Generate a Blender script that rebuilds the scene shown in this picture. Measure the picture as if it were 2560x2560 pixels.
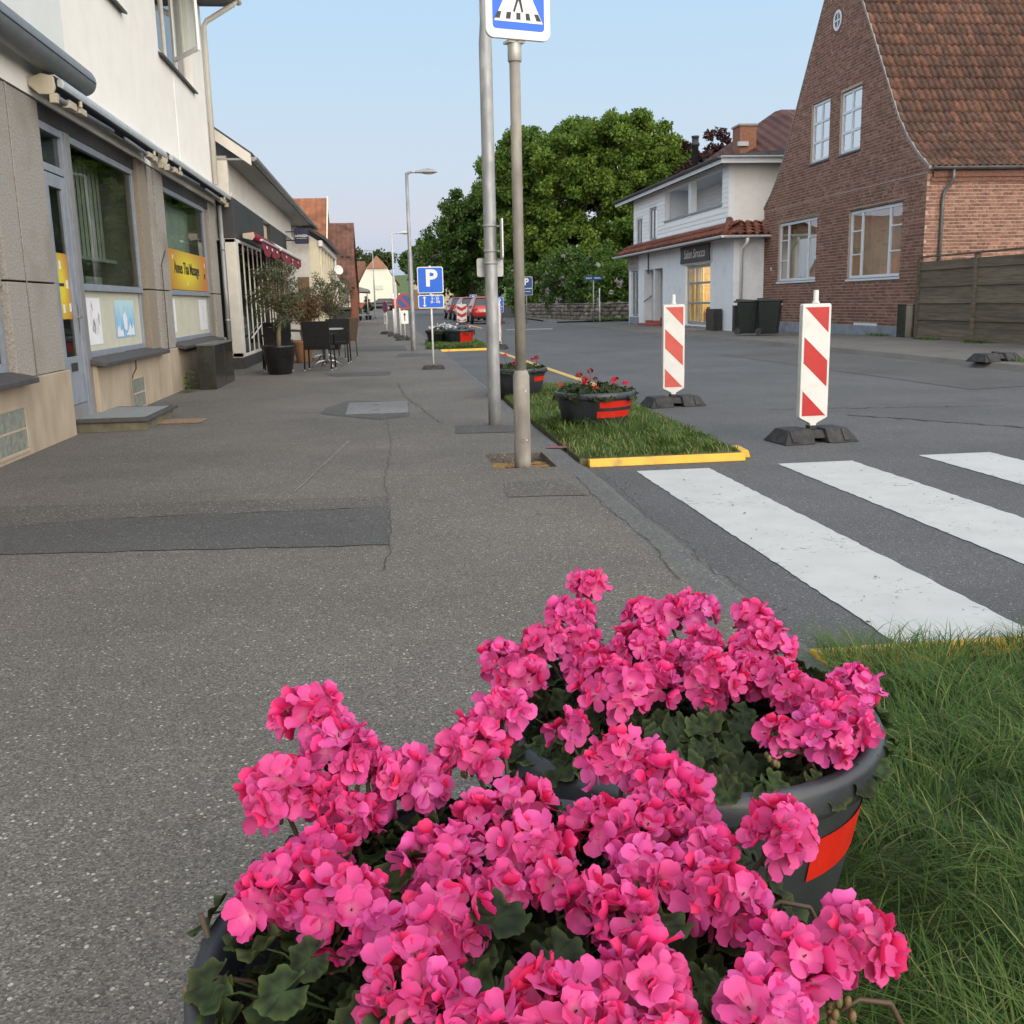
import bpy, math, random
import numpy as np
from mathutils import Vector, Matrix, noise as mnoise
from math import sin, cos, pi, radians as rad, sqrt

for _o in list(bpy.data.objects):
    bpy.data.objects.remove(_o, do_unlink=True)
SC = bpy.context.scene
COL = SC.collection

# ------------------------------------------------------------------ camera
CAM_H = 1.15
PITCH, YAW, ROLL = rad(11.6), rad(6.7), rad(1.3)
_f = Vector((sin(YAW)*cos(PITCH), cos(YAW)*cos(PITCH), -sin(PITCH)))
_r = Vector((cos(YAW), -sin(YAW), 0)); _u = _r.cross(_f)
_R = cos(ROLL)*_r - sin(ROLL)*_u; _U = sin(ROLL)*_r + cos(ROLL)*_u
camd = bpy.data.cameras.new('camera'); cam = bpy.data.objects.new('camera', camd); COL.objects.link(cam)
cam.matrix_world = Matrix(((_R.x, _U.x, -_f.x, 0), (_R.y, _U.y, -_f.y, 0), (_R.z, _U.z, -_f.z, CAM_H), (0, 0, 0, 1)))
camd.sensor_fit = 'HORIZONTAL'; camd.sensor_width = 36; camd.lens = 36.0
camd.clip_start = 0.05; camd.clip_end = 3000
SC.camera = cam

# ------------------------------------------------------------------ sky, sun, exposure
SUN_AZ = rad(160)        # compass-style: 0 = +Y, clockwise; the set sun is behind the camera, a little to the right
SUN_EL = rad(3)
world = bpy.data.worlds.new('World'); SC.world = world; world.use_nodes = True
_nt = world.node_tree; _nt.nodes.clear(); _N = _nt.nodes.new; _K = _nt.links.new
_sky = _N('ShaderNodeTexSky'); _sky.sky_type = 'NISHITA'; _sky.sun_disc = False
_sky.sun_elevation = SUN_EL; _sky.sun_rotation = SUN_AZ
_sky.air_density = 1.0; _sky.dust_density = 1.0; _sky.ozone_density = 2.5; _sky.altitude = 20
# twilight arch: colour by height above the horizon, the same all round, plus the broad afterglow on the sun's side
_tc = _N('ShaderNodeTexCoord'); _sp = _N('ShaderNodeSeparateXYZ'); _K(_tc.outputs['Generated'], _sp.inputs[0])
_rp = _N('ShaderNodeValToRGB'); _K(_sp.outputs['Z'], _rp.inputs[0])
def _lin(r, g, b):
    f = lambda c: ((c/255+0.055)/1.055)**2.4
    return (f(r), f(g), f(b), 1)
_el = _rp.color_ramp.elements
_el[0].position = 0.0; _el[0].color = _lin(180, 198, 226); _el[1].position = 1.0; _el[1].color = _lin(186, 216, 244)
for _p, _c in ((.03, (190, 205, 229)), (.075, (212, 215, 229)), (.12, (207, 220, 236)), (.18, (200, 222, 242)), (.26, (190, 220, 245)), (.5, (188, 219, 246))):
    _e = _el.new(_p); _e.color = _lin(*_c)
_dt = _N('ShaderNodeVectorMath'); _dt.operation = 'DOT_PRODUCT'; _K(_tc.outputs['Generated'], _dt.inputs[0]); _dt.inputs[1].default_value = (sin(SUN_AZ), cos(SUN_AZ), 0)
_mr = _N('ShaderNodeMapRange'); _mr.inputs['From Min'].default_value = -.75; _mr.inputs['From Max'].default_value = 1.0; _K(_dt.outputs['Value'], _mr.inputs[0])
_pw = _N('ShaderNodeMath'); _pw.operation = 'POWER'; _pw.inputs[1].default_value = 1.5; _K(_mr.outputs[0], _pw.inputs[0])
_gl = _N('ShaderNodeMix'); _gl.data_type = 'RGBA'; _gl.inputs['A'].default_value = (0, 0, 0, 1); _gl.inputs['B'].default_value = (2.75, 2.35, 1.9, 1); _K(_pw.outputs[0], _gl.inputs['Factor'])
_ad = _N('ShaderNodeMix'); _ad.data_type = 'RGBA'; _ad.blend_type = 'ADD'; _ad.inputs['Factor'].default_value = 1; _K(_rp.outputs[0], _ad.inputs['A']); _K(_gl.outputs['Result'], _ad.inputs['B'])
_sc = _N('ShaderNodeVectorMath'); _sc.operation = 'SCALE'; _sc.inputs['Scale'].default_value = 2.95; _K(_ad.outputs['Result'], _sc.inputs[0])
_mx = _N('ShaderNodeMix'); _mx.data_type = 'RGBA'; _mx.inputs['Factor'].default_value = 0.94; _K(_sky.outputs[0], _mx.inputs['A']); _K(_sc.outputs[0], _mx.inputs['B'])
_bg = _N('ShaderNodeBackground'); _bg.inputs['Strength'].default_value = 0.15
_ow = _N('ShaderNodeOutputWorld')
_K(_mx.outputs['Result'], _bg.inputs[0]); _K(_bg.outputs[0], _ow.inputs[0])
sund = bpy.data.lights.new('sun', 'SUN'); sun = bpy.data.objects.new('sun', sund); COL.objects.link(sun)
sund.energy = 0.5; sund.angle = rad(30); sund.color = (1.0, 0.85, 0.68)
_se = rad(14)
_sd = Vector((sin(SUN_AZ)*cos(_se), cos(SUN_AZ)*cos(_se), sin(_se)))
sun.rotation_euler = _sd.to_track_quat('Z', 'Y').to_euler()
sun.location = (20, -30, 30)
SC.view_settings.view_transform = 'Standard'; SC.view_settings.look = 'None'
SC.view_settings.exposure = 1.22; SC.view_settings.gamma = 1.0
SC.view_settings.use_curve_mapping = False
SC.cycles.max_bounces = 6; SC.cycles.diffuse_bounces = 3; SC.cycles.glossy_bounces = 3; SC.cycles.transmission_bounces = 4; SC.cycles.transparent_max_bounces = 8
SC.cycles.caustics_reflective = False; SC.cycles.caustics_refractive = False; SC.cycles.use_adaptive_sampling = True; SC.cycles.adaptive_threshold = 0.02

# ------------------------------------------------------------------ material helpers
MATS = {}
def srgb(r, g, b):
    f = lambda c: (c/255/12.92) if c <= 10 else ((c/255+0.055)/1.055)**2.4
    return (f(r), f(g), f(b))
def M(name, c1, c2=None, scale=6.0, rough=0.6, bump=0.0, bscale=None, metal=0.0, spec=0.4, rand=0.0,
      hue=0.0, detail=5.0, c3=None, s3=1.0, t3=(0.55, 0.7), stretch=(1, 1, 1), coat=0.0, rvar=0.0):
    """noise-mixed principled material; c3 = larger soft stains; rand = per object value spread"""
    if name in MATS: return MATS[name]
    m = bpy.data.materials.new(name); m.use_nodes = True; MATS[name] = m
    nt = m.node_tree; n = nt.nodes; L = nt.links
    b = n['Principled BSDF']
    b.inputs['Roughness'].default_value = rough; b.inputs['Metallic'].default_value = metal
    b.inputs['Specular IOR Level'].default_value = spec; b.inputs['Coat Weight'].default_value = coat
    tc = n.new('ShaderNodeTexCoord'); mp = n.new('ShaderNodeMapping'); mp.inputs['Scale'].default_value = stretch
    L.new(tc.outputs['Object'], mp.inputs[0])
    oi = n.new('ShaderNodeObjectInfo')
    ad = n.new('ShaderNodeVectorMath'); ad.operation = 'ADD'
    L.new(mp.outputs[0], ad.inputs[0])
    sc_ = n.new('ShaderNodeVectorMath'); sc_.operation = 'SCALE'; sc_.inputs['Scale'].default_value = 37.0 if rand else 0.0
    cmb = n.new('ShaderNodeCombineXYZ')
    for i in range(3): L.new(oi.outputs['Random'], cmb.inputs[i])
    L.new(cmb.outputs[0], sc_.inputs[0]); L.new(sc_.outputs[0], ad.inputs[1])
    nz = n.new('ShaderNodeTexNoise'); nz.inputs['Scale'].default_value = scale; nz.inputs['Detail'].default_value = detail
    L.new(ad.outputs[0], nz.inputs['Vector'])
    rp = n.new('ShaderNodeValToRGB')
    rp.color_ramp.elements[0].position = 0.32; rp.color_ramp.elements[1].position = 0.68
    rp.color_ramp.elements[0].color = (*c1, 1); rp.color_ramp.elements[1].color = (*(c2 or tuple(min(1, x*1.12) for x in c1)), 1)
    L.new(nz.outputs['Fac'], rp.inputs[0]); col = rp.outputs[0]
    if c3 is not None:
        n3 = n.new('ShaderNodeTexNoise'); n3.inputs['Scale'].default_value = s3; n3.inputs['Detail'].default_value = 6
        L.new(ad.outputs[0], n3.inputs['Vector'])
        mr = n.new('ShaderNodeMapRange'); mr.inputs['From Min'].default_value = t3[0]; mr.inputs['From Max'].default_value = t3[1]
        L.new(n3.outputs['Fac'], mr.inputs[0])
        mx = n.new('ShaderNodeMix'); mx.data_type = 'RGBA'
        L.new(mr.outputs[0], mx.inputs['Factor']); L.new(col, mx.inputs['A']); mx.inputs['B'].default_value = (*c3, 1); col = mx.outputs['Result']
    if rand or hue:
        hs = n.new('ShaderNodeHueSaturation')
        mr = n.new('ShaderNodeMapRange'); mr.inputs['To Min'].default_value = 1-rand; mr.inputs['To Max'].default_value = 1+rand
        L.new(oi.outputs['Random'], mr.inputs[0]); L.new(mr.outputs[0], hs.inputs['Value'])
        if hue:
            wn = n.new('ShaderNodeTexWhiteNoise'); wn.noise_dimensions = '1D'; L.new(oi.outputs['Random'], wn.inputs['W'])
            mh = n.new('ShaderNodeMapRange'); mh.inputs['To Min'].default_value = .5-hue; mh.inputs['To Max'].default_value = .5+hue
            L.new(wn.outputs['Value'], mh.inputs[0]); L.new(mh.outputs[0], hs.inputs['Hue'])
        L.new(col, hs.inputs['Color']); col = hs.outputs[0]
    L.new(col, b.inputs['Base Color'])
    if rvar:
        mr = n.new('ShaderNodeMapRange'); mr.inputs['To Min'].default_value = max(0, rough-rvar); mr.inputs['To Max'].default_value = min(1, rough+rvar)
        L.new(nz.outputs['Fac'], mr.inputs[0]); L.new(mr.outputs[0], b.inputs['Roughness'])
    if bump:
        nb = n.new('ShaderNodeTexNoise'); nb.inputs['Scale'].default_value = bscale or scale*4; nb.inputs['Detail'].default_value = 6
        L.new(ad.outputs[0], nb.inputs['Vector'])
        bp = n.new('ShaderNodeBump'); bp.inputs['Strength'].default_value = bump; bp.inputs['Distance'].default_value = 0.01
        L.new(nb.outputs['Fac'], bp.inputs['Height']); L.new(bp.outputs[0], b.inputs['Normal'])
    return m
def Emit(name, c, s):
    m = M(name, c); b = m.node_tree.nodes['Principled BSDF']
    b.inputs['Emission Color'].default_value = (*c, 1); b.inputs['Emission Strength'].default_value = s
    return m
def Glass(name, tint=(0.75, 0.8, 0.78), ior=1.52, extra=0.0, mul=1.4):
    """thin window pane: fresnel mirror over a tinted see-through sheet"""
    m = bpy.data.materials.new(name); m.use_nodes = True; MATS[name] = m
    nt = m.node_tree; n = nt.nodes; L = nt.links; n.remove(n['Principled BSDF'])
    tr = n.new('ShaderNodeBsdfTransparent'); tr.inputs[0].default_value = (*tint, 1)
    gl = n.new('ShaderNodeBsdfGlossy'); gl.inputs['Roughness'].default_value = 0.015
    fr = n.new('ShaderNodeFresnel'); fr.inputs[0].default_value = ior
    ma = n.new('ShaderNodeMath'); ma.operation = 'ADD'; ma.use_clamp = True; ma.inputs[1].default_value = extra
    mu = n.new('ShaderNodeMath'); mu.operation = 'MULTIPLY'; mu.inputs[1].default_value = mul
    L.new(fr.outputs[0], mu.inputs[0]); L.new(mu.outputs[0], ma.inputs[0])
    tc = n.new('ShaderNodeTexCoord'); nz = n.new('ShaderNodeTexNoise'); nz.inputs['Scale'].default_value = 0.9
    L.new(tc.outputs['Object'], nz.inputs['Vector']); bp = n.new('ShaderNodeBump'); bp.inputs['Strength'].default_value = 0.05
    bp.inputs['Distance'].default_value = 0.05
    L.new(nz.outputs['Fac'], bp.inputs['Height']); L.new(bp.outputs[0], gl.inputs['Normal'])
    mx = n.new('ShaderNodeMixShader'); L.new(ma.outputs[0], mx.inputs[0]); L.new(tr.outputs[0], mx.inputs[1]); L.new(gl.outputs[0], mx.inputs[2])
    L.new(mx.outputs[0], n['Material Output'].inputs[0])
    return m
def Leaf(name, c1, c2, trans=0.35, rough=0.55, attr=None, c3=None):
    """leaf / petal: per-object (or per-vertex attribute) colour between c1 and c2, with light coming through"""
    m = bpy.data.materials.new(name); m.use_nodes = True; MATS[name] = m
    nt = m.node_tree; n = nt.nodes; L = nt.links; b = n['Principled BSDF']
    rp = n.new('ShaderNodeValToRGB'); rp.color_ramp.elements[0].color = (*c1, 1); rp.color_ramp.elements[1].color = (*c2, 1)
    if c3 is not None:
        e = rp.color_ramp.elements.new(0.5); e.color = (*c3, 1)
    if attr:
        at = n.new('ShaderNodeAttribute'); at.attribute_name = attr; L.new(at.outputs['Fac'], rp.inputs[0])
    else:
        oi = n.new('ShaderNodeObjectInfo'); L.new(oi.outputs['Random'], rp.inputs[0])
    L.new(rp.outputs[0], b.inputs['Base Color']); b.inputs['Roughness'].default_value = rough
    b.inputs['Specular IOR Level'].default_value = 0.25
    tl = n.new('ShaderNodeBsdfTranslucent'); L.new(rp.outputs[0], tl.inputs[0])
    mx = n.new('ShaderNodeMixShader'); mx.inputs[0].default_value = trans
    L.new(b.outputs[0], mx.inputs[1]); L.new(tl.outputs[0], mx.inputs[2]); L.new(mx.outputs[0], n['Material Output'].inputs[0])
    return m

# ------------------------------------------------------------------ mesh helpers
class MB:
    def __init__(s): s.v = []; s.f = []; s.mi = []; s.cur = 0
    def quad(s, a, b, c, d): return s.poly([a, b, c, d])
    def poly(s, pts):
        i = len(s.v); s.v += [tuple(p) for p in pts]; s.f.append(tuple(range(i, i+len(pts)))); s.mi.append(s.cur); return s
    def hexa(s, p):   # 8 corners: bottom 0-3 ccw, top 4-7
        i = len(s.v); s.v += [tuple(q) for q in p]
        for q in ((3, 2, 1, 0), (4, 5, 6, 7), (0, 1, 5, 4), (1, 2, 6, 5), (2, 3, 7, 6), (3, 0, 4, 7)):
            s.f.append(tuple(i+k for k in q)); s.mi.append(s.cur)
        return s
    def box(s, x0, x1, y0, y1, z0, z1):
        x0, x1 = sorted((x0, x1)); y0, y1 = sorted((y0, y1)); z0, z1 = sorted((z0, z1))
        return s.hexa([(x0, y0, z0), (x1, y0, z0), (x1, y1, z0), (x0, y1, z0), (x0, y0, z1), (x1, y0, z1), (x1, y1, z1), (x0, y1, z1)])
    def prism(s, pts, axis, a0, a1):
        """extrude a 2d outline along an axis: 'x' outline (y,z), 'y' outline (x,z), 'z' outline (x,y)"""
        def P(p, a): return (a, p[0], p[1]) if axis == 'x' else (p[0], a, p[1]) if axis == 'y' else (p[0], p[1], a)
        n = len(pts); i = len(s.v); s.v += [P(p, a0) for p in pts] + [P(p, a1) for p in pts]
        s.f.append(tuple(range(i+n-1, i-1, -1))); s.f.append(tuple(range(i+n, i+2*n))); s.mi += [s.cur]*2
        for k in range(n):
            s.f.append((i+k, i+(k+1) % n, i+n+(k+1) % n, i+n+k)); s.mi.append(s.cur)
        return s
    def tube(s, p0, p1, r0, r1=None, n=10, caps=True):
        r1 = r0 if r1 is None else r1; a = Vector(p0); b = Vector(p1); d = (b-a).normalized()
        x = d.orthogonal().normalized(); y = d.cross(x); i = len(s.v)
        for c, r in ((a, r0), (b, r1)):
            for k in range(n): s.v.append(tuple(c + r*(cos(2*pi*k/n)*x + sin(2*pi*k/n)*y)))
        for k in range(n): s.f.append((i+k, i+(k+1) % n, i+n+(k+1) % n, i+n+k)); s.mi.append(s.cur)
        if caps:
            s.f.append(tuple(range(i+n-1, i-1, -1))); s.f.append(tuple(range(i+n, i+2*n))); s.mi += [s.cur]*2
        return s
    def path(s, pts, radii, n=8):
        """smooth tapered tube through points"""
        pts = [Vector(p) for p in pts]
        if not hasattr(radii, '__len__'): radii = [radii]*len(pts)
        i = len(s.v); x = None
        for k, p in enumerate(pts):
            d = (pts[min(k+1, len(pts)-1)] - pts[max(k-1, 0)]).normalized()
            x = d.orthogonal().normalized() if x is None else (x - d*x.dot(d)).normalized()
            y = d.cross(x)
            for j in range(n): s.v.append(tuple(p + radii[k]*(cos(2*pi*j/n)*x + sin(2*pi*j/n)*y)))
        for k in range(len(pts)-1):
            for j in range(n):
                s.f.append((i+k*n+j, i+k*n+(j+1) % n, i+(k+1)*n+(j+1) % n, i+(k+1)*n+j)); s.mi.append(s.cur)
        s.f.append(tuple(range(i+n-1, i-1, -1))); e = i+(len(pts)-1)*n; s.f.append(tuple(range(e, e+n))); s.mi += [s.cur]*2
        return s
    def lathe(s, prof, n=24, c=(0, 0, 0), caps=True):
        i = len(s.v)
        for r, z in prof:
            for k in range(n): s.v.append((c[0]+r*cos(2*pi*k/n), c[1]+r*sin(2*pi*k/n), c[2]+z))
        for j in range(len(prof)-1):
            for k in range(n): s.f.append((i+j*n+k, i+j*n+(k+1) % n, i+(j+1)*n+(k+1) % n, i+(j+1)*n+k)); s.mi.append(s.cur)
        if caps:
            s.f.append(tuple(range(i+n-1, i-1, -1))); e = i+(len(prof)-1)*n; s.f.append(tuple(range(e, e+n))); s.mi += [s.cur]*2
        return s
    def sphere(s, c, r, nu=10, nv=6):
        rx, ry, rz = (r, r, r) if not hasattr(r, '__len__') else r
        i = len(s.v); s.v.append((c[0], c[1], c[2]-rz))
        for j in range(1, nv):
            a = -pi/2 + pi*j/nv
            for k in range(nu): s.v.append((c[0]+rx*cos(a)*cos(2*pi*k/nu), c[1]+ry*cos(a)*sin(2*pi*k/nu), c[2]+rz*sin(a)))
        t = len(s.v); s.v.append((c[0], c[1], c[2]+rz))
        for k in range(nu):
            s.f.append((i, i+1+(k+1) % nu, i+1+k)); s.mi.append(s.cur)
            s.f.append((t, t-nu+k, t-nu+(k+1) % nu)); s.mi.append(s.cur)
        for j in range(nv-2):
            for k in range(nu):
                a = i+1+j*nu; s.f.append((a+k, a+(k+1) % nu, a+nu+(k+1) % nu, a+nu+k)); s.mi.append(s.cur)
        return s
    def xf(s, mat, start=0):
        for k in range(start, len(s.v)): s.v[k] = tuple(mat @ Vector(s.v[k]))
        return s
    def mesh(s, name, mats, smooth=False):
        me = bpy.data.meshes.new(name); me.from_pydata(s.v, [], s.f)
        for m in (mats if isinstance(mats, (list, tuple)) else [mats]): me.materials.append(m)
        if any(s.mi): me.polygons.foreach_set('material_index', s.mi)
        if smooth: me.polygons.foreach_set('use_smooth', [True]*len(s.f))
        me.update(); return me
    def build(s, name, mats, parent=None, smooth=False, bevel=0.0, world=False, seg=2):
        if world and parent is not None:
            o = wpos(parent); s.v = [(a-o.x, b-o.y, c-o.z) for a, b, c in s.v]
        ob = obj(name, s.mesh(name, mats, smooth), parent)
        if bevel:
            md = ob.modifiers.new('bevel', 'BEVEL'); md.width = bevel; md.segments = seg; md.limit_method = 'ANGLE'; md.angle_limit = rad(40)
            if not smooth: 
                me = ob.data; me.polygons.foreach_set('use_smooth', [True]*len(me.polygons)); md.harden_normals = False
                w = ob.modifiers.new('wn', 'WEIGHTED_NORMAL'); w.keep_sharp = True
        return ob
def wpos(o):
    p = Vector((0, 0, 0))
    while o is not None: p += o.location; o = o.parent
    return p
def obj(name, data, parent=None, loc=(0, 0, 0), rot=(0, 0, 0), scale=None):
    ob = bpy.data.objects.new(name, data); COL.objects.link(ob)
    ob.location = loc; ob.rotation_euler = rot
    if scale is not None: ob.scale = scale if hasattr(scale, '__len__') else (scale,)*3
    if parent is not None: ob.parent = parent
    return ob
def tag(o, label=None, cat=None, group=None, kind=None):
    if label: o['label'] = label
    if cat: o['category'] = cat
    if group: o['group'] = group
    if kind: o['kind'] = kind
    return o
def thing(name, label, cat, loc=(0, 0, 0), rz=0.0, group=None):
    return tag(obj(name, None, None, loc, (0, 0, rz)), label, cat, group)
def struct(name, mb, mats, smooth=False): return tag(mb.build(name, mats, smooth=smooth), kind='structure')
def copy_tree(o, parent=None):
    c = o.copy(); COL.objects.link(c); c.parent = parent
    for ch in list(o.children): copy_tree(ch, c)
    return c
_font_cache = {}
def text_mesh(s, size, mat, bold=0.0, shear=0.0, ext=0.001, align='CENTER', sx=1.0):
    cu = bpy.data.curves.new('lettering', 'FONT'); cu.body = s; cu.size = size; cu.align_x = align; cu.align_y = 'CENTER'
    cu.offset = bold; cu.shear = shear; cu.extrude = ext; cu.resolution_u = 3
    t = bpy.data.objects.new('lettering', cu); COL.objects.link(t)
    dg = bpy.context.evaluated_depsgraph_get(); me = bpy.data.meshes.new_from_object(t.evaluated_get(dg))
    bpy.data.objects.remove(t); bpy.data.curves.remove(cu)
    if sx != 1.0:
        for v in me.vertices: v.co.x *= sx
    me.materials.clear(); me.materials.append(mat); return me
FACE_Y = (pi/2, 0, 0)          # flat print turned to face -Y (towards the camera end of the street)
FACE_XP = (pi/2, 0, pi/2)      # faces +X
FACE_XN = (pi/2, 0, -pi/2)     # faces -X
def round_rect(w, h, r, n=5):
    pts = []
    for cx, cy, a0 in ((w/2-r, h/2-r, 0), (-w/2+r, h/2-r, pi/2), (-w/2+r, -h/2+r, pi), (w/2-r, -h/2+r, 1.5*pi)):
        for k in range(n+1):
            a = a0+pi/2*k/n; pts.append((cx+r*cos(a), cy+r*sin(a)))
    return pts

# ================================================================== ground, road, pavement
def gz(y): return max(0.0, y-62)*0.006
def Asphalt(name, dark, mid, light, chip=150.0, lightfrac=0.16, stain=(0.075, 0.07, 0.064), bump=0.5, gum=False):
    m = bpy.data.materials.new(name); m.use_nodes = True; MATS[name] = m
    nt = m.node_tree; n = nt.nodes; L = nt.links; b = n['Principled BSDF']
    tc = n.new('ShaderNodeTexCoord')
    v = n.new('ShaderNodeTexVoronoi'); v.inputs['Scale'].default_value = chip; L.new(tc.outputs['Object'], v.inputs['Vector'])
    sp = n.new('ShaderNodeSeparateColor'); L.new(v.outputs['Color'], sp.inputs[0])
    rp = n.new('ShaderNodeValToRGB'); cr = rp.color_ramp
    cr.elements[0].position = 0.0; cr.elements[0].color = (*dark, 1)
    cr.elements[1].position = 1.0; cr.elements[1].color = (*light, 1)
    e = cr.elements.new(0.45); e.color = (*mid, 1)
    e = cr.elements.new(1-lightfrac); e.color = (*[x*1.25 for x in mid], 1)
    L.new(sp.outputs[0], rp.inputs[0])
    v2 = n.new('ShaderNodeTexVoronoi'); v2.inputs['Scale'].default_value = chip*0.42; L.new(tc.outputs['Object'], v2.inputs['Vector'])
    sp2 = n.new('ShaderNodeSeparateColor'); L.new(v2.outputs['Color'], sp2.inputs[0])
    g1 = n.new('ShaderNodeMath'); g1.operation = 'GREATER_THAN'; g1.inputs[1].default_value = 0.955; L.new(sp2.outputs[0], g1.inputs[0])
    g2 = n.new('ShaderNodeMath'); g2.operation = 'LESS_THAN'; g2.inputs[1].default_value = 0.4; L.new(v2.outputs['Distance'], g2.inputs[0])
    gm = n.new('ShaderNodeMath'); gm.operation = 'MULTIPLY'; L.new(g1.outputs[0], gm.inputs[0]); L.new(g2.outputs[0], gm.inputs[1])
    mx0 = n.new('ShaderNodeMix'); mx0.data_type = 'RGBA'; L.new(gm.outputs[0], mx0.inputs['Factor']); L.new(rp.outputs[0], mx0.inputs['A'])
    mx0.inputs['B'].default_value = (*[min(.6, x*1.5) for x in light], 1)
    # broad tone and dirt
    nz = n.new('ShaderNodeTexNoise'); nz.inputs['Scale'].default_value = 0.55; nz.inputs['Detail'].default_value = 8; nz.inputs['Roughness'].default_value = 0.62
    L.new(tc.outputs['Object'], nz.inputs['Vector'])
    mr = n.new('ShaderNodeMapRange'); mr.inputs['From Min'].default_value = 0.3; mr.inputs['From Max'].default_value = 0.7
    mr.inputs['To Min'].default_value = 0.80; mr.inputs['To Max'].default_value = 1.18; L.new(nz.outputs['Fac'], mr.inputs[0])
    hs = n.new('ShaderNodeHueSaturation'); L.new(mr.outputs[0], hs.inputs['Value']); L.new(mx0.outputs['Result'], hs.inputs['Color'])
    n2 = n.new('ShaderNodeTexNoise'); n2.inputs['Scale'].default_value = 2.3; n2.inputs['Detail'].default_value = 7; n2.inputs['Roughness'].default_value = 0.7
    L.new(tc.outputs['Object'], n2.inputs['Vector'])
    m2 = n.new('ShaderNodeMapRange'); m2.inputs['From Min'].default_value = 0.56; m2.inputs['From Max'].default_value = 0.78; m2.inputs['To Max'].default_value = 0.5
    L.new(n2.outputs['Fac'], m2.inputs[0])
    mx = n.new('ShaderNodeMix'); mx.data_type = 'RGBA'; L.new(m2.outputs[0], mx.inputs['Factor']); L.new(hs.outputs[0], mx.inputs['A']); mx.inputs['B'].default_value = (*stain, 1)
    colr = mx.outputs['Result']
    if gum:      # trodden-in gum spots and a faint pale, worn walking line
        vg_ = n.new('ShaderNodeTexVoronoi'); vg_.inputs['Scale'].default_value = 1.7; L.new(tc.outputs['Object'], vg_.inputs['Vector'])
        lt_ = n.new('ShaderNodeMath'); lt_.operation = 'LESS_THAN'; lt_.inputs[1].default_value = .035; L.new(vg_.outputs['Distance'], lt_.inputs[0])
        ml_ = n.new('ShaderNodeMath'); ml_.operation = 'MULTIPLY'; ml_.inputs[1].default_value = .55; L.new(lt_.outputs[0], ml_.inputs[0])
        mg_ = n.new('ShaderNodeMix'); mg_.data_type = 'RGBA'; L.new(ml_.outputs[0], mg_.inputs['Factor']); L.new(colr, mg_.inputs['A']); mg_.inputs['B'].default_value = (.05, .047, .044, 1); colr = mg_.outputs['Result']
    L.new(colr, b.inputs['Base Color'])
    b.inputs['Roughness'].default_value = 0.82; b.inputs['Specular IOR Level'].default_value = 0.35
    bp = n.new('ShaderNodeBump'); bp.inputs['Strength'].default_value = bump; bp.inputs['Distance'].default_value = 0.004
    L.new(v.outputs['Distance'], bp.inputs['Height']); L.new(bp.outputs[0], b.inputs['Normal'])
    return m
m_pave = Asphalt('pavement_asphalt', (0.060, 0.055, 0.050), (0.126, 0.115, 0.103), (0.265, 0.246, 0.22), 210, 0.15, gum=True)
m_road = Asphalt('road_asphalt', (0.052, 0.052, 0.054), (0.088, 0.088, 0.091), (0.17, 0.17, 0.172), 210, 0.12, stain=(0.06, 0.06, 0.06), bump=0.35)
m_patch = Asphalt('patch_asphalt', (0.046, 0.045, 0.044), (0.078, 0.076, 0.074), (0.17, 0.165, 0.16), 200, 0.11, stain=(0.085, 0.078, 0.07), bump=0.3)
m_patch2 = Asphalt('worn_patch_asphalt', (0.055, 0.05, 0.045), (0.10, 0.092, 0.083), (0.24, 0.22, 0.2), 150, 0.14)
m_kerb = Asphalt('kerb_concrete', (0.07, 0.069, 0.068), (0.112, 0.111, 0.109), (0.19, 0.188, 0.185), 150, 0.1, bump=0.4)
m_slab = Asphalt('manhole_concrete', (0.12, 0.12, 0.12), (0.17, 0.17, 0.17), (0.26, 0.26, 0.26), 120, 0.1)
m_crack = M('crack_dirt', (0.045, 0.041, 0.036), (0.08, 0.073, 0.064), 30, 0.95)
m_soil = M('dry_soil', (0.05, 0.036, 0.025), (0.13, 0.09, 0.055), 22, 0.95, bump=0.8, bscale=60)
m_turf = M('turf_base', (0.018, 0.028, 0.010), (0.05, 0.06, 0.022), 14, 0.95, bump=0.6, bscale=50)
m_yellow = M('yellow_kerb_paint', (0.62, 0.36, 0.03), (0.70, 0.42, 0.05), 9, 0.55, bump=0.15, c3=(0.35, 0.24, 0.08), s3=7, t3=(0.58, 0.75))
m_field = M('meadow', (0.05, 0.09, 0.02), (0.10, 0.14, 0.035), 0.6, 0.95)

ys = [-40, 62, 75, 90, 110, 140, 200, 400, 1500]
t = MB()
for a, b in zip(ys, ys[1:]):
    t.quad((-1500, a, gz(min(a, 200))-0.14), (1500, a, gz(min(a, 200))-0.14), (1500, b, gz(min(b, 200))-0.14), (-1500, b, gz(min(b, 200))-0.14))
struct('ground', t, m_field)
rd = MB(); ys2 = [-6, 30, 62, 75, 90, 110, 150]
for a, b in zip(ys2, ys2[1:]):
    rd.quad((1.40, a, gz(a)-0.05), (9.4, a, gz(a)-0.05), (9.4, b, gz(b)-0.05), (1.40, b, gz(b)-0.05))
rd.quad((9.4, 52.4, -0.052), (60, 52.4, -0.052), (60, 57.1, -0.052), (9.4, 57.1, -0.052))     # side street by the stone wall
struct('road', rd, m_road)
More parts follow.
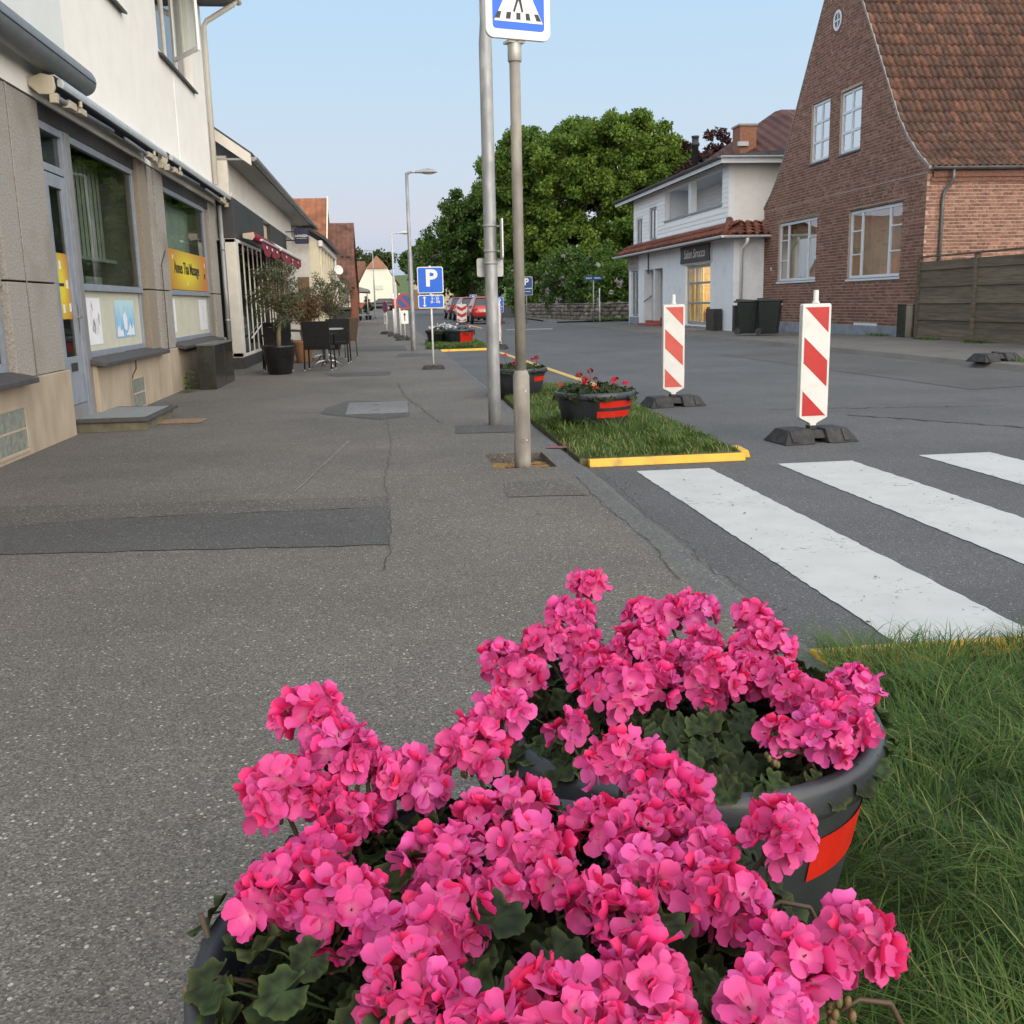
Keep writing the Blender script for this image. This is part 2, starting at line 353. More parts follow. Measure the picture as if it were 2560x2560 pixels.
# pavement on the left, with an open pit round the sign post
PIT = (0.72, 1.16, 7.08, 7.82)
pv = MB()
def flat(mb, x0, x1, y0, y1, z=0.0): mb.quad((x0, y0, z+gz(y0)), (x1, y0, z+gz(y0)), (x1, y1, z+gz(y1)), (x0, y1, z+gz(y1)))
flat(pv, -7, 1.2, -6, PIT[2]); flat(pv, -7, PIT[0], PIT[2], PIT[3]); flat(pv, PIT[1], 1.2, PIT[2], PIT[3]); flat(pv, -7, 1.2, PIT[3], 62)
for a, b in zip(ys2[2:], ys2[3:]): flat(pv, -7, 1.2, a, b)
for a, b in (((PIT[0], PIT[2]), (PIT[0], PIT[3])), ((PIT[0], PIT[3]), (PIT[1], PIT[3])), ((PIT[1], PIT[3]), (PIT[1], PIT[2])), ((PIT[1], PIT[2]), (PIT[0], PIT[2]))):
    pv.quad((*a, 0), (*b, 0), (*b, -0.11), (*a, -0.11))
struct('pavement_left', pv, m_pave)
kb = MB(); random.seed(3)
yy = -6.0; prev = 1.2
while yy < 62:
    y1 = yy+0.5; w0 = 1.42+0.012*sin(yy*3.1); w1 = 1.42+0.012*sin(y1*3.1)
    kb.quad((1.2, yy, 0.0), (1.33, yy, -0.004), (1.33, y1, -0.004), (1.2, y1, 0.0)); kb.quad((1.33, yy, -0.004), (w0, yy, -0.055), (w1, y1, -0.055), (1.33, y1, -0.004)); yy = y1
for a, b in zip(ys2[2:], ys2[3:]): kb.quad((1.2, a, gz(a)), (1.42, a, gz(a)-.05), (1.42, b, gz(b)-.05), (1.2, b, gz(b)))
struct('kerb_left', kb, m_kerb)
ps = MB(); random.seed(5); N = 9
hh = {}
for i in range(N+1):
    for j in range(N+1): hh[i, j] = -0.075+random.uniform(-.012, .02)
for i in range(N):
    for j in range(N):
        P = lambda a, b: (PIT[0]+(PIT[1]-PIT[0])*a/N, PIT[2]+(PIT[3]-PIT[2])*b/N, hh[a, b])
        ps.quad(P(i, j), P(i+1, j), P(i+1, j+1), P(i, j+1))
struct('post_pit_soil', ps, m_soil)
pr_ = MB()
for a, b, za, zb2 in ((-6, 26, .04, .04), (26, 35.5, .04, -.045), (35.5, 52.5, -.045, -.045)):
    pr_.quad((9.5, a, za), (60, a, za), (60, b, zb2), (9.5, b, zb2)); pr_.quad((9.4, a, -.06), (9.5, a, za), (9.5, b, zb2), (9.4, b, -.06))
flat(pr_, 9.5, 12.6, 57.0, 62, 0.02); pr_.quad((9.4, 57.0, -0.06), (9.5, 57.0, 0.02), (9.5, 62, 0.02), (9.4, 62, -0.06))
for a, b in zip(ys2[2:], ys2[3:]): flat(pr_, 9.4, 14, a, b, 0.02)
struct('pavement_right', pr_, m_pave)

def patch(name, pts, m, z=0.004):
    random.seed(len(pts)*7+int(abs(pts[0][0])*100)); out = []
    for a, b in zip(pts, pts[1:]+pts[:1]):
        L_ = sqrt((a[0]-b[0])**2+(a[1]-b[1])**2); n = max(1, int(L_/0.12))
        for k in range(n):
            f = k/n; j = 0 if k == 0 else random.uniform(-.012, .012)
            out.append((a[0]+(b[0]-a[0])*f+j, a[1]+(b[1]-a[1])*f+j, z))
    struct(name, MB().poly(out), m)
patch('asphalt_patch', [(-4.2, 5.15), (-1.9, 5.1), (-0.03, 4.9), (-0.03, 5.86), (-1.6, 5.88), (-4.2, 5.4)], m_patch)
patch('asphalt_patch', [(-4.2, 5.41), (-1.6, 5.885), (-0.03, 5.865), (-0.04, 6.2), (-2.2, 6.4), (-4.2, 6.5)], m_patch2)
patch('asphalt_patch', [(-0.75, 11.3), (-0.1, 10.5), (0.2, 10.75), (0.23, 12.35), (-0.5, 12.75), (-0.72, 11.95)], m_patch)
patch('asphalt_patch', [(0.58, 9.15), (1.13, 9.1), (1.15, 9.62), (0.62, 9.75)], m_patch)
patch('asphalt_patch', [(-0.9, 17.3), (0.05, 17.2), (0.05, 18.2), (-1.1, 18.2)], m_patch)
patch('asphalt_patch', [(-1.6, 26.5), (0.5, 26.4), (0.5, 29.5), (-1.7, 29.5)], m_patch)
patch('asphalt_patch', [(0.2, 23.2), (1.0, 23.1), (1.05, 24.6), (0.3, 24.8)], m_patch)
patch('asphalt_patch', [(0.68, 6.0), (1.16, 5.95), (1.1, 6.55), (0.72, 6.5)], m_patch2)
patch('asphalt_patch', [(7.2, 12), (9.2, 12.5), (9.2, 22), (7.0, 21)], m_patch, -0.046)
mc = thing('manhole_cover', 'pale concrete access cover set in a dark asphalt patch in the pavement', 'manhole cover', (-0.14, 11.7, 0.006))
MB().prism([(-.33, -.62), (.34, -.66), (.36, .66), (-.33, .70)], 'z', 0, .006).build('slab', m_slab, mc)
MB().box(-.05, .03, -.3, -.27, .006, .0075).box(-.05, .03, .3, .33, .006, .0075).build('lifting_slot', m_crack, mc)
def crack(pts, w=0.008, z=0.0045, jit=0.02, seed=1, m=None):
    random.seed(seed); P = []
    for a, b in zip(pts, pts[1:]):
        L_ = sqrt((a[0]-b[0])**2+(a[1]-b[1])**2); n = max(1, int(L_/0.07))
        for k in range(n): f = k/n; P.append((a[0]+(b[0]-a[0])*f+random.uniform(-jit, jit), a[1]+(b[1]-a[1])*f+random.uniform(-jit, jit)))
    P.append(pts[-1]); mb = MB()
    for a, b in zip(P, P[1:]):
        dx, dy = b[0]-a[0], b[1]-a[1]; l = sqrt(dx*dx+dy*dy)+1e-6; k = w*random.uniform(.4, 1.2)/l
        mb.quad((a[0]-dy*k, a[1]+dx*k, z), (a[0]+dy*k, a[1]-dx*k, z), (b[0]+dy*k, b[1]-dx*k, z), (b[0]-dy*k, b[1]+dx*k, z))
    struct('pavement_crack', mb, m or m_crack)
crack([(-.03, 10.4), (0.0, 8.6), (-.05, 6.9), (-.03, 5.9), (-.02, 4.88), (-.06, 4.4)], .0025, jit=.012, seed=2)
crack([(-.36, 8.9), (-.5, 7.6), (-.62, 6.5)], .006, jit=.004, seed=3, m=M('crack_fill_light', (0.2, 0.19, 0.17)))
crack([(1.425, 7.0), (1.41, 6.2), (1.38, 5.4), (1.40, 4.7), (1.36, 4.2), (1.41, 3.75), (1.37, 3.3)], .005, z=-.012, jit=.016, seed=4)
crack([(1.21, 6.6), (1.19, 5.6), (1.22, 4.8), (1.17, 4.0)], .003, jit=.012, seed=5)
crack([(0.02, 6.95), (0.5, 6.9), (0.72, 7.05)], .003, jit=.01, seed=6)
crack([(0.15, 15.5), (0.2, 13.2), (0.5, 9.9)], .004, jit=.02, seed=8)
crack([(4.6, 9.9), (5.1, 9.2), (5.6, 8.5), (6.4, 7.9)], .02, z=-.045, jit=.05, seed=9)
crack([(4.0, 10.6), (6.5, 10.2)], .012, z=-.045, jit=.05, seed=10)
patch('red_paint_mark', [(1.22, 7.98), (1.48, 7.94), (1.46, 8.06), (1.26, 8.1)], M('faded_red_paint', (0.28, 0.06, 0.07), (0.14, 0.09, 0.09), 30, 0.8), 0.005)

# crosswalk stripes with worn, slightly ragged edges
def Paint(name, c, worn, amt):
    m = bpy.data.materials.new(name); m.use_nodes = True; nt = m.node_tree; n = nt.nodes; L = nt.links; b = n['Principled BSDF']
    tc = n.new('ShaderNodeTexCoord')
    n1 = n.new('ShaderNodeTexNoise'); n1.inputs['Scale'].default_value = 26; n1.inputs['Detail'].default_value = 8; n1.inputs['Roughness'].default_value = .75
    n2 = n.new('ShaderNodeTexNoise'); n2.inputs['Scale'].default_value = 1.6; n2.inputs['Detail'].default_value = 4
    L.new(tc.outputs['Object'], n1.inputs[0]); L.new(tc.outputs['Object'], n2.inputs[0])
    ad = n.new('ShaderNodeMath'); ad.operation = 'MULTIPLY_ADD'; ad.inputs[1].default_value = .35; L.new(n2.outputs['Fac'], ad.inputs[0]); L.new(n1.outputs['Fac'], ad.inputs[2])
    mr = n.new('ShaderNodeMapRange'); mr.inputs['From Min'].default_value = amt; mr.inputs['From Max'].default_value = amt+.06; L.new(ad.outputs[0], mr.inputs[0])
    mx = n.new('ShaderNodeMix'); mx.data_type = 'RGBA'; L.new(mr.outputs[0], mx.inputs['Factor']); mx.inputs['A'].default_value = (*c, 1); mx.inputs['B'].default_value = (*worn, 1)
    v = n.new('ShaderNodeTexNoise'); v.inputs['Scale'].default_value = 5; v.inputs['Detail'].default_value = 6; L.new(tc.outputs['Object'], v.inputs[0])
    hs = n.new('ShaderNodeHueSaturation'); m2 = n.new('ShaderNodeMapRange'); m2.inputs['To Min'].default_value = .82; m2.inputs['To Max'].default_value = 1.12
    L.new(v.outputs['Fac'], m2.inputs[0]); L.new(m2.outputs[0], hs.inputs['Value']); L.new(mx.outputs['Result'], hs.inputs['Color'])
    L.new(hs.outputs[0], b.inputs['Base Color']); b.inputs['Roughness'].default_value = .7
    bp = n.new('ShaderNodeBump'); bp.inputs['Strength'].default_value = .3; bp.inputs['Distance'].default_value = .003; L.new(n1.outputs['Fac'], bp.inputs['Height']); L.new(bp.outputs[0], b.inputs['Normal'])
    return m
m_zebra = Paint('crossing_paint', (0.47, 0.475, 0.47), (0.19, 0.19, 0.18), 0.775)
m_yline = Paint('yellow_marking_paint', (0.55, 0.36, 0.10), (0.2, 0.17, 0.11), 0.80)
def marking(name, x0, x1, y0, y1, m, z=-0.046, sk=0.0):
    random.seed(int(x0*91)); pts = []
    n = int((y1-y0)/.05)
    for k in range(n+1): pts.append((x1+sk*k/n+random.uniform(-.006, .006), y0+(y1-y0)*k/n))
    lft = []
    for k in range(n+1): lft.append((x0+sk*k/n+random.uniform(-.006, .006), y0+(y1-y0)*k/n))
    mb = MB()
    for k in range(n): mb.quad((*lft[k], z), (*pts[k], z), (*pts[k+1], z), (*lft[k+1], z))
    struct(name, mb, m)
for x0, x1, y1 in ((1.72, 2.25, 7.02), (2.78, 3.35, 7.08), (3.93, 4.5, 7.2), (5.05, 5.6, 7.3)): marking('crosswalk_stripe', x0, x1, 2.0, y1, m_zebra)
marking('yellow_line', 2.93, 3.06, 13.0, 25.2, m_yline, sk=-.27)
marking('yellow_line', 4.45, 4.6, 49.0, 90.0, m_yline)
patch('white_road_mark', [(5.2, 45.0), (7.2, 44.6), (7.3, 45.4), (5.3, 45.6)], m_zebra, -0.046)

# ------------------------------------------------------------------ grass islands with yellow kerbs
def leafmat_grass(name, c1, c2, c3): return Leaf(name, c1, c3, 0.3, 0.6, attr='tone', c3=c2)
m_grass = leafmat_grass('grass_blades', (0.026, 0.066, 0.012), (0.074, 0.145, 0.026), (0.30, 0.28, 0.11))
def inside(px, py, poly):
    r = np.zeros(px.shape, bool); n = len(poly)
    for i in range(n):
        x0, y0 = poly[i]; x1, y1 = poly[(i+1) % n]
        c = ((y0 > py) != (y1 > py)) & (px < (x1-x0)*(py-y0)/(y1-y0+1e-12)+x0); r ^= c
    return r
def grass(name, label, poly, count, h0, h1, w, z=0.0, seed=1, dry=0.08, lean=0.6, zfun=None, dens=None, group=None):
    rg = np.random.default_rng(seed); P = np.array(poly); lo = P.min(0); hi = P.max(0)
    xs = np.empty(0); ysx = np.empty(0)
    while len(xs) < count:
        x = rg.uniform(lo[0], hi[0], count*2); y = rg.uniform(lo[1], hi[1], count*2)
        k = inside(x, y, poly)
        if dens is not None: k &= rg.uniform(0, 1, len(x)) < dens(x, y)
        xs = np.concatenate([xs, x[k]]); ysx = np.concatenate([ysx, y[k]])
    x = xs[:count]; y = ysx[:count]
    # clumping: tufts share direction and height
    cell = np.floor(x*9).astype(int)*7919+np.floor(y*9).astype(int)*104729
    th = (np.sin(cell*12.9898)*43758.5453) % 1.0; tl = (np.sin(cell*78.233)*12543.17) % 1.0
    sw = np.sin(x*3.1+y*1.7)+np.sin(x*1.3-y*2.9+2)
    ang = th*2*pi*0.55+sw*0.9+rg.normal(0, .8, count); ln = lean*(0.45+0.9*rg.random(count))*(0.6+0.8*tl)
    h = (h0+(h1-h0)*rg.random(count)**1.6)*(0.7+0.6*tl)
    dx = np.cos(ang); dy = np.sin(ang); wx = -np.sin(ang+rg.normal(0, .5, count)); wy = np.cos(ang)
    ww = w*(0.6+0.8*rg.random(count)); z0 = np.full(count, z) if zfun is None else zfun(x, y)
    V = np.empty((count, 7, 3))
    for i, (t_, ws) in enumerate(((0, 1.0), (.4, .85), (.75, .55))):
        bend = ln*h*(t_**1.7); zz = z0+h*(t_-0.28*ln*t_*t_)
        for s_, j in ((-1, 0), (1, 1)):
            V[:, 2*i+j, 0] = x+dx*bend+s_*wx*ww*ws; V[:, 2*i+j, 1] = y+dy*bend+s_*wy*ww*ws; V[:, 2*i+j, 2] = zz
    V[:, 6, 0] = x+dx*ln*h*1.05; V[:, 6, 1] = y+dy*ln*h*1.05; V[:, 6, 2] = z0+h*(1-0.34*ln)
    tone = np.clip(0.12+0.42*rg.random(count)+0.22*(tl-.5), 0, 0.62); tone[rg.random(count) < dry] = rg.uniform(.75, 1.0)
    base = np.arange(count)*7
    loops = np.concatenate([base[:, None]+np.array([0, 1, 3, 2]), base[:, None]+np.array([2, 3, 5, 4])], 1)
    tri = base[:, None]+np.array([4, 5, 6]); L_ = np.concatenate([loops, tri], 1).ravel()
    me = bpy.data.meshes.new(name); nf = count*3
    me.vertices.add(count*7); me.vertices.foreach_set('co', V.ravel())
    me.loops.add(len(L_)); me.loops.foreach_set('vertex_index', L_.astype(np.int32))
    st = (np.arange(count)[:, None]*11+np.array([0, 4, 8])).ravel()
    me.polygons.add(nf); me.polygons.foreach_set('loop_start', st.astype(np.int32))
    at = me.attributes.new('tone', 'FLOAT', 'POINT'); at.data.foreach_set('value', np.repeat(tone, 7).astype(np.float32))
    me.materials.append(m_grass); me.update(calc_edges=True)
    o = obj(name, me); tag(o, label, 'grass', group, kind='stuff'); return o
# near island (beside the flower tubs)
ISC = [(1.33, 3.0), (4.2, 3.0), (4.2, -0.6), (0.12, -0.6), (0.32, 1.0), (0.66, 1.75), (1.22, 2.35)]
def isc_z(x, y): return 0.03+0.035*np.sin(x*2.3+1)*np.cos(y*2.1)+0.02
t = MB(); nx = 24
for i in range(nx):
    for j in range(nx):
        def Q(a, b):
            y = -0.6+3.6*b/nx
            xl = 0.12+(0.20*min(1, max(0, (y+.6)/1.6)) if y < 1 else 0.20+0.34*(y-1)/.75 if y < 1.75 else .54+.56*(y-1.75)/.6 if y < 2.35 else 1.10+.11*(y-2.35)/.65)
            x = xl+(4.2-xl)*a/nx; return (x, y, float(isc_z(x, y))-(.05 if a == 0 or b == nx else 0))
        t.quad(Q(i, j), Q(i+1, j), Q(i+1, j+1), Q(i, j+1))
struct('turf', t, m_turf, smooth=True)
grass('grass', 'long unmown dark green grass to the right of the pink flower tubs', ISC, 105000, 0.035, 0.125, 0.0014, zfun=isc_z, seed=4, dry=0.08, lean=1.15)
# front island with the red-flowered tubs
ISA = [(1.38, 7.36), (2.62, 7.42), (2.70, 11.0), (2.55, 14.0), (1.42, 14.0)]
def isa_z(x, y): return 0.0+0.006*np.sin(x*4)+0*y
m_turf_dry = M('dry_turf', (.055, .06, .024), (.14, .115, .06), 5, .95, bump=.6, bscale=40)
struct('turf', MB().prism(ISA, 'z', -.06, .004), m_turf_dry)
grass('grass', 'short grass with dry edges around two red-flowered tubs', ISA, 46000, 0.02, 0.085, 0.003, zfun=isa_z, seed=6, dry=0.16, lean=0.7)
grass('grass_tuft', 'taller rough grass growing around the foot of the tub with two red strips', [(1.45, 8.45), (2.25, 8.4), (2.4, 9.3), (1.45, 9.6)], 3200, .06, .20, .0028, z=.0, seed=61, dry=.12, lean=.7)
ISB = [(1.0, 26.7), (2.6, 26.5), (2.7, 31.5), (1.2, 31.5)]
struct('turf', MB().prism(ISB, 'z', -.06, .015), m_turf)
grass('grass', 'short grass on the far island under the white-flowered tub', ISB, 14000, 0.03, 0.12, 0.006, z=0.02, seed=8, dry=0.1)
def ykerb(x0, y0, x1, y1, lab, w=.09, h=.055):
    t = thing('yellow_kerb', lab, 'kerb', (x0, y0, -.05), math.atan2(y1-y0, x1-x0)); L_ = sqrt((x1-x0)**2+(y1-y0)**2)
    n = max(1, round(L_/1.0))
    for k in range(n): MB().prism([(-w/2, 0), (w/2, 0), (w/2-.015, h), (-w/2+.02, h+.006)], 'x', L_*k/n+.002, L_*(k+1)/n-.002).build('kerb_block', m_yellow, t, bevel=.008)
ykerb(1.43, 7.31, 2.62, 7.33, 'yellow painted kerb along the near edge of the planter island by the crossing')
ykerb(1.34, 3.06, 2.9, 3.06, 'yellow kerb half hidden by long grass at the end of the white stripe')
ykerb(1.35, 26.2, 2.62, 26.4, 'yellow kerb of the far grass island beyond the parking sign')
ykerb(2.66, 7.42, 2.68, 7.72, 'short yellow kerb running along the road side of the nearer grass island')
# dry straw litter in the pit
lt = MB(); random.seed(12)
for k in range(260):
    x = random.uniform(PIT[0]+.02, PIT[1]-.02); y = random.uniform(PIT[2]+.02, PIT[3]-.2); a = random.uniform(0, pi); l = random.uniform(.015, .05); z = -.06+random.uniform(0, .02)
    lt.quad((x-l*cos(a), y-l*sin(a), z), (x-l*cos(a)+.004, y-l*sin(a)+.004, z+.004), (x+l*cos(a)+.004, y+l*sin(a)+.004, z+.01), (x+l*cos(a), y+l*sin(a), z+.006))
tag(lt.build('straw_litter', M('straw', (0.22, 0.12, 0.05), (0.36, 0.24, 0.11), 40, 0.9)), 'dry brown straw and leaf litter in the pit round the sign post', 'litter', kind='stuff')

# grit, seed husks and leaf bits gathered along the kerb and the crossing
lt = MB(); rg_ = random.Random(14)
for k in range(520):
    if k < 300: x = 1.40+rg_.gauss(0, .10); y = rg_.uniform(2.4, 16); z = .006 if x < 1.2 else (.004 if x < 1.33 else -.05 if x > 1.42 else .004-(x-1.33)*.55)
    elif k < 400: x = rg_.uniform(1.5, 4.4); y = rg_.uniform(3.2, 7); z = -.043
    else: x = rg_.uniform(-2.8, 1.1); y = rg_.uniform(2, 12); z = .006
    a = rg_.uniform(0, 6.28); s_ = rg_.uniform(.004, .014); t_ = s_*rg_.uniform(.3, .8)
    lt.poly([(x+s_*cos(a), y+s_*sin(a), z+.001), (x-t_*sin(a), y+t_*cos(a), z+.004), (x-s_*cos(a), y-s_*sin(a), z+.001), (x+t_*sin(a), y-t_*cos(a), z+.002)])
tag(lt.build('grit_litter', M('husk_litter', (.05, .045, .03), (.17, .14, .09), 60, .9)), 'scattered brown husks and grit on the pavement edge and crossing', 'litter', kind='stuff')

# ================================================================== flower tubs
m_tub = M('black_tub_plastic', (0.020, 0.024, 0.031), (0.034, 0.040, 0.050), 5, 0.42, bump=0.08, bscale=40, c3=(0.06, 0.064, 0.07), s3=4, t3=(0.5, 0.8), spec=0.5, rvar=.1)
m_tape = M('red_reflective_tape', (0.50, 0.014, 0.007), (0.55, 0.020, 0.010), 20, 0.4)
m_pot_soil = M('potting_soil', (0.012, 0.009, 0.007), (0.03, 0.022, 0.015), 40, 0.95, bump=0.8)
TUB_H = 0.325
def tub_r(z): return 0.275+(0.335-0.275)*z/0.28
def make_tub(label, x, y, tapes, z=0.0, s=1.0, group='black flower tubs', hs=1.0):
    t = thing('flower_tub', label, 'flower tub', (x, y, z), 0, group); t.scale = (s, s, s*hs)
    MB().lathe([(.262, 0), (.275, .006), (tub_r(.27), .27), (.336, .275), (.318, .275), (.30, .2), (.26, .02)], 48).build('body', m_tub, t, smooth=True)
    MB().lathe([(.336, .268), (.352, .272), (.358, .285), (.358, .312), (.352, .324), (.338, .327), (.325, .32), (.318, .275)], 48, caps=False).build('rim', m_tub, t, smooth=True)
    MB().lathe([(.001, .262), (.16, .268), (.315, .258)], 24, caps=False).build('soil', m_pot_soil, t, smooth=True)
    for z0, z1, a0, a1 in tapes:
        mb = MB(); n = 14
        for k in range(n):
            A = rad(a0+(a1-a0)*k/n); B = rad(a0+(a1-a0)*(k+1)/n); r0 = tub_r(z0)+.002; r1 = tub_r(z1)+.002
            mb.quad((r0*cos(A), r0*sin(A), z0), (r0*cos(B), r0*sin(B), z0), (r1*cos(B), r1*sin(B), z1), (r1*cos(A), r1*sin(A), z1))
        mb.build('reflective_tape', m_tape, t, smooth=True)
    return t
POT1 = (0.10, 1.08); POT2 = (0.53, 1.77)
make_tub('nearest black tub, full of large pink geraniums, at the bottom of the photo', *POT1, [(.10, .17, -20, 60)], .01, hs=1.25)
make_tub('black tub with an orange tape strip, second nearest, pink geraniums spilling over', *POT2, [(.150, .222, -66, -10)], .015, hs=1.14)
make_tub('black tub with two red tape strips on the grass beside the sign post', 1.84, 9.08, [(.20, .255, -94, -24), (.115, .17, -98, -27)], .02, 1.02)
make_tub('black tub with one red tape strip standing behind the sign post', 1.62, 12.75, [(.17, .225, -60, 0)], .02, 1.0)

# ------------------------------------------------------------------ geraniums
def Petal():
    m = bpy.data.materials.new('geranium_petal'); m.use_nodes = True; nt = m.node_tree; n = nt.nodes; L = nt.links; b = n['Principled BSDF']
    oi = n.new('ShaderNodeObjectInfo'); av = n.new('ShaderNodeAttribute'); av.attribute_name = 'pv'
    ad = n.new('ShaderNodeMath'); ad.operation = 'MULTIPLY_ADD'; ad.inputs[1].default_value = .80; L.new(av.outputs['Fac'], ad.inputs[0])
    ml = n.new('ShaderNodeMath'); ml.operation = 'MULTIPLY'; ml.inputs[1].default_value = .22; L.new(oi.outputs['Random'], ml.inputs[0]); L.new(ml.outputs[0], ad.inputs[2])
    rp = n.new('ShaderNodeValToRGB'); cr = rp.color_ramp
    cr.elements[0].color = (0.66, 0.008, 0.050, 1); cr.elements[1].color = (0.66, 0.12, 0.42, 1)
    e = cr.elements.new(.35); e.color = (0.70, 0.012, 0.115, 1)
    e = cr.elements.new(.68); e.color = (0.71, 0.028, 0.205, 1)
    L.new(ad.outputs[0], rp.inputs[0])
    ge = n.new('ShaderNodeNewGeometry'); mb = n.new('ShaderNodeMix'); mb.data_type = 'RGBA'
    mf = n.new('ShaderNodeMath'); mf.operation = 'MULTIPLY'; mf.inputs[1].default_value = .6; L.new(ge.outputs['Backfacing'], mf.inputs[0]); L.new(mf.outputs[0], mb.inputs['Factor'])
    L.new(rp.outputs[0], mb.inputs['A']); mb.inputs['B'].default_value = (.58, .11, .36, 1)
    pt = n.new('ShaderNodeAttribute'); pt.attribute_name = 'pt'
    r2 = n.new('ShaderNodeValToRGB'); r2.color_ramp.elements[0].color = (1, 1, 1, 1); r2.color_ramp.elements[1].color = (0, 0, 0, 1); r2.color_ramp.elements[1].position = .42
    r2.color_ramp.elements[0].position = .12
    L.new(pt.outputs['Fac'], r2.inputs[0])
    m2 = n.new('ShaderNodeMath'); m2.operation = 'MULTIPLY'; m2.inputs[1].default_value = .28; L.new(r2.outputs[0], m2.inputs[0])
    mx = n.new('ShaderNodeMix'); mx.data_type = 'RGBA'; L.new(m2.outputs[0], mx.inputs['Factor']); L.new(mb.outputs['Result'], mx.inputs['A']); mx.inputs['B'].default_value = (.86, .46, .60, 1)
    # pale rim of each petal
    r3 = n.new('ShaderNodeMapRange'); r3.inputs['From Min'].default_value = .45; r3.inputs['From Max'].default_value = 1.0; r3.inputs['To Max'].default_value = .22; L.new(pt.outputs['Fac'], r3.inputs[0])
    m3 = n.new('ShaderNodeMix'); m3.data_type = 'RGBA'; L.new(r3.outputs[0], m3.inputs['Factor']); L.new(mx.outputs['Result'], m3.inputs['A']); m3.inputs['B'].default_value = (.80, .15, .42, 1)
    L.new(m3.outputs['Result'], b.inputs['Base Color']); b.inputs['Roughness'].default_value = .5; b.inputs['Specular IOR Level'].default_value = .22
    b.inputs['Sheen Weight'].default_value = 0
    tl = n.new('ShaderNodeBsdfTranslucent'); L.new(m3.outputs['Result'], tl.inputs[0])
    ms = n.new('ShaderNodeMixShader'); ms.inputs[0].default_value = .16; L.new(b.outputs[0], ms.inputs[1]); L.new(tl.outputs[0], ms.inputs[2]); L.new(ms.outputs[0], n['Material Output'].inputs[0])
    return m
m_petal = Petal()
def GerLeaf():
    m = bpy.data.materials.new('geranium_leaf'); m.use_nodes = True; nt = m.node_tree; n = nt.nodes; L = nt.links; b = n['Principled BSDF']
    at = n.new('ShaderNodeAttribute'); at.attribute_name = 'rr'
    rp = n.new('ShaderNodeValToRGB'); cr = rp.color_ramp; cr.elements[0].color = (.036, .060, .016, 1); cr.elements[1].color = (.058, .086, .022, 1)
    for p, c in ((.38, (.028, .048, .013, 1)), (.6, (.015, .024, .008, 1)), (.76, (.026, .042, .012, 1))):
        e = cr.elements.new(p); e.color = c
    L.new(at.outputs['Fac'], rp.inputs[0])
    oi = n.new('ShaderNodeObjectInfo'); hs = n.new('ShaderNodeHueSaturation'); mr = n.new('ShaderNodeMapRange'); mr.inputs['To Min'].default_value = .5; mr.inputs['To Max'].default_value = 1.2
    L.new(oi.outputs['Random'], mr.inputs[0]); L.new(mr.outputs[0], hs.inputs['Value']); L.new(rp.outputs[0], hs.inputs['Color'])
    wn = n.new('ShaderNodeTexWhiteNoise'); wn.noise_dimensions = '1D'; L.new(oi.outputs['Random'], wn.inputs['W']); mh = n.new('ShaderNodeMapRange'); mh.inputs['To Min'].default_value = .475; mh.inputs['To Max'].default_value = .515
    L.new(wn.outputs['Value'], mh.inputs[0]); L.new(mh.outputs[0], hs.inputs['Hue'])
    L.new(hs.outputs[0], b.inputs['Base Color']); b.inputs['Roughness'].default_value = .62; b.inputs['Specular IOR Level'].default_value = .3
    tc = n.new('ShaderNodeTexCoord'); nz = n.new('ShaderNodeTexNoise'); nz.inputs['Scale'].default_value = 140; L.new(tc.outputs['Object'], nz.inputs['Vector'])
    bp = n.new('ShaderNodeBump'); bp.inputs['Strength'].default_value = .35; bp.inputs['Distance'].default_value = .002; L.new(nz.outputs['Fac'], bp.inputs['Height']); L.new(bp.outputs[0], b.inputs['Normal'])
    tl = n.new('ShaderNodeBsdfTranslucent'); L.new(hs.outputs[0], tl.inputs[0]); ms = n.new('ShaderNodeMixShader'); ms.inputs[0].default_value = .2
    L.new(b.outputs[0], ms.inputs[1]); L.new(tl.outputs[0], ms.inputs[2]); L.new(ms.outputs[0], n['Material Output'].inputs[0])
    return m
m_gleaf = GerLeaf()
m_stem = M('geranium_stem', (0.055, 0.05, 0.022), (0.10, 0.055, 0.04), 30, 0.6)
m_bud = M('geranium_bud', (0.10, 0.12, 0.035), (0.20, 0.10, 0.06), 60, 0.6)

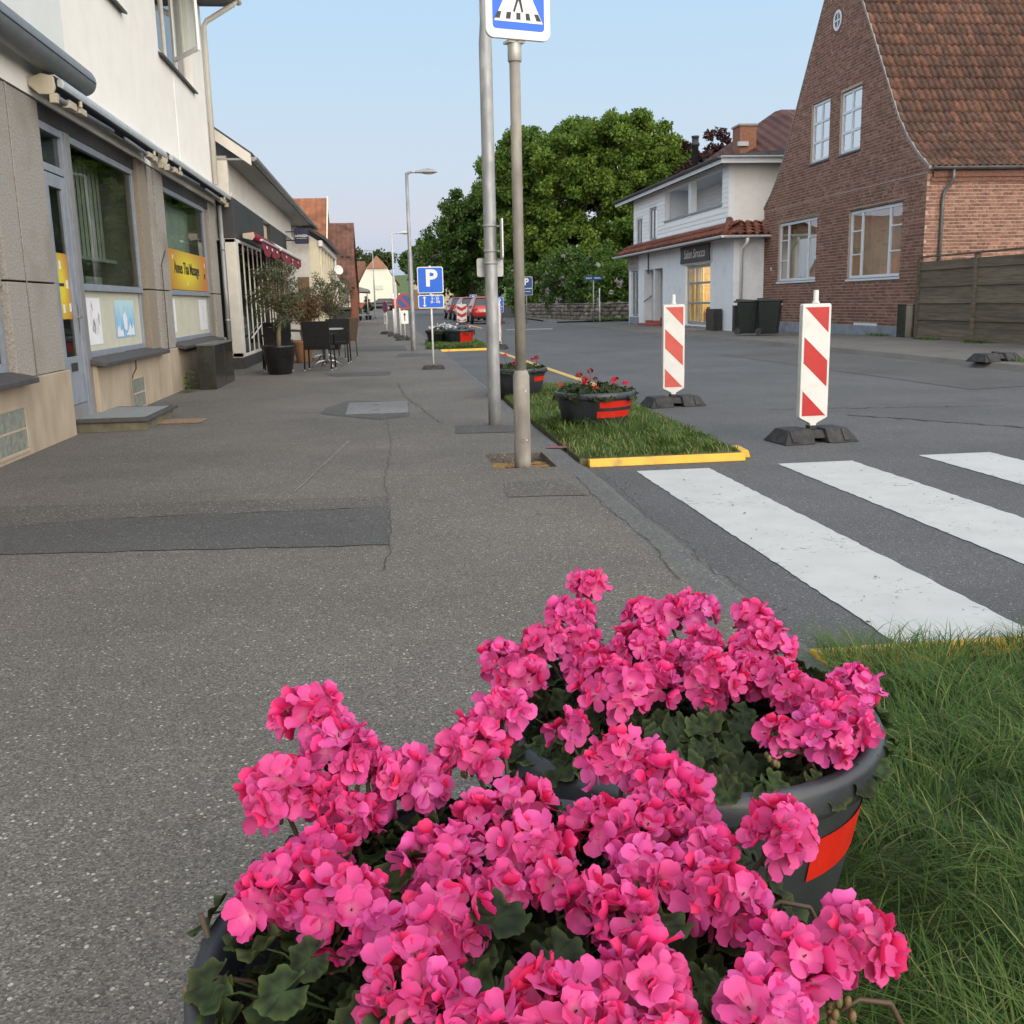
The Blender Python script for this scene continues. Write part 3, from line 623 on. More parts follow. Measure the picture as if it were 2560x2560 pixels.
def floret_mesh(seed, npet=5, R=.0225, bias=0.0):
    rg = random.Random(seed); V = []; F = []; pt = []; pv = []
    layers = [(npet, rg.uniform(.12, .62), R)] + ([(rg.choice((3, 4)), rg.uniform(.85, 1.15), R*.72)] if seed % 4 == 0 else [])
    for npt, open_, rr in layers:
        a0 = rg.uniform(0, 2*pi)
        for k in range(npt):
            a = a0+2*pi*k/npt+rg.uniform(-.16, .16); el = open_+rg.uniform(-.22, .22); L_ = rr*rg.uniform(.9, 1.15); Wd = rr*rg.uniform(.37, .50)
            tw = rg.uniform(-.35, .35); curl = rg.uniform(-.9, .35); cup = rg.uniform(-.15, .5); i = len(V); tone = bias+.36*rg.random(); NU, NV = 5, 4
            for u in range(NU+1):
                t_ = u/NU; w = Wd*(.16+1.0*t_**.7*(1.04-.18*t_))*(1 if u < NU else .62)
                for v in range(NV+1):
                    s_ = (v/NV-.5)*2; e = el-curl*t_*t_*.55
                    tt = t_*(1-.10*s_*s_*(t_ > .7))-(0.05*(abs(s_) < .3) if u == NU else 0)
                    x = tt*L_; y = w*s_; z = cup*Wd*s_*s_*t_+.06*Wd*sin(s_*5+tone*9)*t_
                    y, z = y*cos(tw*t_)-z*sin(tw*t_), y*sin(tw*t_)+z*cos(tw*t_)
                    X = x*cos(e)-z*sin(e); Z = x*sin(e)+z*cos(e)
                    V.append((X*cos(a)-y*sin(a), X*sin(a)+y*cos(a), Z)); pt.append(t_ if abs(s_) < .9 else max(t_, .95*t_+.02)); pv.append(tone)
            for u in range(NU):
                for v in range(NV): q = i+u*(NV+1)+v; F.append((q, q+1, q+NV+2, q+NV+1))
    me = bpy.data.meshes.new('floret'); me.from_pydata(V, [], F); me.materials.append(m_petal)
    for nm, d in (('pt', pt), ('pv', pv)): me.attributes.new(nm, 'FLOAT', 'POINT').data.foreach_set('value', d)
    me.polygons.foreach_set('use_smooth', [True]*len(F)); me.update(); return me
FLORETS = [[floret_mesh(s+20*g_, 5, bias=b_) for s in range(8)] for g_, b_ in enumerate((0.0, .28, .60))]
def leaf_mesh(seed):
    rg = random.Random(seed); NS, NR = 48, 4; V = [(0, 0, 0)]; F = []; rr = [0.0]; ph = rg.uniform(0, 6); fold = rg.uniform(.08, .2); cup = rg.uniform(-.05, .35)
    for j in range(1, NR+1):
        r = j/NR
        for k in range(NS):
            a = -pi+.30+(2*pi-.60)*k/(NS-1)
            edge = 1.0+.045*cos(7*a)+.040*cos(19*a+ph); edge *= .86+.14*cos(a/2)**2
            R_ = r*edge if j == NR else r*(1+(edge-1)*r*r)
            z = fold*r*r*cos(7*a+.3)*.8+cup*r*r+.11*sin(3*a+ph)*r*r+.03*sin(11*a+ph)*r**3
            V.append((R_*cos(a)*.5, R_*sin(a)*.5, z*.5)); rr.append(r)
    for k in range(NS-1): F.append((0, 1+k, 2+k))
    for j in range(NR-1):
        for k in range(NS-1): q = 1+j*NS+k; F.append((q, q+NS, q+NS+1, q+1))
    b = len(V); pts = [(-.02, 0, -.01), (-.3, 0, -.25), (-.5, 0, -.75)]
    for p in pts:
        for k in range(4): V.append((p[0]+.03*cos(k*pi/2), p[1]+.03*sin(k*pi/2), p[2])); rr.append(.2)
    for j in range(2):
        for k in range(4): F.append((b+j*4+k, b+j*4+(k+1) % 4, b+j*4+4+(k+1) % 4, b+j*4+4+k))
    me = bpy.data.meshes.new('leaf'); me.from_pydata(V, [], F); me.materials.append(m_gleaf)
    me.attributes.new('rr', 'FLOAT', 'POINT').data.foreach_set('value', rr)
    me.polygons.foreach_set('use_smooth', [True]*len(F)); me.update(); return me
LEAVES = [leaf_mesh(s) for s in range(6)]
HEADS = [(0,0.142,1.403,0.577,0.074),(0,-0.128,1.377,0.607,0.104),(0,-0.09,1.345,0.562,0.11),(0,-0.164,1.281,0.544,0.12),(0,-0.055,1.34,0.535,0.088),(0,0.01,1.337,0.515,0.111),(0,0.092,1.37,0.542,0.11),(0,-0.071,1.275,0.494,0.092),(0,-0.118,1.295,0.514,0.057),(0,0.302,1.307,0.536,0.111),(0,0.352,1.243,0.513,0.107),(0,0.153,1.264,0.496,0.093),(0,0.091,1.244,0.492,0.067),(0,0.037,1.144,0.5,0.113),(0,0.148,1.145,0.5,0.111),(0,0.246,1.201,0.494,0.093),(0,0.301,1.185,0.494,0.089),(0,0.363,1.205,0.496,0.077),(0,-0.133,1.121,0.501,0.119),(0,-0.072,1.061,0.501,0.117),(0,-0.167,1.093,0.494,0.091),(0,0.038,1.012,0.501,0.113),(0,0.1,1.073,0.491,0.058),(0,0.274,1.078,0.499,0.103),(0,0.362,1.122,0.49,0.065),(0,0.352,1.01,0.498,0.107),(0,0.451,1.115,0.518,0.101),(0,0.198,1.032,0.493,0.063),(0,0.236,0.995,0.493,0.082),(0,-0.002,0.913,0.501,0.119),(0,0.04,0.868,0.492,0.061),(0,0.224,0.878,0.502,0.118),(0,0.137,0.852,0.504,0.119),(0,0.38,0.901,0.496,0.103),(0,0.464,0.915,0.502,0.093),(0,0.327,0.828,0.495,0.098),(0,0.087,0.834,0.489,0.074),(0,0.335,1.055,0.492,0.062),(0,0.175,0.813,0.49,0.078),(0,-0.107,1.194,0.492,0.086),(0,0.163,1.077,0.489,0.056),(0,0.232,0.82,0.489,0.059),(0,-0.034,1.011,0.49,0.052),(1,0.418,2.162,0.543,0.085),(1,0.367,2.097,0.498,0.115),(1,0.537,2.135,0.483,0.085),(1,0.594,2.122,0.481,0.108),(1,0.653,2.112,0.49,0.098),(1,0.757,2.057,0.479,0.094),(1,0.757,1.956,0.464,0.121),(1,0.196,1.933,0.469,0.09),(1,0.302,2.013,0.47,0.132),(1,0.376,2.04,0.456,0.095),(1,0.229,1.844,0.459,0.106),(1,0.482,1.955,0.473,0.141),(1,0.386,1.737,0.484,0.16),(1,0.475,1.78,0.455,0.085),(1,0.363,1.895,0.455,0.094),(1,0.568,1.904,0.455,0.096),(1,0.589,1.772,0.468,0.135),(1,0.718,1.937,0.452,0.087),(1,0.649,1.794,0.459,0.106),(1,0.702,1.747,0.455,0.099),(1,0.707,1.665,0.46,0.109),(1,0.747,1.641,0.453,0.094),(1,0.828,1.696,0.457,0.102),(1,0.764,1.586,0.45,0.066),(1,0.616,1.53,0.451,0.079),(1,0.682,1.484,0.454,0.096),(1,0.704,1.574,0.449,0.068),(1,0.269,1.597,0.455,0.089),(1,0.754,1.516,0.451,0.053),(1,0.638,1.997,0.452,0.078),(1,0.519,1.898,0.453,0.085)]

def add_head(plant, hp, dia, root, rg, dens=1.0, bare=False):
    """umbel: stem + pedicels + buds as one mesh, every floret a child"""
    pw = Vector(plant.location); hub = Vector(hp)-Vector((0, 0, dia*.28))
    base = Vector((root[0], root[1], .27)); mid = base.lerp(hub, .55)+Vector((rg.uniform(-.02, .02), rg.uniform(-.02, .02), .03))
    fh = obj('flower_head', None, plant)
    st = MB(); P = []
    for k in range(9):
        t_ = k/8; P.append(((1-t_)**2*base+2*t_*(1-t_)*mid+t_*t_*hub)-hub)
    st.path(P, [.0042-.0012*k/8 for k in range(9)], 7)
    Rr = dia*.37; n = max(6, int(18*dens*(dia/.11)**1.35)); items = []
    up = (hub-mid).normalized(); up = (up*.5+Vector((0, 0, 1))*.8).normalized(); q = Vector((0, 0, 1)).rotation_difference(up)
    for k in range(n):
        ct = 1-(k+.5)/n*(1.42 if not bare else 1.1); sn = sqrt(max(0, 1-ct*ct)); ph = k*2.39996+rg.uniform(-.3, .3)
        d = q @ Vector((sn*cos(ph), sn*sin(ph), ct)); d = (d+Vector((rg.uniform(-.16, .16), rg.uniform(-.16, .16), rg.uniform(-.12, .12)))).normalized()
        p = d*(Rr*rg.uniform(.58, 1.14)); p.z *= .88; items.append((p+Vector((0, 0, dia*.08)), d))
    for p, d in items[::2]: st.tube((0, 0, 0), tuple(p), .0012, .001, 4, False)
    for k in range(rg.randint(2, 6)):
        a = rg.uniform(0, 2*pi); b = Vector((cos(a)*.014, sin(a)*.014, -.012+rg.uniform(-.008, .006)))
        st.tube((0, 0, 0), tuple(b), .001, .001, 4, False); i0 = len(st.v); st.cur = 1; st.sphere(tuple(b), (.0034, .0034, .0072), 6, 5); st.cur = 0
    fh.data = None; COL.objects.unlink(fh); bpy.data.objects.remove(fh)
    fh = st.build('flower_head', [m_stem, m_bud], plant, smooth=True); fh.location = hub-pw
    tones = rg.choices((0, 1, 2), (.3, .45, .25), k=1)[0]
    for p, d in items:
        qd = Vector((0, 0, 1)).rotation_difference((d+Vector((0, -.12, .10))).normalized())
        e = (qd @ Matrix.Rotation(rg.uniform(0, 6.28), 3, 'Z').to_quaternion()).to_euler()
        obj('floret', rg.choice(FLORETS[tones if rg.random() < .6 else rg.randrange(3)]), fh, p-d*.006, e, rg.uniform(.88, 1.20)*(0.85+.15*dia/.11)*1.24)
def geraniums(pot, pid, sectors, nleaf, zl, seed):
    rg = random.Random(seed); cx, cy = pot; plants = []
    for a, lab in sectors:
        loc = (cx+.15*cos(rad(a)), cy+.15*sin(rad(a)), .25)
        plants.append((a, thing('geranium_plant', lab, 'plant', loc, 0, 'pink geraniums in the nearest tubs')))
    for k, x, y, z, d in HEADS:
        if k != pid: continue
        A = math.degrees(math.atan2(y-cy, x-cx)); pl = min(plants, key=lambda p: abs((p[0]-A+180) % 360-180))[1]
        root = (pl.location.x*.55+x*.45, pl.location.y*.55+y*.45)
        rr_ = sqrt((root[0]-cx)**2+(root[1]-cy)**2)
        if rr_ > .27: root = (cx+(root[0]-cx)*.27/rr_, cy+(root[1]-cy)*.27/rr_)
        sparse = (abs(d-.089) < .001 and k == 1)
        add_head(pl, (x, y, z), d*(1.06 if pid == 0 else 1.03), root, rg, .42 if sparse else 1.0, sparse)
    for i in range(nleaf):
        r = .36*sqrt(rg.random()); a = rg.uniform(0, 2*pi); x = cx+r*cos(a); y = cy+r*sin(a)
        z = zl[0]+(zl[1]-zl[0])*rg.random()*(1-.45*(r/.385)**2); pl = min(plants, key=lambda p: abs((p[0]-math.degrees(a)+180) % 360-180))[1]
        s_ = rg.uniform(.042, .074); tilt = rg.uniform(.05, .55)+.5*(r/.385)**2
        e = (Matrix.Rotation(a, 4, 'Z') @ Matrix.Rotation(tilt, 4, 'Y') @ Matrix.Rotation(rg.uniform(-.5, .5), 4, 'X') @ Matrix.Rotation(rg.uniform(-.6, .6), 4, 'Z')).to_euler()
        obj('leaf', rg.choice(LEAVES), pl, Vector((x, y, z))-pl.location, e, s_)
    return plants
g1 = geraniums(POT1, 0, [(-120, 'pink geranium at the near left of the closest tub'), (-40, 'pink geranium at the near right of the closest tub, one head hanging over the grass'),
                    (50, 'pink geranium at the far right of the closest tub'), (140, 'pink geranium at the far left of the closest tub, heads against the pavement')], 330, (.36, .50), 21)
g2 = geraniums(POT2, 1, [(-140, 'pink geranium at the near left of the second tub, with a half open head'), (-45, 'pink geranium at the near right of the second tub'),
                    (40, 'pink geranium at the far right of the second tub, heads against the crossing'), (135, 'pink geranium at the far left of the second tub, with one tall thin flower')], 300, (.335, .43), 22)
# unopened bud clusters and a cut stalk at the left rim of the nearest tub
def bud_cluster(plant, p, n, seed):
    rg = random.Random(seed); mb = MB(); mb.path([(.10, .02, -.08), (.06, .01, -.005), (.02, 0, .012), (0, 0, 0)], [.003, .003, .0028, .0026], 6); mb.cur = 1
    for k in range(n):
        d = Vector((rg.gauss(0, 1), rg.gauss(0, 1), rg.gauss(-.2, 1))).normalized()*.013; mb.sphere(tuple(d), (.0045, .0045, .007), 6, 5)
    o = mb.build('bud_cluster', [m_stem, m_bud], plant, smooth=True); o.location = Vector(p)-plant.location
bud_cluster(g1[3][1], (-.245, 1.06, .40), 16, 4); bud_cluster(g1[1][1], (.43, .88, .43), 12, 5); bud_cluster(g1[1][1], (.40, 1.02, .455), 10, 6); bud_cluster(g2[1][1], (.60, 1.50, .41), 10, 7)
MB().path([(-.20, 1.12, .30), (-.235, 1.13, .38), (-.25, 1.135, .445)], [.0045, .004, .0035], 7).build('stalk', m_stem, g1[3][1], smooth=True, world=True)

# ------------------------------------------------------------------ small bedding plants in the far tubs
m_fleaf = Leaf('bedding_leaf', (0.035, 0.06, 0.018), (0.085, 0.11, 0.035), .2, .6)
m_redp = Leaf('red_petal', (0.48, 0.015, 0.025), (0.56, 0.035, 0.10), .2, .5)
m_whitep = Leaf('white_petal', (0.72, 0.72, 0.70), (0.8, 0.8, 0.8), .3, .5)
m_dryp = M('withered_bloom', (0.14, 0.02, 0.02), (0.22, 0.04, 0.03), 40, .8)
def bedding(label, x, y, z0, seed, nfl, mats, nleaf=260, rad_=.36, hgt=.14, spread=(0, 2*pi), group='bedding plants in the far tubs'):
    rg = random.Random(seed); pl = thing('bedding_plant', label, 'plant', (x, y, z0), 0, group)
    for i in range(nleaf):
        r = rad_*sqrt(rg.random()); a = rg.uniform(0, 2*pi); z = .27+hgt*rg.random()*(1-.6*(r/rad_)**2)
        e = (Matrix.Rotation(a, 4, 'Z') @ Matrix.Rotation(rg.uniform(.1, 1.0), 4, 'Y') @ Matrix.Rotation(rg.uniform(-.6, .6), 4, 'X')).to_euler()
        o = obj('leaf', LEAVES[rg.randrange(6)], pl, (r*cos(a), r*sin(a), z), e, rg.uniform(.05, .085))
    for i in range(nfl):
        r = rad_*.95*sqrt(rg.random()); a = rg.uniform(*spread); h = .36+hgt*.8+rg.uniform(-.05, .05); p = (r*cos(a), r*sin(a), h-.12*(r/rad_)**2)
        m = rg.choice(mats); mb = MB(); mb.tube((0, 0, -.14), (0, 0, 0), .003, .002, 5, False); mb.cur = 1; R0 = rg.uniform(.022, .04)
        for k in range(11):
            d = Vector((rg.gauss(0, 1), rg.gauss(0, 1), abs(rg.gauss(0, .8)))).normalized(); c = d*R0*.7; tx = d.orthogonal().normalized()*R0*.6; ty = d.cross(tx).normalized()*R0*.6
            mb.poly([c-tx*.5, c-ty+d*.006, c+tx, c+ty+d*.006])
        mb.build('flower_head', [m_stem, m], pl).location = p
bedding('low bedding geranium with red and faded blooms in the tub with two red strips', 1.84, 9.08, .02, 31, 12, [m_redp, m_redp, m_dryp], 330, .37, .13)
bedding('low bedding geranium with a few red blooms in the tub behind the sign post', 1.62, 12.75, .02, 32, 6, [m_redp, m_redp, m_dryp], 240, .36, .12)
make_tub('black tub with broad red tape on the far island beyond the parking sign', 2.05, 29.2, [(.03, .26, -90, -5)], .02, 1.25)
make_tub('plain black tub half hidden behind its neighbour on the far island', 1.55, 29.9, [], .02, 1.2)
bedding('bedding plant with red brown leaves in the far island tub with broad red tape', 2.05, 29.2, .02, 33, 5, [m_dryp, m_whitep], 160, .44, .2)
bedding('bedding plant covered in white flowers on the far island', 1.6, 29.8, .02, 34, 46, [m_whitep], 160, .46, .2)

# ================================================================== signs, posts, barriers, lamps
m_galv = M('galvanised_steel', (0.22, 0.235, 0.25), (0.34, 0.35, 0.36), 9, 0.5, metal=0.35, c3=(0.42, 0.43, 0.43), s3=14, t3=(.5, .75), stretch=(1, 1, .35), bump=.06, bscale=60)
m_galv2 = M('weathered_galvanised_steel', (0.19, 0.175, 0.155), (0.30, 0.285, 0.26), 8, 0.6, metal=0.2, c3=(0.36, 0.34, 0.29), s3=9, t3=(.45, .7), stretch=(1, 1, .4), bump=.1, bscale=60)
m_white = M('white_enamel', (0.72, 0.72, 0.70), (0.78, 0.78, 0.77), 6, 0.4, c3=(.58, .57, .54), s3=6, t3=(.6, .8))
m_blue = M('sign_blue', (0.010, 0.12, 0.62), (0.012, 0.13, 0.66), 4, 0.35)
m_blue_d = M('sign_blue_faded', (0.014, 0.06, 0.20), (0.02, 0.075, 0.24), 4, 0.45)
m_black = M('sign_black', (0.012, 0.014, 0.022), (0.02, 0.022, 0.03), 4, 0.4)
m_red = M('sign_red', (0.38, 0.010, 0.011), (0.42, 0.015, 0.014), 8, 0.4, c3=(.33, .03, .03), s3=9, t3=(.55, .8))
m_redfade = M('sign_red_faded', (0.46, 0.062, 0.050), (0.50, 0.085, 0.068), 9, 0.5)
m_bwhite = M('barrier_white', (0.56, 0.57, 0.55), (0.62, 0.625, 0.61), 7, 0.5, c3=(.42, .42, .40), s3=5, t3=(.55, .8))
m_rub = M('black_rubber', (0.020, 0.020, 0.022), (0.038, 0.038, 0.04), 16, 0.75, bump=.25, bscale=70, c3=(.07, .068, .065), s3=7, t3=(.55, .8))
m_alu = M('sign_back_aluminium', (0.30, 0.31, 0.32), (0.36, 0.37, 0.38), 10, 0.45, metal=.5)
def plate(parent, name, w, h, r, y0, y1, m, cx=0, cz=0, bevel=0):
    mb = MB().prism([(cx+a, cz+b) for a, b in round_rect(w, h, r)], 'y', y0, y1); return mb.build(name, m, parent, bevel=bevel)
# --- pedestrian crossing sign on its post
t = thing('crossing_sign', 'blue pedestrian crossing sign on a grey steel post standing in a pavement pit', 'road sign', (.945, 7.3, -.07), rad(17))
MB().lathe([(.060, 0), (.060, .10), (.059, .70), (.050, .725), (.046, .735), (.040, .74)], 24, caps=True).build('base_sleeve', m_galv2, t, smooth=True)
hp = MB(); nz_, na = 20, 8
for ring, (hw_, hh_, r_) in enumerate(((.046, .205, .0625), (.037, .180, .0645))):
    for j in range(nz_):
        row = []
        for jj in (j, j+1):
            zz = -hh_+2*hh_*jj/nz_; e = max(0, abs(zz)-(hh_-hw_)); w = sqrt(max(0, hw_*hw_-e*e)); row.append([(r_*cos(-pi/2-.12+w/.06*(2*k/na-1)), r_*sin(-pi/2-.12+w/.06*(2*k/na-1)), .42+zz) for k in range(na+1)])
        for k in range(na): hp.quad(row[0][k], row[0][k+1], row[1][k+1], row[1][k])
hp.build('cable_hatch', m_galv2, t, smooth=True)
MB().sphere((.004, -.066, .595), .006, 8, 5).sphere((.004, -.066, .245), .006, 8, 5).build('hatch_bolt', m_white, t, smooth=True)
MB().tube((0, 0, .73), (0, 0, 3.55), .0385, .036, 20).build('post', m_galv2, t, smooth=True)
MB().lathe([(.044, 2.80), (.047, 2.805), (.047, 2.92), (.044, 2.93)], 20).build('clamp_sleeve', M('zinc_sleeve', (.40, .40, .37), (.5, .5, .46), 12, .4, metal=.4), t, smooth=True)
sg = plate(t, 'sign_panel', .47, .50, .055, -.075, -.045, m_white, 0, 3.175, bevel=.006)
def flatpoly(par, name, pts, y, m, th=.0015): return MB().prism(pts, 'y', y-th, y).build(name, m, par)
MB().prism([(a, 3.185+b) for a, b in round_rect(.375, .405, .025)], 'y', -.0765, -.0745).build('blue_field', m_blue, sg)
flatpoly(sg, 'white_triangle', [(-.177, 3.03), (.177, 3.03), (0, 3.375)], -.0767, m_white)
for a, b in ((-1, .0),):
    xs_ = [(-.172, -.137, -.152, -.125), (-.094, -.061, -.086, -.054), (-.018, .013, -.017, .013), (.053, .086, .050, .077), (.130, .165, .113, .142)]
    for xa, xb, xc, xd in xs_: flatpoly(sg, 'stripe', [(xa, 3.046), (xb, 3.046), (xd, 3.088), (xc, 3.088)], -.0785, m_black)
fig = [(-.041, 3.095), (-.028, 3.09), (0.0, 3.165), (.004, 3.155), (.022, 3.09), (.034, 3.097), (.019, 3.17), (.018, 3.195), (.035, 3.17), (.039, 3.20), (.02, 3.26), (-.015, 3.262), (-.042, 3.205), (-.038, 3.17), (-.018, 3.21), (-.016, 3.165)]
flatpoly(sg, 'walking_figure', fig, -.0785, m_black)
flatpoly(sg, 'figure_head', [(.004+.02*cos(k*pi/8), 3.285+.02*sin(k*pi/8)) for k in range(16)], -.0785, m_black)
MB().box(-.06, .06, -.045, .05, 2.915, 2.93).build('bracket', m_white, t)
# --- tall lamp post with bands
def lamp_post(name, label, x, y, h, r, head=True, rz=0, sm=m_galv, group='street lamps', arm=.2, hl=.55):
    t = thing(name, label, 'street lamp', (x, y, gz(y)), rz, group)
    MB().lathe([(r*1.02, -.08), (r, .3), (r*.98, h*.55), (r*.72, h*.58), (r*.66, h)], 20).build('pole', sm, t, smooth=True)
    if head:
        MB().path([(0, 0, h-.05), (.04, 0, h), (arm*.6, 0, h+.02), (arm+.05, 0, h+.015)], [r*.6, r*.55, r*.45, r*.45], 10).build('arm', sm, t, smooth=True)
        mb = MB(); prof = [(0, .03, .03), (.12, .045, .05), (.35, .10, .085), (.6, .13, .10), (.85, .11, .07), (1.0, .03, .015)]; n = 12; i = len(mb.v)
        for u, w, hh in prof:
            for k in range(n):
                a = 2*pi*k/n; zz = sin(a)*(hh if sin(a) > 0 else hh*.25); mb.v.append((arm+u*hl, w*cos(a), h+.005+zz))
        for j in range(len(prof)-1):
            for k in range(n): mb.f.append((i+j*n+k, i+j*n+(k+1) % n, i+(j+1)*n+(k+1) % n, i+(j+1)*n+k)); mb.mi.append(0)
        mb.f.append(tuple(range(i+n-1, i-1, -1))); mb.f.append(tuple(range(i+(len(prof)-1)*n, i+len(prof)*n))); mb.mi += [0, 0]
        hd = mb.build('lamp_head', sm, t, smooth=True)
        MB().sphere((arm+hl*.62, 0, h-.01), (hl*.27, .085, .03), 12, 6).build('lens', M('lamp_lens', (.45, .43, .36), (.5, .48, .4), 5, .3), hd, smooth=True)
    return t
lp = lamp_post('street_lamp', 'tall galvanised lamp post with clamp bands beside the crossing sign, top out of frame', 1.0, 9.75, 6.2, .060)
for z, rr in ((1.84, .065), (1.615, .065), (1.505, .066)): MB().lathe([(rr-.003, -.012), (rr, -.011), (rr, .011), (rr-.003, .012)], 20, (0, 0, z)).build('clamp_band', m_galv, lp, smooth=True)
MB().box(.062, .10, -.012, .012, 1.832, 1.846).box(.062, .10, -.012, .012, 1.608, 1.622).build('bolt', m_alu, lp)
sp = thing('parking_sign', 'narrow blue sign seen edge-on, clamped to the tall lamp post', 'road sign', (1.105, 9.75, 1.70), rad(87), 'parking signs')
plate(sp, 'sign_panel', .30, .36, .03, -.008, .004, m_white, 0, .02, bevel=.002); MB().prism([(a, .02+b) for a, b in round_rect(.27, .33, .025)], 'y', -.0095, -.0075).build('blue_field', m_blue, sp)
obj('letter_p', text_mesh('P', .26, m_white, .008), sp, (0, -.0105, .05), FACE_Y)
bp_ = thing('sign_plate', 'small grey metal plate seen from behind on the tall lamp post', 'road sign', (1.0, 9.83, 1.47))
plate(bp_, 'panel', .25, .17, .02, -.004, .004, m_alu, 0, 0); MB().box(-.11, .11, -.012, -.004, .01, .028).build('rail', m_alu, bp_)
lamp_post('street_lamp', 'grey lamp post with a flat head behind the parking sign', .68, 26.2, 4.28, .062)
lamp_post('street_lamp', 'thin far lamp post with a white lower pole left of the nearer lamp', .42, 43.0, 3.95, .055, sm=M('pale_grey_paint', (.45, .46, .47), (.52, .53, .54), 6, .5))
lamp_post('street_lamp', 'distant dark lamp post in front of the far white house, right of its windows', -.75, 84, 5.2, .06, rz=pi, sm=m_galv)
lamp_post('street_lamp', 'distant grey lamp post in front of the far white house, left of its windows', -2.9, 90, 4.9, .06, sm=m_galv)
# --- rubber feet
def rubber_foot(parent, s=1.0, name='rubber_foot', dig=False):
    mb = MB()
    for sx in (-1, 1):
        x0, x1 = sorted((sx*.06, sx*.34)); b = .20; tz = .115
        mb.hexa([(x0, -b, 0), (x1, -b, 0), (x1, b, 0), (x0, b, 0), (x0+.0, -b+.085, tz), (x1-(.07 if sx > 0 else 0), -b+.085, tz), (x1-(.07 if sx > 0 else 0), b-.085, tz), (x0+(.07 if sx < 0 else 0), b-.085, tz)] if sx > 0 else
                [(x0, -b, 0), (x1, -b, 0), (x1, b, 0), (x0, b, 0), (x0+.07, -b+.085, tz), (x1, -b+.085, tz), (x1, b-.085, tz), (x0+.07, b-.085, tz)])
    mb.hexa([(-.07, -.13, .035), (.07, -.13, .035), (.07, .13, .035), (-.07, .13, .035), (-.07, -.09, .10), (.07, -.09, .10), (.07, .09, .10), (-.07, .09, .10)])
    o = mb.build(name, m_rub, parent, bevel=.012); o.scale = (s, s, s)
    for x in (-.27, .20): rb = MB(); rb.hexa([(x, -.192, .018), (x+.05, -.192, .018), (x+.05, -.124, .106), (x, -.124, .106), (x, -.197, .024), (x+.05, -.197, .024), (x+.05, -.129, .112), (x, -.129, .112)]); rb.build('rib', m_rub, o)
    MB().box(-.035, .035, -.035, .035, .10, .135).build('socket', m_rub, o, bevel=.004)
    return o
def barrier(label, x, y, rz, red, w=.25, chevron=False, zoff=-.05, fr=0.0):
    t = thing('traffic_barrier', label, 'barrier', (x, y, zoff+gz(y)), rz, 'striped roadwork boards')
    rubber_foot(t).rotation_euler = (0, 0, fr)
    h0, h1 = .20, 1.13; th = .032
    b = MB().prism([(-.028, .115), (.028, .115), (.028, .15), (w/2, h0), (w/2, h1-.01), (w/2-.012, h1), (-w/2+.012, h1), (-w/2, h1-.01), (-w/2, h0), (-.028, .15)], 'y', -th, th).build('board', m_bwhite, t, bevel=.006)
    MB().lathe([(.032, h1), (.03, h1+.012), (.021, h1+.025), (.021, h1+.10), (.018, h1+.108)], 14).build('lamp_peg', m_bwhite, t, smooth=True)
    iw = w-.042; z1 = h1-.025; H = z1-(h0+.012)
    P = lambda a, c: (-iw/2+a*iw, z1-c*H)
    MB().prism([P(0, 1), P(1, 1), P(1, 0), P(0, 0)], 'y', -th-.001, -th+.001).build('reflective_face', m_bwhite, b)
    if not chevron: S = [[(0, .003), (1, .003), (1, .235)], [(0, .27), (1, .49), (1, .73), (0, .51)], [(0, .765), (1, .997), (0, .997)]]
    else: S = [[(0, .05), (.5, .2), (1, .05), (1, .25), (.5, .4), (0, .25)], [(0, .45), (.5, .6), (1, .45), (1, .65), (.5, .8), (0, .65)], [(0, .85), (.5, .99), (0, .99)], [(1, .85), (1, .99), (.5, .99)]]
    for s_ in S:
        MB().prism([P(*q) for q in s_][::-1], 'y', -th-.0025, -th+.0005).build('red_stripe', red, b)
    return t
barrier('nearest red and white striped board on a black rubber foot, right of the crossing', 3.50, 8.18, rad(3), m_red, fr=rad(4))
barrier('faded red and white striped board behind the grass island, in front of the salon', 3.20, 11.35, rad(2), m_redfade, fr=rad(6))
barrier('striped board seen edge-on beyond the tall lamp post', 2.95, 26.9, rad(78), m_red)
barrier('far chevron board in front of the parked red cars', 4.25, 58, rad(-5), m_red, w=.55, chevron=True)
rt = thing('rubber_foot', 'empty black rubber base lying on the far pavement edge near the wooden fence', 'rubber base', (9.72, 15.6, .04), rad(12)); rubber_foot(rt, 1.15)
# --- parking sign in the middle
t = thing('parking_sign', 'blue parking sign over a smaller arrow plate, on a white pole', 'road sign', (.82, 18.5, 0), rad(-3), 'parking signs')
rubber_foot(t, .62); MB().tube((0, 0, .06), (0, 0, 1.80), .017, .017, 12).build('pole', m_white, t, smooth=True)
p1 = plate(t, 'sign_panel', .455, .455, .035, -.032, -.018, m_white, 0, 1.555, bevel=.003)
MB().prism([(a, 1.555+b) for a, b in round_rect(.425, .425, .028)], 'y', -.0335, -.0315).build('blue_field', m_blue, p1)
obj('letter_p', text_mesh('P', .40, m_white, .012, sx=1.05), p1, (.015, -.035, 1.575), FACE_Y)
p2 = plate(t, 'time_plate', .455, .235, .03, -.032, -.018, m_white, 0, 1.185, bevel=.003)
MB().prism([(a, 1.185+b) for a, b in round_rect(.425, .205, .024)], 'y', -.0335, -.0315).build('blue_field', m_blue, p2)
MB().prism([(-.125, 1.145), (-.125, 1.125), (-.15, 1.125), (-.115, 1.09), (-.08, 1.125), (-.105, 1.125), (-.105, 1.245), (-.08, 1.245), (-.115, 1.28), (-.15, 1.245), (-.125, 1.245)], 'y', -.0355, -.0335).build('arrow', m_white, p2)
obj('lettering', text_mesh('30 min\n8 - 20\n(8 - 20)', .056, m_white, .0014), p2, (.075, -.035, 1.235), FACE_Y)
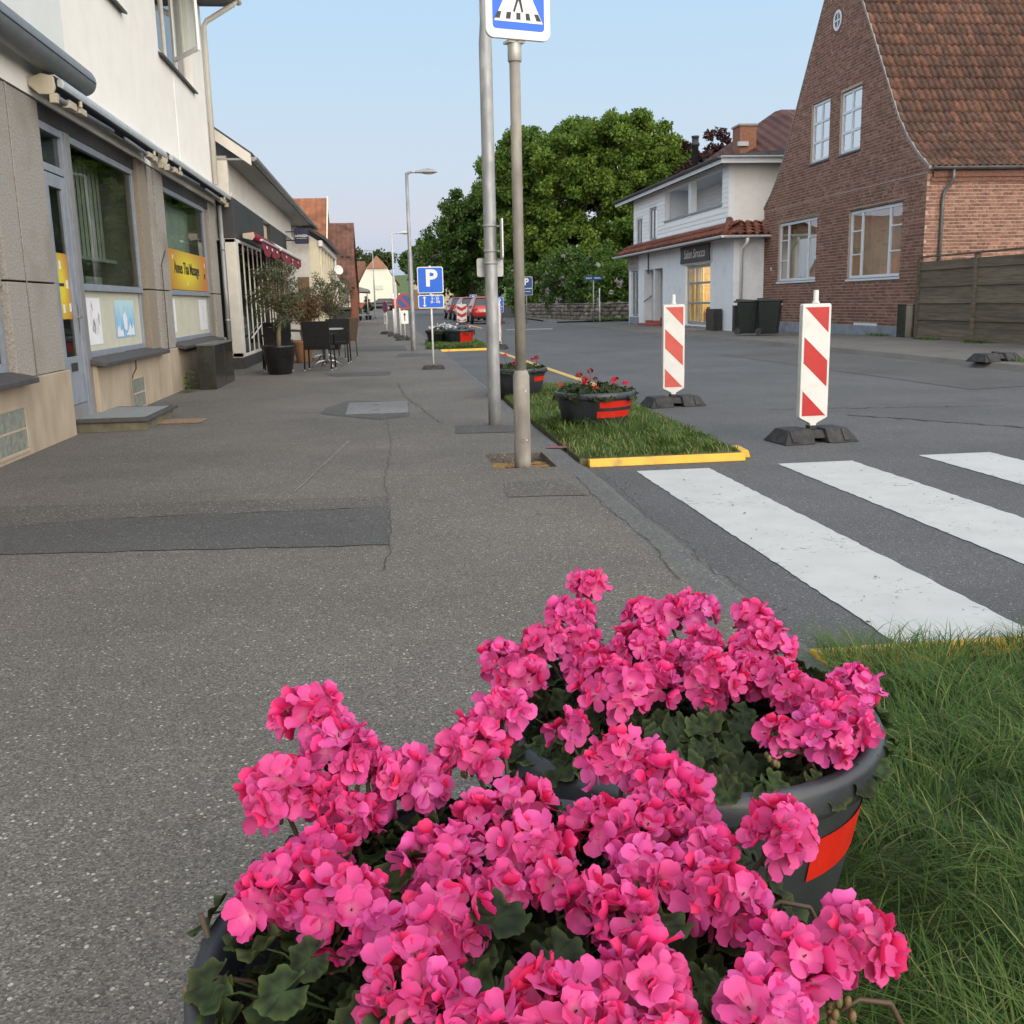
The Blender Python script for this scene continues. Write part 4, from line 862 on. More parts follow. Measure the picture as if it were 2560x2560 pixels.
def small_p(label, x, y, top, w=.5, h=.5, sub=.28, m=m_blue_d, foot=False, ph=.5):
    t = thing('parking_sign', label, 'road sign', (x, y, gz(y)), rad(-5), 'parking signs')
    MB().tube((0, 0, 0), (0, 0, top), .028, .028, 10).build('pole', m_galv, t, smooth=True)
    s1 = plate(t, 'sign_panel', w, h, .04, -.05, -.03, m_white, 0, top-h/2); MB().prism([(a, top-h/2+b) for a, b in round_rect(w-.04, h-.04, .03)], 'y', -.053, -.049).build('blue_field', m, s1)
    obj('letter_p', text_mesh('P', h*.8, m_white, .012), s1, (.01, -.055, top-h/2+.02), FACE_Y)
    s2 = plate(t, 'time_plate', w, sub, .03, -.05, -.03, m_white, 0, top-h-sub/2-.01); MB().prism([(a, top-h-sub/2-.01+b) for a, b in round_rect(w-.03, sub-.03, .02)], 'y', -.053, -.049).build('blue_field', m, s2)
    MB().box(-w*.32, w*.32, -.055, -.053, top-h-sub*.42-.03, top-h-sub*.42-.005).build('lettering', m_white, s2)
    if foot: rubber_foot(t, 1.0)
small_p('faded parking sign in front of the stone wall, highest of the far ones', 7.42, 54.5, 2.42, .66, .60, .34)
small_p('small parking sign with a rubber foot just right of the tall lamp post', 6.28, 57.5, 1.42, .52, .52, .30, m_blue, True)
small_p('parking sign behind the parked red cars', 6.1, 72, 1.62, .5, .5, .3, m_blue)
# --- no-parking discs
m_dullred = M('sign_red_dull', (.34, .03, .03), (.4, .045, .04), 8, .5)
def no_park(label, x, y, zc, r, rz=0, plate_=True):
    t = thing('no_parking_sign', label, 'road sign', (x, y, gz(y)), rz, 'no parking signs'); rubber_foot(t, .9)
    MB().tube((0, 0, .05), (0, 0, zc+r), .02, .02, 10).build('pole', m_white, t, smooth=True)
    c = lambda R, n=28: [(R*cos(2*pi*k/n), zc+R*sin(2*pi*k/n)) for k in range(n)]
    d = MB().prism(c(r), 'y', -.045, -.025).build('disc', m_dullred, t); MB().prism(c(r*.78), 'y', -.048, -.045).build('blue_field', m_blue_d, d)
    a = rad(-45); w = r*.11; L_ = r*.8
    MB().prism([(cos(a)*L_*s1-sin(a)*w*s2, zc+sin(a)*L_*s1+cos(a)*w*s2) for s1, s2 in ((-1, -1), (1, -1), (1, 1), (-1, 1))], 'y', -.051, -.048).build('red_bar', m_red, d)
    if plate_:
        q = plate(t, 'arrow_plate', .24, .42, .03, -.045, -.025, m_white, 0, zc-r-.24)
        MB().prism([(-.015, zc-r-.36), (.015, zc-r-.36), (.015, zc-r-.18), (.05, zc-r-.18), (0, zc-r-.09), (-.05, zc-r-.18), (-.015, zc-r-.18)], 'y', -.048, -.045).build('arrow', m_black, q)
no_park('no parking disc with an arrow plate, right of the white poles', .62, 33.9, 1.24, .26, rad(14))
no_park('smaller no parking disc further away, turned aside behind the white pole', .05, 41.5, 1.06, .22, rad(-62), True)
t = thing('marker_post', 'thin white post with red bands standing on the pavement by the far lamp', 'post', (.32, 38.5, 0)); rubber_foot(t, .8)
MB().tube((0, 0, .05), (0, 0, 1.55), .035, .035, 12).build('post', m_white, t, smooth=True); MB().tube((0, 0, 1.0), (0, 0, 1.35), .0365, .0365, 12).build('red_band', m_red, t, smooth=True)
t = thing('marker_post', 'thin plain white post between the no parking disc and the far lamp', 'post', (.52, 36.5, 0)); rubber_foot(t, .8)
MB().tube((0, 0, .05), (0, 0, 1.5), .03, .03, 12).build('post', m_white, t, smooth=True); MB().sphere((0, 0, 1.5), .03, 10, 5).build('cap', m_white, t, smooth=True)
# --- street name plate and leaning sign by the stone wall
t = thing('street_name_sign', 'blue street name plate on a thin post by the end of the stone wall', 'street sign', (11.15, 55.2, 0)); t.scale = (1.12,)*3
MB().tube((0, 0, 0), (0, 0, 1.98), .03, .03, 10).build('post', m_galv, t, smooth=True); plate(t, 'name_plate', .86, .20, .02, -.045, -.03, m_blue_d, 0, 2.05)
lb = MB(); random.seed(8); x = -.36
while x < .34:
    w = random.uniform(.03, .06); hgt = random.uniform(.05, .085)
    if abs(x+.02) > .05: lb.box(x, x+w*.5, -.048, -.045, 2.01, 2.01+hgt)
    x += w
lb.build('lettering', m_white, t)
t = thing('round_sign', 'white pole leaning beside the street name plate with a round sign seen edge-on', 'road sign', (11.55, 55.5, .0)); t.rotation_euler = (0, rad(-4), rad(75))
MB().tube((0, 0, 0), (0, 0, 1.75), .035, .035, 10).build('pole', m_white, t, smooth=True)
MB().prism([(.24*cos(k*pi/12), 1.4+.30*sin(k*pi/12)) for k in range(24)], 'y', -.05, -.035).build('disc', m_blue_d, t)

# ================================================================== building helpers
class Face:
    """a vertical wall plane: u runs along it, d is outward, z is up"""
    def __init__(s, way, plane): s.way = way; s.p = plane
    def pt(s, u, d, z): return (s.p+d, u, z) if s.way == '+x' else (s.p-d, u, z) if s.way == '-x' else (u, s.p-d, z)
    def box(s, mb, u0, u1, d0, d1, z0, z1):
        a = s.pt(u0, d0, z0); b = s.pt(u1, d1, z1); return mb.box(a[0], b[0], a[1], b[1], a[2], b[2])
    @property
    def rot(s): return {'+x': FACE_XP, '-x': FACE_XN, '-y': FACE_Y}[s.way]
def wall(fc, u0, u1, z0, z1, holes, th=.3, d=0.0):
    mb = MB(); us = sorted({u0, u1, *[h[0] for h in holes], *[h[1] for h in holes]}); zs = sorted({z0, z1, *[h[2] for h in holes], *[h[3] for h in holes]})
    for a, b in zip(zs, zs[1:]):
        run = None
        for c, e in list(zip(us, us[1:]))+[(None, None)]:
            solid = c is not None and not any(h[0] <= c and e <= h[1] and h[2] <= a and b <= h[3] for h in holes)
            if solid: run = (run[0], e) if run else (c, e)
            elif run: fc.box(mb, run[0], run[1], d-th, d, a, b); run = None
    return mb
m_glass = Glass('window_glass'); m_glass_d = Glass('shop_glass', (.80, .85, .82), mul=.85)
m_dark = M('dark_interior', (.018, .02, .02), (.03, .033, .03), 2, .9)
m_room = M('room_lining', (.28, .29, .25), (.36, .36, .32), 2, .9)
def window(fc, par, u0, u1, z0, z1, cols=(.5,), rows=(), fw=.05, rec=.05, m=None, glass=None, name='window', bar=.03, back=True, backm=None, depth=.5, dth=.05):
    """frame mesh under par, one pane object per light; cols / rows are fractions for bars"""
    f = MB(); F = lambda a, b, c, e: fc.box(f, a, b, -rec-dth, -rec, c, e)
    F(u0, u1, z0, z0+fw); F(u0, u1, z1-fw, z1); F(u0, u0+fw, z0+fw, z1-fw); F(u1-fw, u1, z0+fw, z1-fw)
    cu = [u0+fw]+[u0+(u1-u0)*c for c in cols]+[u1-fw]; cz = [z0+fw]+[z0+(z1-z0)*r for r in rows]+[z1-fw]
    for c in cu[1:-1]: F(c-bar/2, c+bar/2, z0+fw, z1-fw)
    for r in cz[1:-1]: fc.box(f, u0+fw, u1-fw, -rec-dth+.004, -rec-.004, r-bar/2, r+bar/2)
    w = f.build(name, m, par, world=True, bevel=.004)
    for i in range(len(cu)-1):
        for j in range(len(cz)-1):
            p = MB(); a = cu[i]+(bar/2 if i else 0); b = cu[i+1]-(bar/2 if i < len(cu)-2 else 0); c = cz[j]+(bar/2 if j else 0); e = cz[j+1]-(bar/2 if j < len(cz)-2 else 0)
            p.quad(fc.pt(a, -rec-dth*.6, c), fc.pt(b, -rec-dth*.6, c), fc.pt(b, -rec-dth*.6, e), fc.pt(a, -rec-dth*.6, e)); p.build('pane', glass or m_glass, w, world=True)
    if back:
        bk = MB(); fc.box(bk, u0-.02, u1+.02, -rec-depth-.02, -rec-depth, z0-.02, z1+.02)
        for a, b in ((u0-.03, u0-.01), (u1+.01, u1+.03)): fc.box(bk, a, b, -rec-depth, -rec-dth-.01, z0-.02, z1+.02)
        fc.box(bk, u0-.01, u1+.01, -rec-depth, -rec-dth-.01, z1+.0, z1+.02); fc.box(bk, u0-.01, u1+.01, -rec-depth, -rec-dth-.01, z0-.02, z0)
        bk.build('reveal', backm or m_dark, w, world=True)
    return w
def TileMat(name, c1, c2, axis, per=.25, row=.33, dark=.45, rowaxis='Z'):
    m = M(name, c1, c2, 3.5, .7, c3=tuple(x*.45 for x in c1), s3=1.2, t3=(.45, .75)); nt = m.node_tree; n = nt.nodes; L = nt.links; b = n['Principled BSDF']
    src = b.inputs['Base Color'].links[0].from_socket; tc = n.new('ShaderNodeTexCoord'); sx = n.new('ShaderNodeSeparateXYZ'); L.new(tc.outputs['Object'], sx.inputs[0])
    def saw(out, p):
        d = n.new('ShaderNodeMath'); d.operation = 'DIVIDE'; d.inputs[1].default_value = p; L.new(out, d.inputs[0]); f = n.new('ShaderNodeMath'); f.operation = 'FRACT'; L.new(d.outputs[0], f.inputs[0]); return f.outputs[0]
    a = saw(sx.outputs[axis], per); r = saw(sx.outputs[rowaxis], row)
    s_ = n.new('ShaderNodeMath'); s_.operation = 'PINGPONG'; s_.inputs[1].default_value = .5; L.new(a, s_.inputs[0])
    ad = n.new('ShaderNodeMath'); ad.operation = 'MULTIPLY_ADD'; ad.inputs[1].default_value = 2; L.new(s_.outputs[0], ad.inputs[0]); L.new(r, ad.inputs[2])
    bp = n.new('ShaderNodeBump'); bp.inputs['Strength'].default_value = .9; bp.inputs['Distance'].default_value = .05; L.new(ad.outputs[0], bp.inputs['Height']); L.new(bp.outputs[0], b.inputs['Normal'])
    return m

# ================================================================== the white shop on the left
m_render = M('white_render', (.79, .775, .725), (.84, .825, .78), 3, .85, bump=.12, bscale=45, c3=(.70, .68, .63), s3=.7, t3=(.6, .9))
m_granite = M('washed_granite', (.22, .205, .18), (.37, .35, .32), 55, .8, bump=.25, bscale=90, c3=(.20, .17, .13), s3=1.6, t3=(.5, .8), detail=3)
m_granite2 = M('brown_granite', (.20, .165, .125), (.28, .24, .19), 50, .8, bump=.25, bscale=90, detail=3)
m_plinth = M('tan_plinth', (.36, .295, .215), (.42, .35, .265), 5, .85, bump=.15, bscale=50, c3=(.22, .18, .13), s3=1.8, t3=(.55, .8), stretch=(1, 1, .5))
m_bluegrey = M('blue_grey_paint', (.20, .23, .275), (.25, .28, .325), 7, .5, c3=(.16, .17, .18), s3=5, t3=(.6, .8))
m_greydoor = M('grey_door_paint', (.19, .19, .20), (.22, .22, .23), 7, .5)
m_panel = M('pale_olive_panel', (.48, .48, .38), (.53, .53, .43), 5, .7)
m_slate = M('dark_slate_sill', (.045, .042, .045), (.075, .07, .072), 12, .6, bump=.1)
m_lead = M('dark_fascia', (.025, .026, .028), (.045, .045, .046), 8, .6)
m_beige = M('beige_awning_fitting', (.42, .38, .29), (.48, .44, .34), 12, .5)
m_awbar = M('awning_front_bar', (.42, .45, .46), (.5, .53, .54), 9, .35, metal=.3)
m_cass = M('grey_awning_cassette', (.15, .165, .18), (.19, .205, .22), 5, .45, metal=.2)
m_navy = M('navy_awning_cloth', (.012, .018, .035), (.02, .028, .05), 20, .8)
FL = Face('+x', -3.0)
shop = thing('shop_building', 'white rendered shop with grey stone piers and a tan plinth on the left', 'building', (-3.0, 19.9, 0))
UH = [(15.95, 18.6, 4.74, 6.25), (10.6, 13.75, 4.72, 6.25)]
wall(FL, 2.5, 19.95, 3.02, 6.36, UH, .3).build('upper_wall', m_render, shop, world=True)
MB().box(-9, -3.3, 19.65, 19.95, 0, 6.36).build('side_wall', m_render, shop, world=True); MB().box(-9, -3.31, 2.5, 2.8, 0, 6.36).build('side_wall', m_render, shop, world=True)
MB().box(-9, -2.4, 2.4, 20.1, 6.40, 6.52).build('eave_soffit', M('eave_grey', (.16, .165, .17), (.2, .2, .2), 5, .6), shop, world=True)
MB().prism([(-9.2, 6.52), (-2.4, 6.52), (-2.45, 6.6), (-6, 8.6), (-9.2, 8.0)], 'y', 2.4, 20.05).build('roof', M('dark_roofing', (.05, .045, .042), (.07, .06, .055), 4, .8), shop, world=True)
gp = []
for k in range(9): a = pi+pi*k/8; gp.append((-2.34+.07*cos(a), 6.50+.07*sin(a)))
MB().prism(gp, 'y', 2.4, 20.15).build('gutter', m_white, shop, world=True)
MB().path([(-2.36, 19.88, 6.44), (-2.40, 19.88, 6.38), (-2.88, 19.87, 6.10), (-2.93, 19.87, 6.02), (-2.93, 19.87, 3.35)], .045, 12).build('downpipe', M('cream_pipe', (.55, .53, .47), (.6, .58, .52), 6, .5), shop, smooth=True, world=True)
b = MB(); FL.box(b, 16.9, 19.95, .0, .008, 3.03, 4.70); FL.box(b, 18.62, 19.95, .0, .008, 4.70, 6.35); b.build('wall_pier', m_render, shop, world=True)
w1 = window(FL, shop, 15.98, 18.57, 4.77, 6.22, (.36, .68), (), .07, .07, m_white, m_glass, bar=.07, backm=m_room)
sash = MB(); sash.box(0, .93, -.02, .02, 0, .06).box(0, .93, -.02, .02, 1.34, 1.40).box(0, .06, -.02, .02, .06, 1.34).box(.87, .93, -.02, .02, .06, 1.34)
so = sash.build('open_casement', m_white, shop, bevel=.004); so.location = Vector((-2.97, 16.98, 4.80))-shop.location; so.rotation_euler = (0, 0, rad(-58))
MB().quad((.06, 0, .06), (.87, 0, .06), (.87, 0, 1.34), (.06, 0, 1.34)).build('pane', m_glass_d, so)
window(FL, shop, 10.63, 13.72, 4.75, 6.22, (.33, .66), (), .07, .07, m_white, m_glass, bar=.07, backm=m_room)
for a, c in ((15.9, 18.68), (10.5, 13.83)): b = MB(); b.hexa([FL.pt(a, -.05, 4.70), FL.pt(c, -.05, 4.70), FL.pt(c, .07, 4.66), FL.pt(a, .07, 4.66), FL.pt(a, -.05, 4.735), FL.pt(c, -.05, 4.735), FL.pt(c, .07, 4.69), FL.pt(a, .07, 4.69)]); b.build('window_sill', m_slate, shop, world=True)
b = MB(); FL.box(b, 4.0, 11.12, .0, .025, 3.50, 4.35); b.build('blank_sign_panel', M('blank_panel_white', (.66, .68, .66), (.7, .72, .7), 3, .5), shop, world=True, bevel=.006)
# ground floor piers cut into blocks by a joint
for a, c, dd, m in ((7.2, 8.0, 0, m_granite), (8.86, 10.13, .0, m_granite), (13.80, 14.25, .02, m_granite2), (14.25, 14.45, -.06, m_granite2), (14.45, 14.72, .0, m_granite), (14.72, 14.80, -.03, m_granite2), (14.80, 15.36, .01, m_granite), (18.93, 19.25, -.04, m_granite2), (19.25, 19.9, .0, m_granite)):
    for z0, z1 in ((.62, 1.40), (1.415, 3.0)): b = MB(); FL.box(b, a, c, dd-.35, dd, z0, z1); b.build('stone_block', m, shop, world=True, bevel=.006)
b = MB(); FL.box(b, 2.5, 19.92, -.40, -.02, 2.86, 3.015); b.build('fascia_beam', m_lead, shop, world=True)
for a, c in ((2.5, 10.16), (11.06, 14.62), (14.66, 19.94)): b = MB(); FL.box(b, a, c, -.35, .035, -.02, .615); b.build('plinth', m_plinth, shop, world=True, bevel=.01)
for a, c in ((4.2, 8.9), (11.0, 14.2), (15.3, 18.98)):
    b = MB(); b.hexa([FL.pt(a, -.06, .615), FL.pt(c, -.06, .615), FL.pt(c, .15, .585), FL.pt(a, .15, .585), FL.pt(a, -.06, .68), FL.pt(c, -.06, .68), FL.pt(c, .15, .63), FL.pt(a, .15, .63)]); b.build('window_sill', m_slate, shop, world=True, bevel=.006)
# shop windows: glazed upper light over a plain panel
def shopfront(u0, u1, lab):
    w = window(FL, shop, u0, u1, 1.36, 2.86, (), (), .07, .03, m_bluegrey, m_glass_d, name='shop_window', depth=1.6, backm=m_room)
    f = MB(); FL.box(f, u0, u1, -.13, -.055, .68, .74); FL.box(f, u0, u0+.07, -.13, -.055, .74, 1.36); FL.box(f, u1-.07, u1, -.13, -.055, .74, 1.36); f.build('panel_frame', m_bluegrey, shop, world=True, bevel=.004)
    p = MB(); FL.box(p, u0+.07, u1-.07, -.12, -.085, .74, 1.358); p.build('lower_panel', m_panel, shop, world=True)
    return w
wA = shopfront(11.08, 13.76, 0); wB = shopfront(15.38, 18.9, 0); wC = shopfront(4.5, 8.82, 0)
b = MB(); FL.box(b, 4.6, 8.74, -.083, -.079, .75, 1.30); b.build('brown_board', M('brown_board', (.045, .025, .02), (.06, .035, .03), 5, .6), shop, world=True)
# things seen through the glass
bl = MB(); random.seed(4)
for k in range(14): u = 11.3+k*.17; FL.box(bl, u, u+.125, -.42, -.415, 1.75, 2.84)
bl.build('vertical_blind', M('grey_green_blind', (.34, .37, .31), (.44, .47, .40), 2, .8, stretch=(1, 5, .4)), wA, world=True)
bl = MB(); FL.box(bl, 11.15, 13.7, -.5, -.3, 1.72, 1.76); FL.box(bl, 11.5, 12.0, -.6, -.35, 1.40, 1.62); FL.box(bl, 12.6, 13.3, -.65, -.4, 1.40, 1.55); bl.build('display_shelf', M('pale_display', (.3, .34, .32), (.38, .42, .38), 5, .7), wA, world=True)
cu = MB()
for k in range(40):
    a = 15.42+k*.088; d0 = -.36+.05*sin(k*1.3); d1 = -.36+.05*sin((k+1)*1.3); cu.quad(FL.pt(a, d0, 1.38), FL.pt(a+.088, d1, 1.38), FL.pt(a+.088, d1, 2.83), FL.pt(a, d0, 2.83))
cu.build('curtain', M('green_curtain', (.48, .60, .54), (.58, .70, .64), 4, .85), wB, smooth=True, world=True)
# entrance door
door = MB(); D0, D1 = -.07, -.03
for q in ((10.2, 10.32, .26, 2.42), (10.72, 10.84, .26, 2.42), (10.32, 10.72, 2.30, 2.42), (10.32, 10.72, .26, .72)): FL.box(door, q[0], q[1], D0, D1, q[2], q[3])
dr = door.build('door', m_bluegrey, shop, world=True, bevel=.004)
b = MB(); FL.box(b, 10.2, 10.84, D0, D1+.004, .12, .255); b.build('kick_plate', m_greydoor, dr, world=True)
b = MB(); b.quad(FL.pt(10.32, -.055, .72), FL.pt(10.72, -.055, .72), FL.pt(10.72, -.055, 2.30), FL.pt(10.32, -.055, 2.30)); b.build('pane', m_glass_d, dr, world=True)
b = MB(); FL.box(b, 10.42, 10.62, D1, D1+.006, .58, .66); b.build('letter_slot', m_lead, dr, world=True)
b = MB(); FL.box(b, 10.765, 10.80, D1, D1+.012, .95, 1.22); b.tube(FL.pt(10.78, D1, 1.10), FL.pt(10.78, D1+.05, 1.10), .009, .009, 8).tube(FL.pt(10.78, D1+.05, 1.10), FL.pt(10.66, D1+.05, 1.10), .009, .008, 8); b.build('handle', M('steel_handle', (.35, .35, .35), (.45, .45, .45), 10, .3, metal=.9), dr, world=True)
b = MB(); FL.box(b, 10.14, 10.2, -.3, -.02, .0, 2.86); FL.box(b, 10.84, 10.92, -.3, -.02, .0, 2.86); FL.box(b, 10.2, 10.84, -.28, -.025, 2.43, 2.50); FL.box(b, 10.2, 10.84, -.28, -.025, 2.79, 2.86); b.build('door_frame', m_bluegrey, shop, world=True, bevel=.004)
b = MB(); FL.box(b, 10.92, 11.075, -.3, -.01, .0, 2.86); b.build('door_post', m_greydoor, shop, world=True, bevel=.006)
b = MB(); b.quad(FL.pt(10.2, -.06, 2.5), FL.pt(10.84, -.06, 2.5), FL.pt(10.84, -.06, 2.79), FL.pt(10.2, -.06, 2.79)); b.build('transom_pane', m_glass_d, shop, world=True)
b = MB(); FL.box(b, 10.0, 11.0, -1.9, -1.88, 0, 3); FL.box(b, 10.0, 10.02, -1.88, -.4, 0, 3); FL.box(b, 10.98, 11.0, -1.88, -.4, 0, 3); FL.box(b, 10.02, 10.98, -1.88, -.32, .0, .10); b.build('hallway', m_room, shop, world=True)
# glass brick vents
for a, z0 in ((12.42, .02), (8.15, .06)):
    f = MB(); FL.box(f, a-.04, a+.68, .034, .045, z0-.03, z0); FL.box(f, a-.04, a+.68, .034, .045, z0+.33, z0+.36); FL.box(f, a-.04, a, .034, .045, z0, z0+.33); FL.box(f, a+.64, a+.68, .034, .045, z0, z0+.33); FL.box(f, a, a+.64, .034, .043, z0+.155, z0+.175); v = f.build('cellar_vent', m_plinth, shop, world=True, bevel=.004)
    for k in range(2): g_ = MB(); FL.box(g_, a, a+.64, .034, .039, z0+k*.175, z0+.155+k*.175); g_.build('glass_brick', M('glass_brick', (.17, .19, .165), (.27, .29, .25), 18, .25, bump=.6, bscale=25), v, world=True)
for q_, r_, m_ in (([FL.pt(12.7, .045, .57), FL.pt(12.68, .045, .47), FL.pt(12.5, .045, .41), FL.pt(12.46, .045, .37)], .006, m_lead), ([FL.pt(15.1, .02, 1.95), FL.pt(14.78, .02, 1.75), FL.pt(14.66, .045, 1.2), FL.pt(14.64, .045, .62)], .006, m_lead), ([FL.pt(9.32, .006, 3.0), FL.pt(9.30, .006, .62)], .005, m_granite)):
    b = MB(); b.path(q_, r_, 6); b.build('cable', m_, shop, smooth=True, world=True)
MB().path([(-2.93, 20.05, 3.0), (-2.93, 20.05, .05)], .04, 12).lathe([(.047, 0), (.047, .05)], 12, (-2.93, 20.05, .9)).lathe([(.047, 0), (.047, .05)], 12, (-2.93, 20.05, 2.2)).build('lower_downpipe', m_galv, shop, smooth=True, world=True)
# ---- awnings
def awning(label, y0, y1, z, x=-2.86):
    t = thing('awning', label, 'awning', (x, (y0+y1)/2, z), 0, 'folded awnings on the shop')
    MB().tube((0, y0-t.location.y, 0), (0, y1-t.location.y, 0), .052, .052, 14).build('rolled_cloth', m_navy, t, smooth=True)
    MB().prism([(.085, -.02), (.135, -.045), (.145, .0), (.13, .04), (.09, .035)], 'y', y0-t.location.y+.05, y1-t.location.y+.1).build('front_bar', m_awbar, t, bevel=.006)
    MB().prism([(-.14, .06), (.06, .075), (.06, .085), (-.14, .075)], 'y', y0-t.location.y+.1, y1-t.location.y-.1).build('cover_strip', m_white, t)
    for s_, yy in ((1, y0-t.location.y), (-1, y1-t.location.y)):
        MB().prism([(-.14, -.02), (-.05, -.10), (.06, -.10), (.085, -.04), (.075, .05), (-.02, .075), (-.14, .03)], 'y', yy-.025, yy+.025).build('end_bracket', m_beige, t, bevel=.006)
        MB().prism([(.03, -.17), (.09, -.17), (.10, -.09), (.03, -.09)], 'y', yy-.02, yy+.05).build('bracket_foot', m_beige, t, bevel=.005)
        L_ = (y1-y0)*.44
        a = MB(); a.path([(.05, yy+s_*.15, -.10), (.07, yy+s_*.45, -.115), (.08, yy+s_*L_, -.10)], [.026, .024, .022], 8); a.build('folding_arm', m_cass, t, smooth=True)
        e = MB(); e.box(.035, .105, yy+s_*.45-.11, yy+s_*.45+.11, -.15, -.08).box(.05, .11, yy+s_*.75-.12, yy+s_*.75+.12, -.145, -.085).tube((.12, yy+s_*.62, -.10), (.12, yy+s_*.62, -.04), .02, .018, 8); e.build('arm_joint', m_beige, t, bevel=.008)
    return t
awning('folded awning with beige brackets above the shop door and its window', 9.95, 14.35, 3.12)
awning('folded awning with beige brackets above the yellow banner window', 14.75, 20.05, 3.14)
t = thing('awning', 'closed grey tubular awning case high at the left edge', 'awning', (-2.84, 7.5, 3.35), 0, 'folded awnings on the shop')
MB().lathe([(.01, -.0), (.10, .0), (.128, .03), (.13, .06), (.13, 7.4), (.126, 7.44), (.10, 7.46), (.01, 7.46)], 20).xf(Matrix.Translation((0, -3.8, 0)) @ Matrix.Rotation(-pi/2, 4, 'X')).build('case', m_cass, t, smooth=True)
MB().box(.06, .135, -3.75, 3.6, -.018, -.012).build('seam', m_lead, t); MB().box(-.16, -.08, -.1, .1, -.1, .1).box(-.16, -.08, 2.9, 3.1, -.1, .1).build('wall_bracket', m_cass, t)
# ---- posters and banner
def paper(name, label, u0, u1, z0, z1, m, d=-.081, cat='poster', group=None):
    t = tag(obj(name, None, None, FL.pt((u0+u1)/2, d, (z0+z1)/2)), label, cat, group); w = (u1-u0)/2; h = (z1-z0)/2
    MB().box(-.0006, .0006, -w, w, -h, h).build('sheet', m, t); return t
m_paper = M('white_paper', (.70, .70, .74), (.74, .74, .77), 3, .8)
m_ink = M('grey_ink', (.16, .18, .19), (.5, .5, .52), 18, .8)
def blot(t, name, pts, m): MB().prism([(a, b) for a, b in pts], 'x', .0008, .0014).build(name, m, t)
p = paper('poster', 'white sheet with a grey ink drawing, left poster below the large window', 11.17, 11.85, .80, 1.29, m_paper)
random.seed(2); blot(p, 'ink_mark', [(-.02, .16), (.04, .10), (.03, .18), (.0, .22)], m_ink); blot(p, 'ink_mark', [(-.04, -.10), (.08, -.14), (.10, -.02), (.06, .04), (0, .0)], m_ink); blot(p, 'ink_mark', [(.22, .02), (.26, -.06), (.28, .06), (.24, .10)], m_ink)
blot(p, 'ink_wash', [(-.10, -.05), (-.06, .12), (.01, .14), (.0, .02)], M('pale_wash', (.55, .56, .6), (.68, .68, .72), 14, .8)); blot(p, 'ink_wash', [(.10, -.16), (.24, -.12), (.22, .04), (.12, .02)], M('pale_wash', (.5, .5, .5)))
def BluePaint():
    m = M('blue_painting', (.05, .30, .62), (.42, .62, .72), 9, .7, stretch=(1, 2.2, .5)); nt = m.node_tree; n = nt.nodes; L = nt.links
    b = n['Principled BSDF']; src = b.inputs['Base Color'].links[0].from_socket; tc = n.new('ShaderNodeTexCoord'); sx = n.new('ShaderNodeSeparateXYZ'); L.new(tc.outputs['Object'], sx.inputs[0])
    mr = n.new('ShaderNodeMapRange'); mr.inputs['From Min'].default_value = -.06; mr.inputs['From Max'].default_value = .2; L.new(sx.outputs['Z'], mr.inputs[0])
    mx = n.new('ShaderNodeMix'); mx.data_type = 'RGBA'; L.new(mr.outputs[0], mx.inputs['Factor']); L.new(src, mx.inputs['A']); mx.inputs['B'].default_value = (.45, .66, .70, 1); L.new(mx.outputs['Result'], b.inputs['Base Color']); return m
p = paper('poster', 'bright blue and white painting below the large window', 12.45, 13.38, .84, 1.27, BluePaint())
blot(p, 'white_figure', [(-.08, -.12), (.06, -.14), (.10, .0), (.02, .08), (-.10, .04)], m_paper); blot(p, 'dark_beak', [(-.01, .10), (.02, .10), (.005, .145)], m_ink)
blot(p, 'white_splash', [(-.42, -.20), (-.12, -.20), (-.16, -.12), (-.25, -.14), (-.33, -.07), (-.40, -.13)], m_paper); blot(p, 'white_splash', [(.0, -.19), (.42, -.20), (.38, -.06), (.30, -.13), (.22, -.05), (.12, -.14)], m_paper)
p = paper('poster', 'white drawing at the left edge of the panel under the yellow banner', 15.46, 15.98, .82, 1.30, m_paper); blot(p, 'ink_wash', [(-.05, -.15), (.08, -.1), (.04, .05), (-.08, .0)], MATS['pale_wash'])
p = paper('poster', 'white drawing at the right edge of the panel under the yellow banner', 17.95, 18.68, .80, 1.30, m_paper); blot(p, 'ink_mark', [(-.05, -.10), (.03, -.12), (.06, .08), (-.02, .12)], MATS['pale_wash'])
blot(p, 'ink_mark', [(.0, .12), (.04, .10), (.03, .17)], m_ink)
def Banner(name, yc, yr):
    m = bpy.data.materials.new(name); m.use_nodes = True; n = m.node_tree.nodes; L = m.node_tree.links; b = n['Principled BSDF']; b.inputs['Roughness'].default_value = .5
    tc = n.new('ShaderNodeTexCoord'); mp = n.new('ShaderNodeMapping'); mp.inputs['Scale'].default_value = (0, 1/yr, 2.1); mp.inputs['Location'].default_value = (0, -yc/yr, 0); L.new(tc.outputs['Object'], mp.inputs[0])
    g = n.new('ShaderNodeTexGradient'); g.gradient_type = 'SPHERICAL'; L.new(mp.outputs[0], g.inputs[0]); rp = n.new('ShaderNodeValToRGB'); rp.color_ramp.elements[0].color = (.50, .19, .025, 1); rp.color_ramp.elements[1].color = (.68, .55, .03, 1); rp.color_ramp.elements[1].position = .75
    e = rp.color_ramp.elements.new(.3); e.color = (.50, .31, .03, 1); L.new(g.outputs['Fac'], rp.inputs[0]); L.new(rp.outputs[0], b.inputs['Base Color']); return m
t = paper('banner', 'yellow and orange banner with a massage studio name in the shop window', 15.46, 18.82, 1.44, 2.02, Banner('banner_print', -.1, 1.6), d=-.050, cat='banner')
obj('lettering', text_mesh('Annes Thai Massage', .25, m_black, .003, sx=1.02), t, (.004, -.12, .03), FACE_XP)
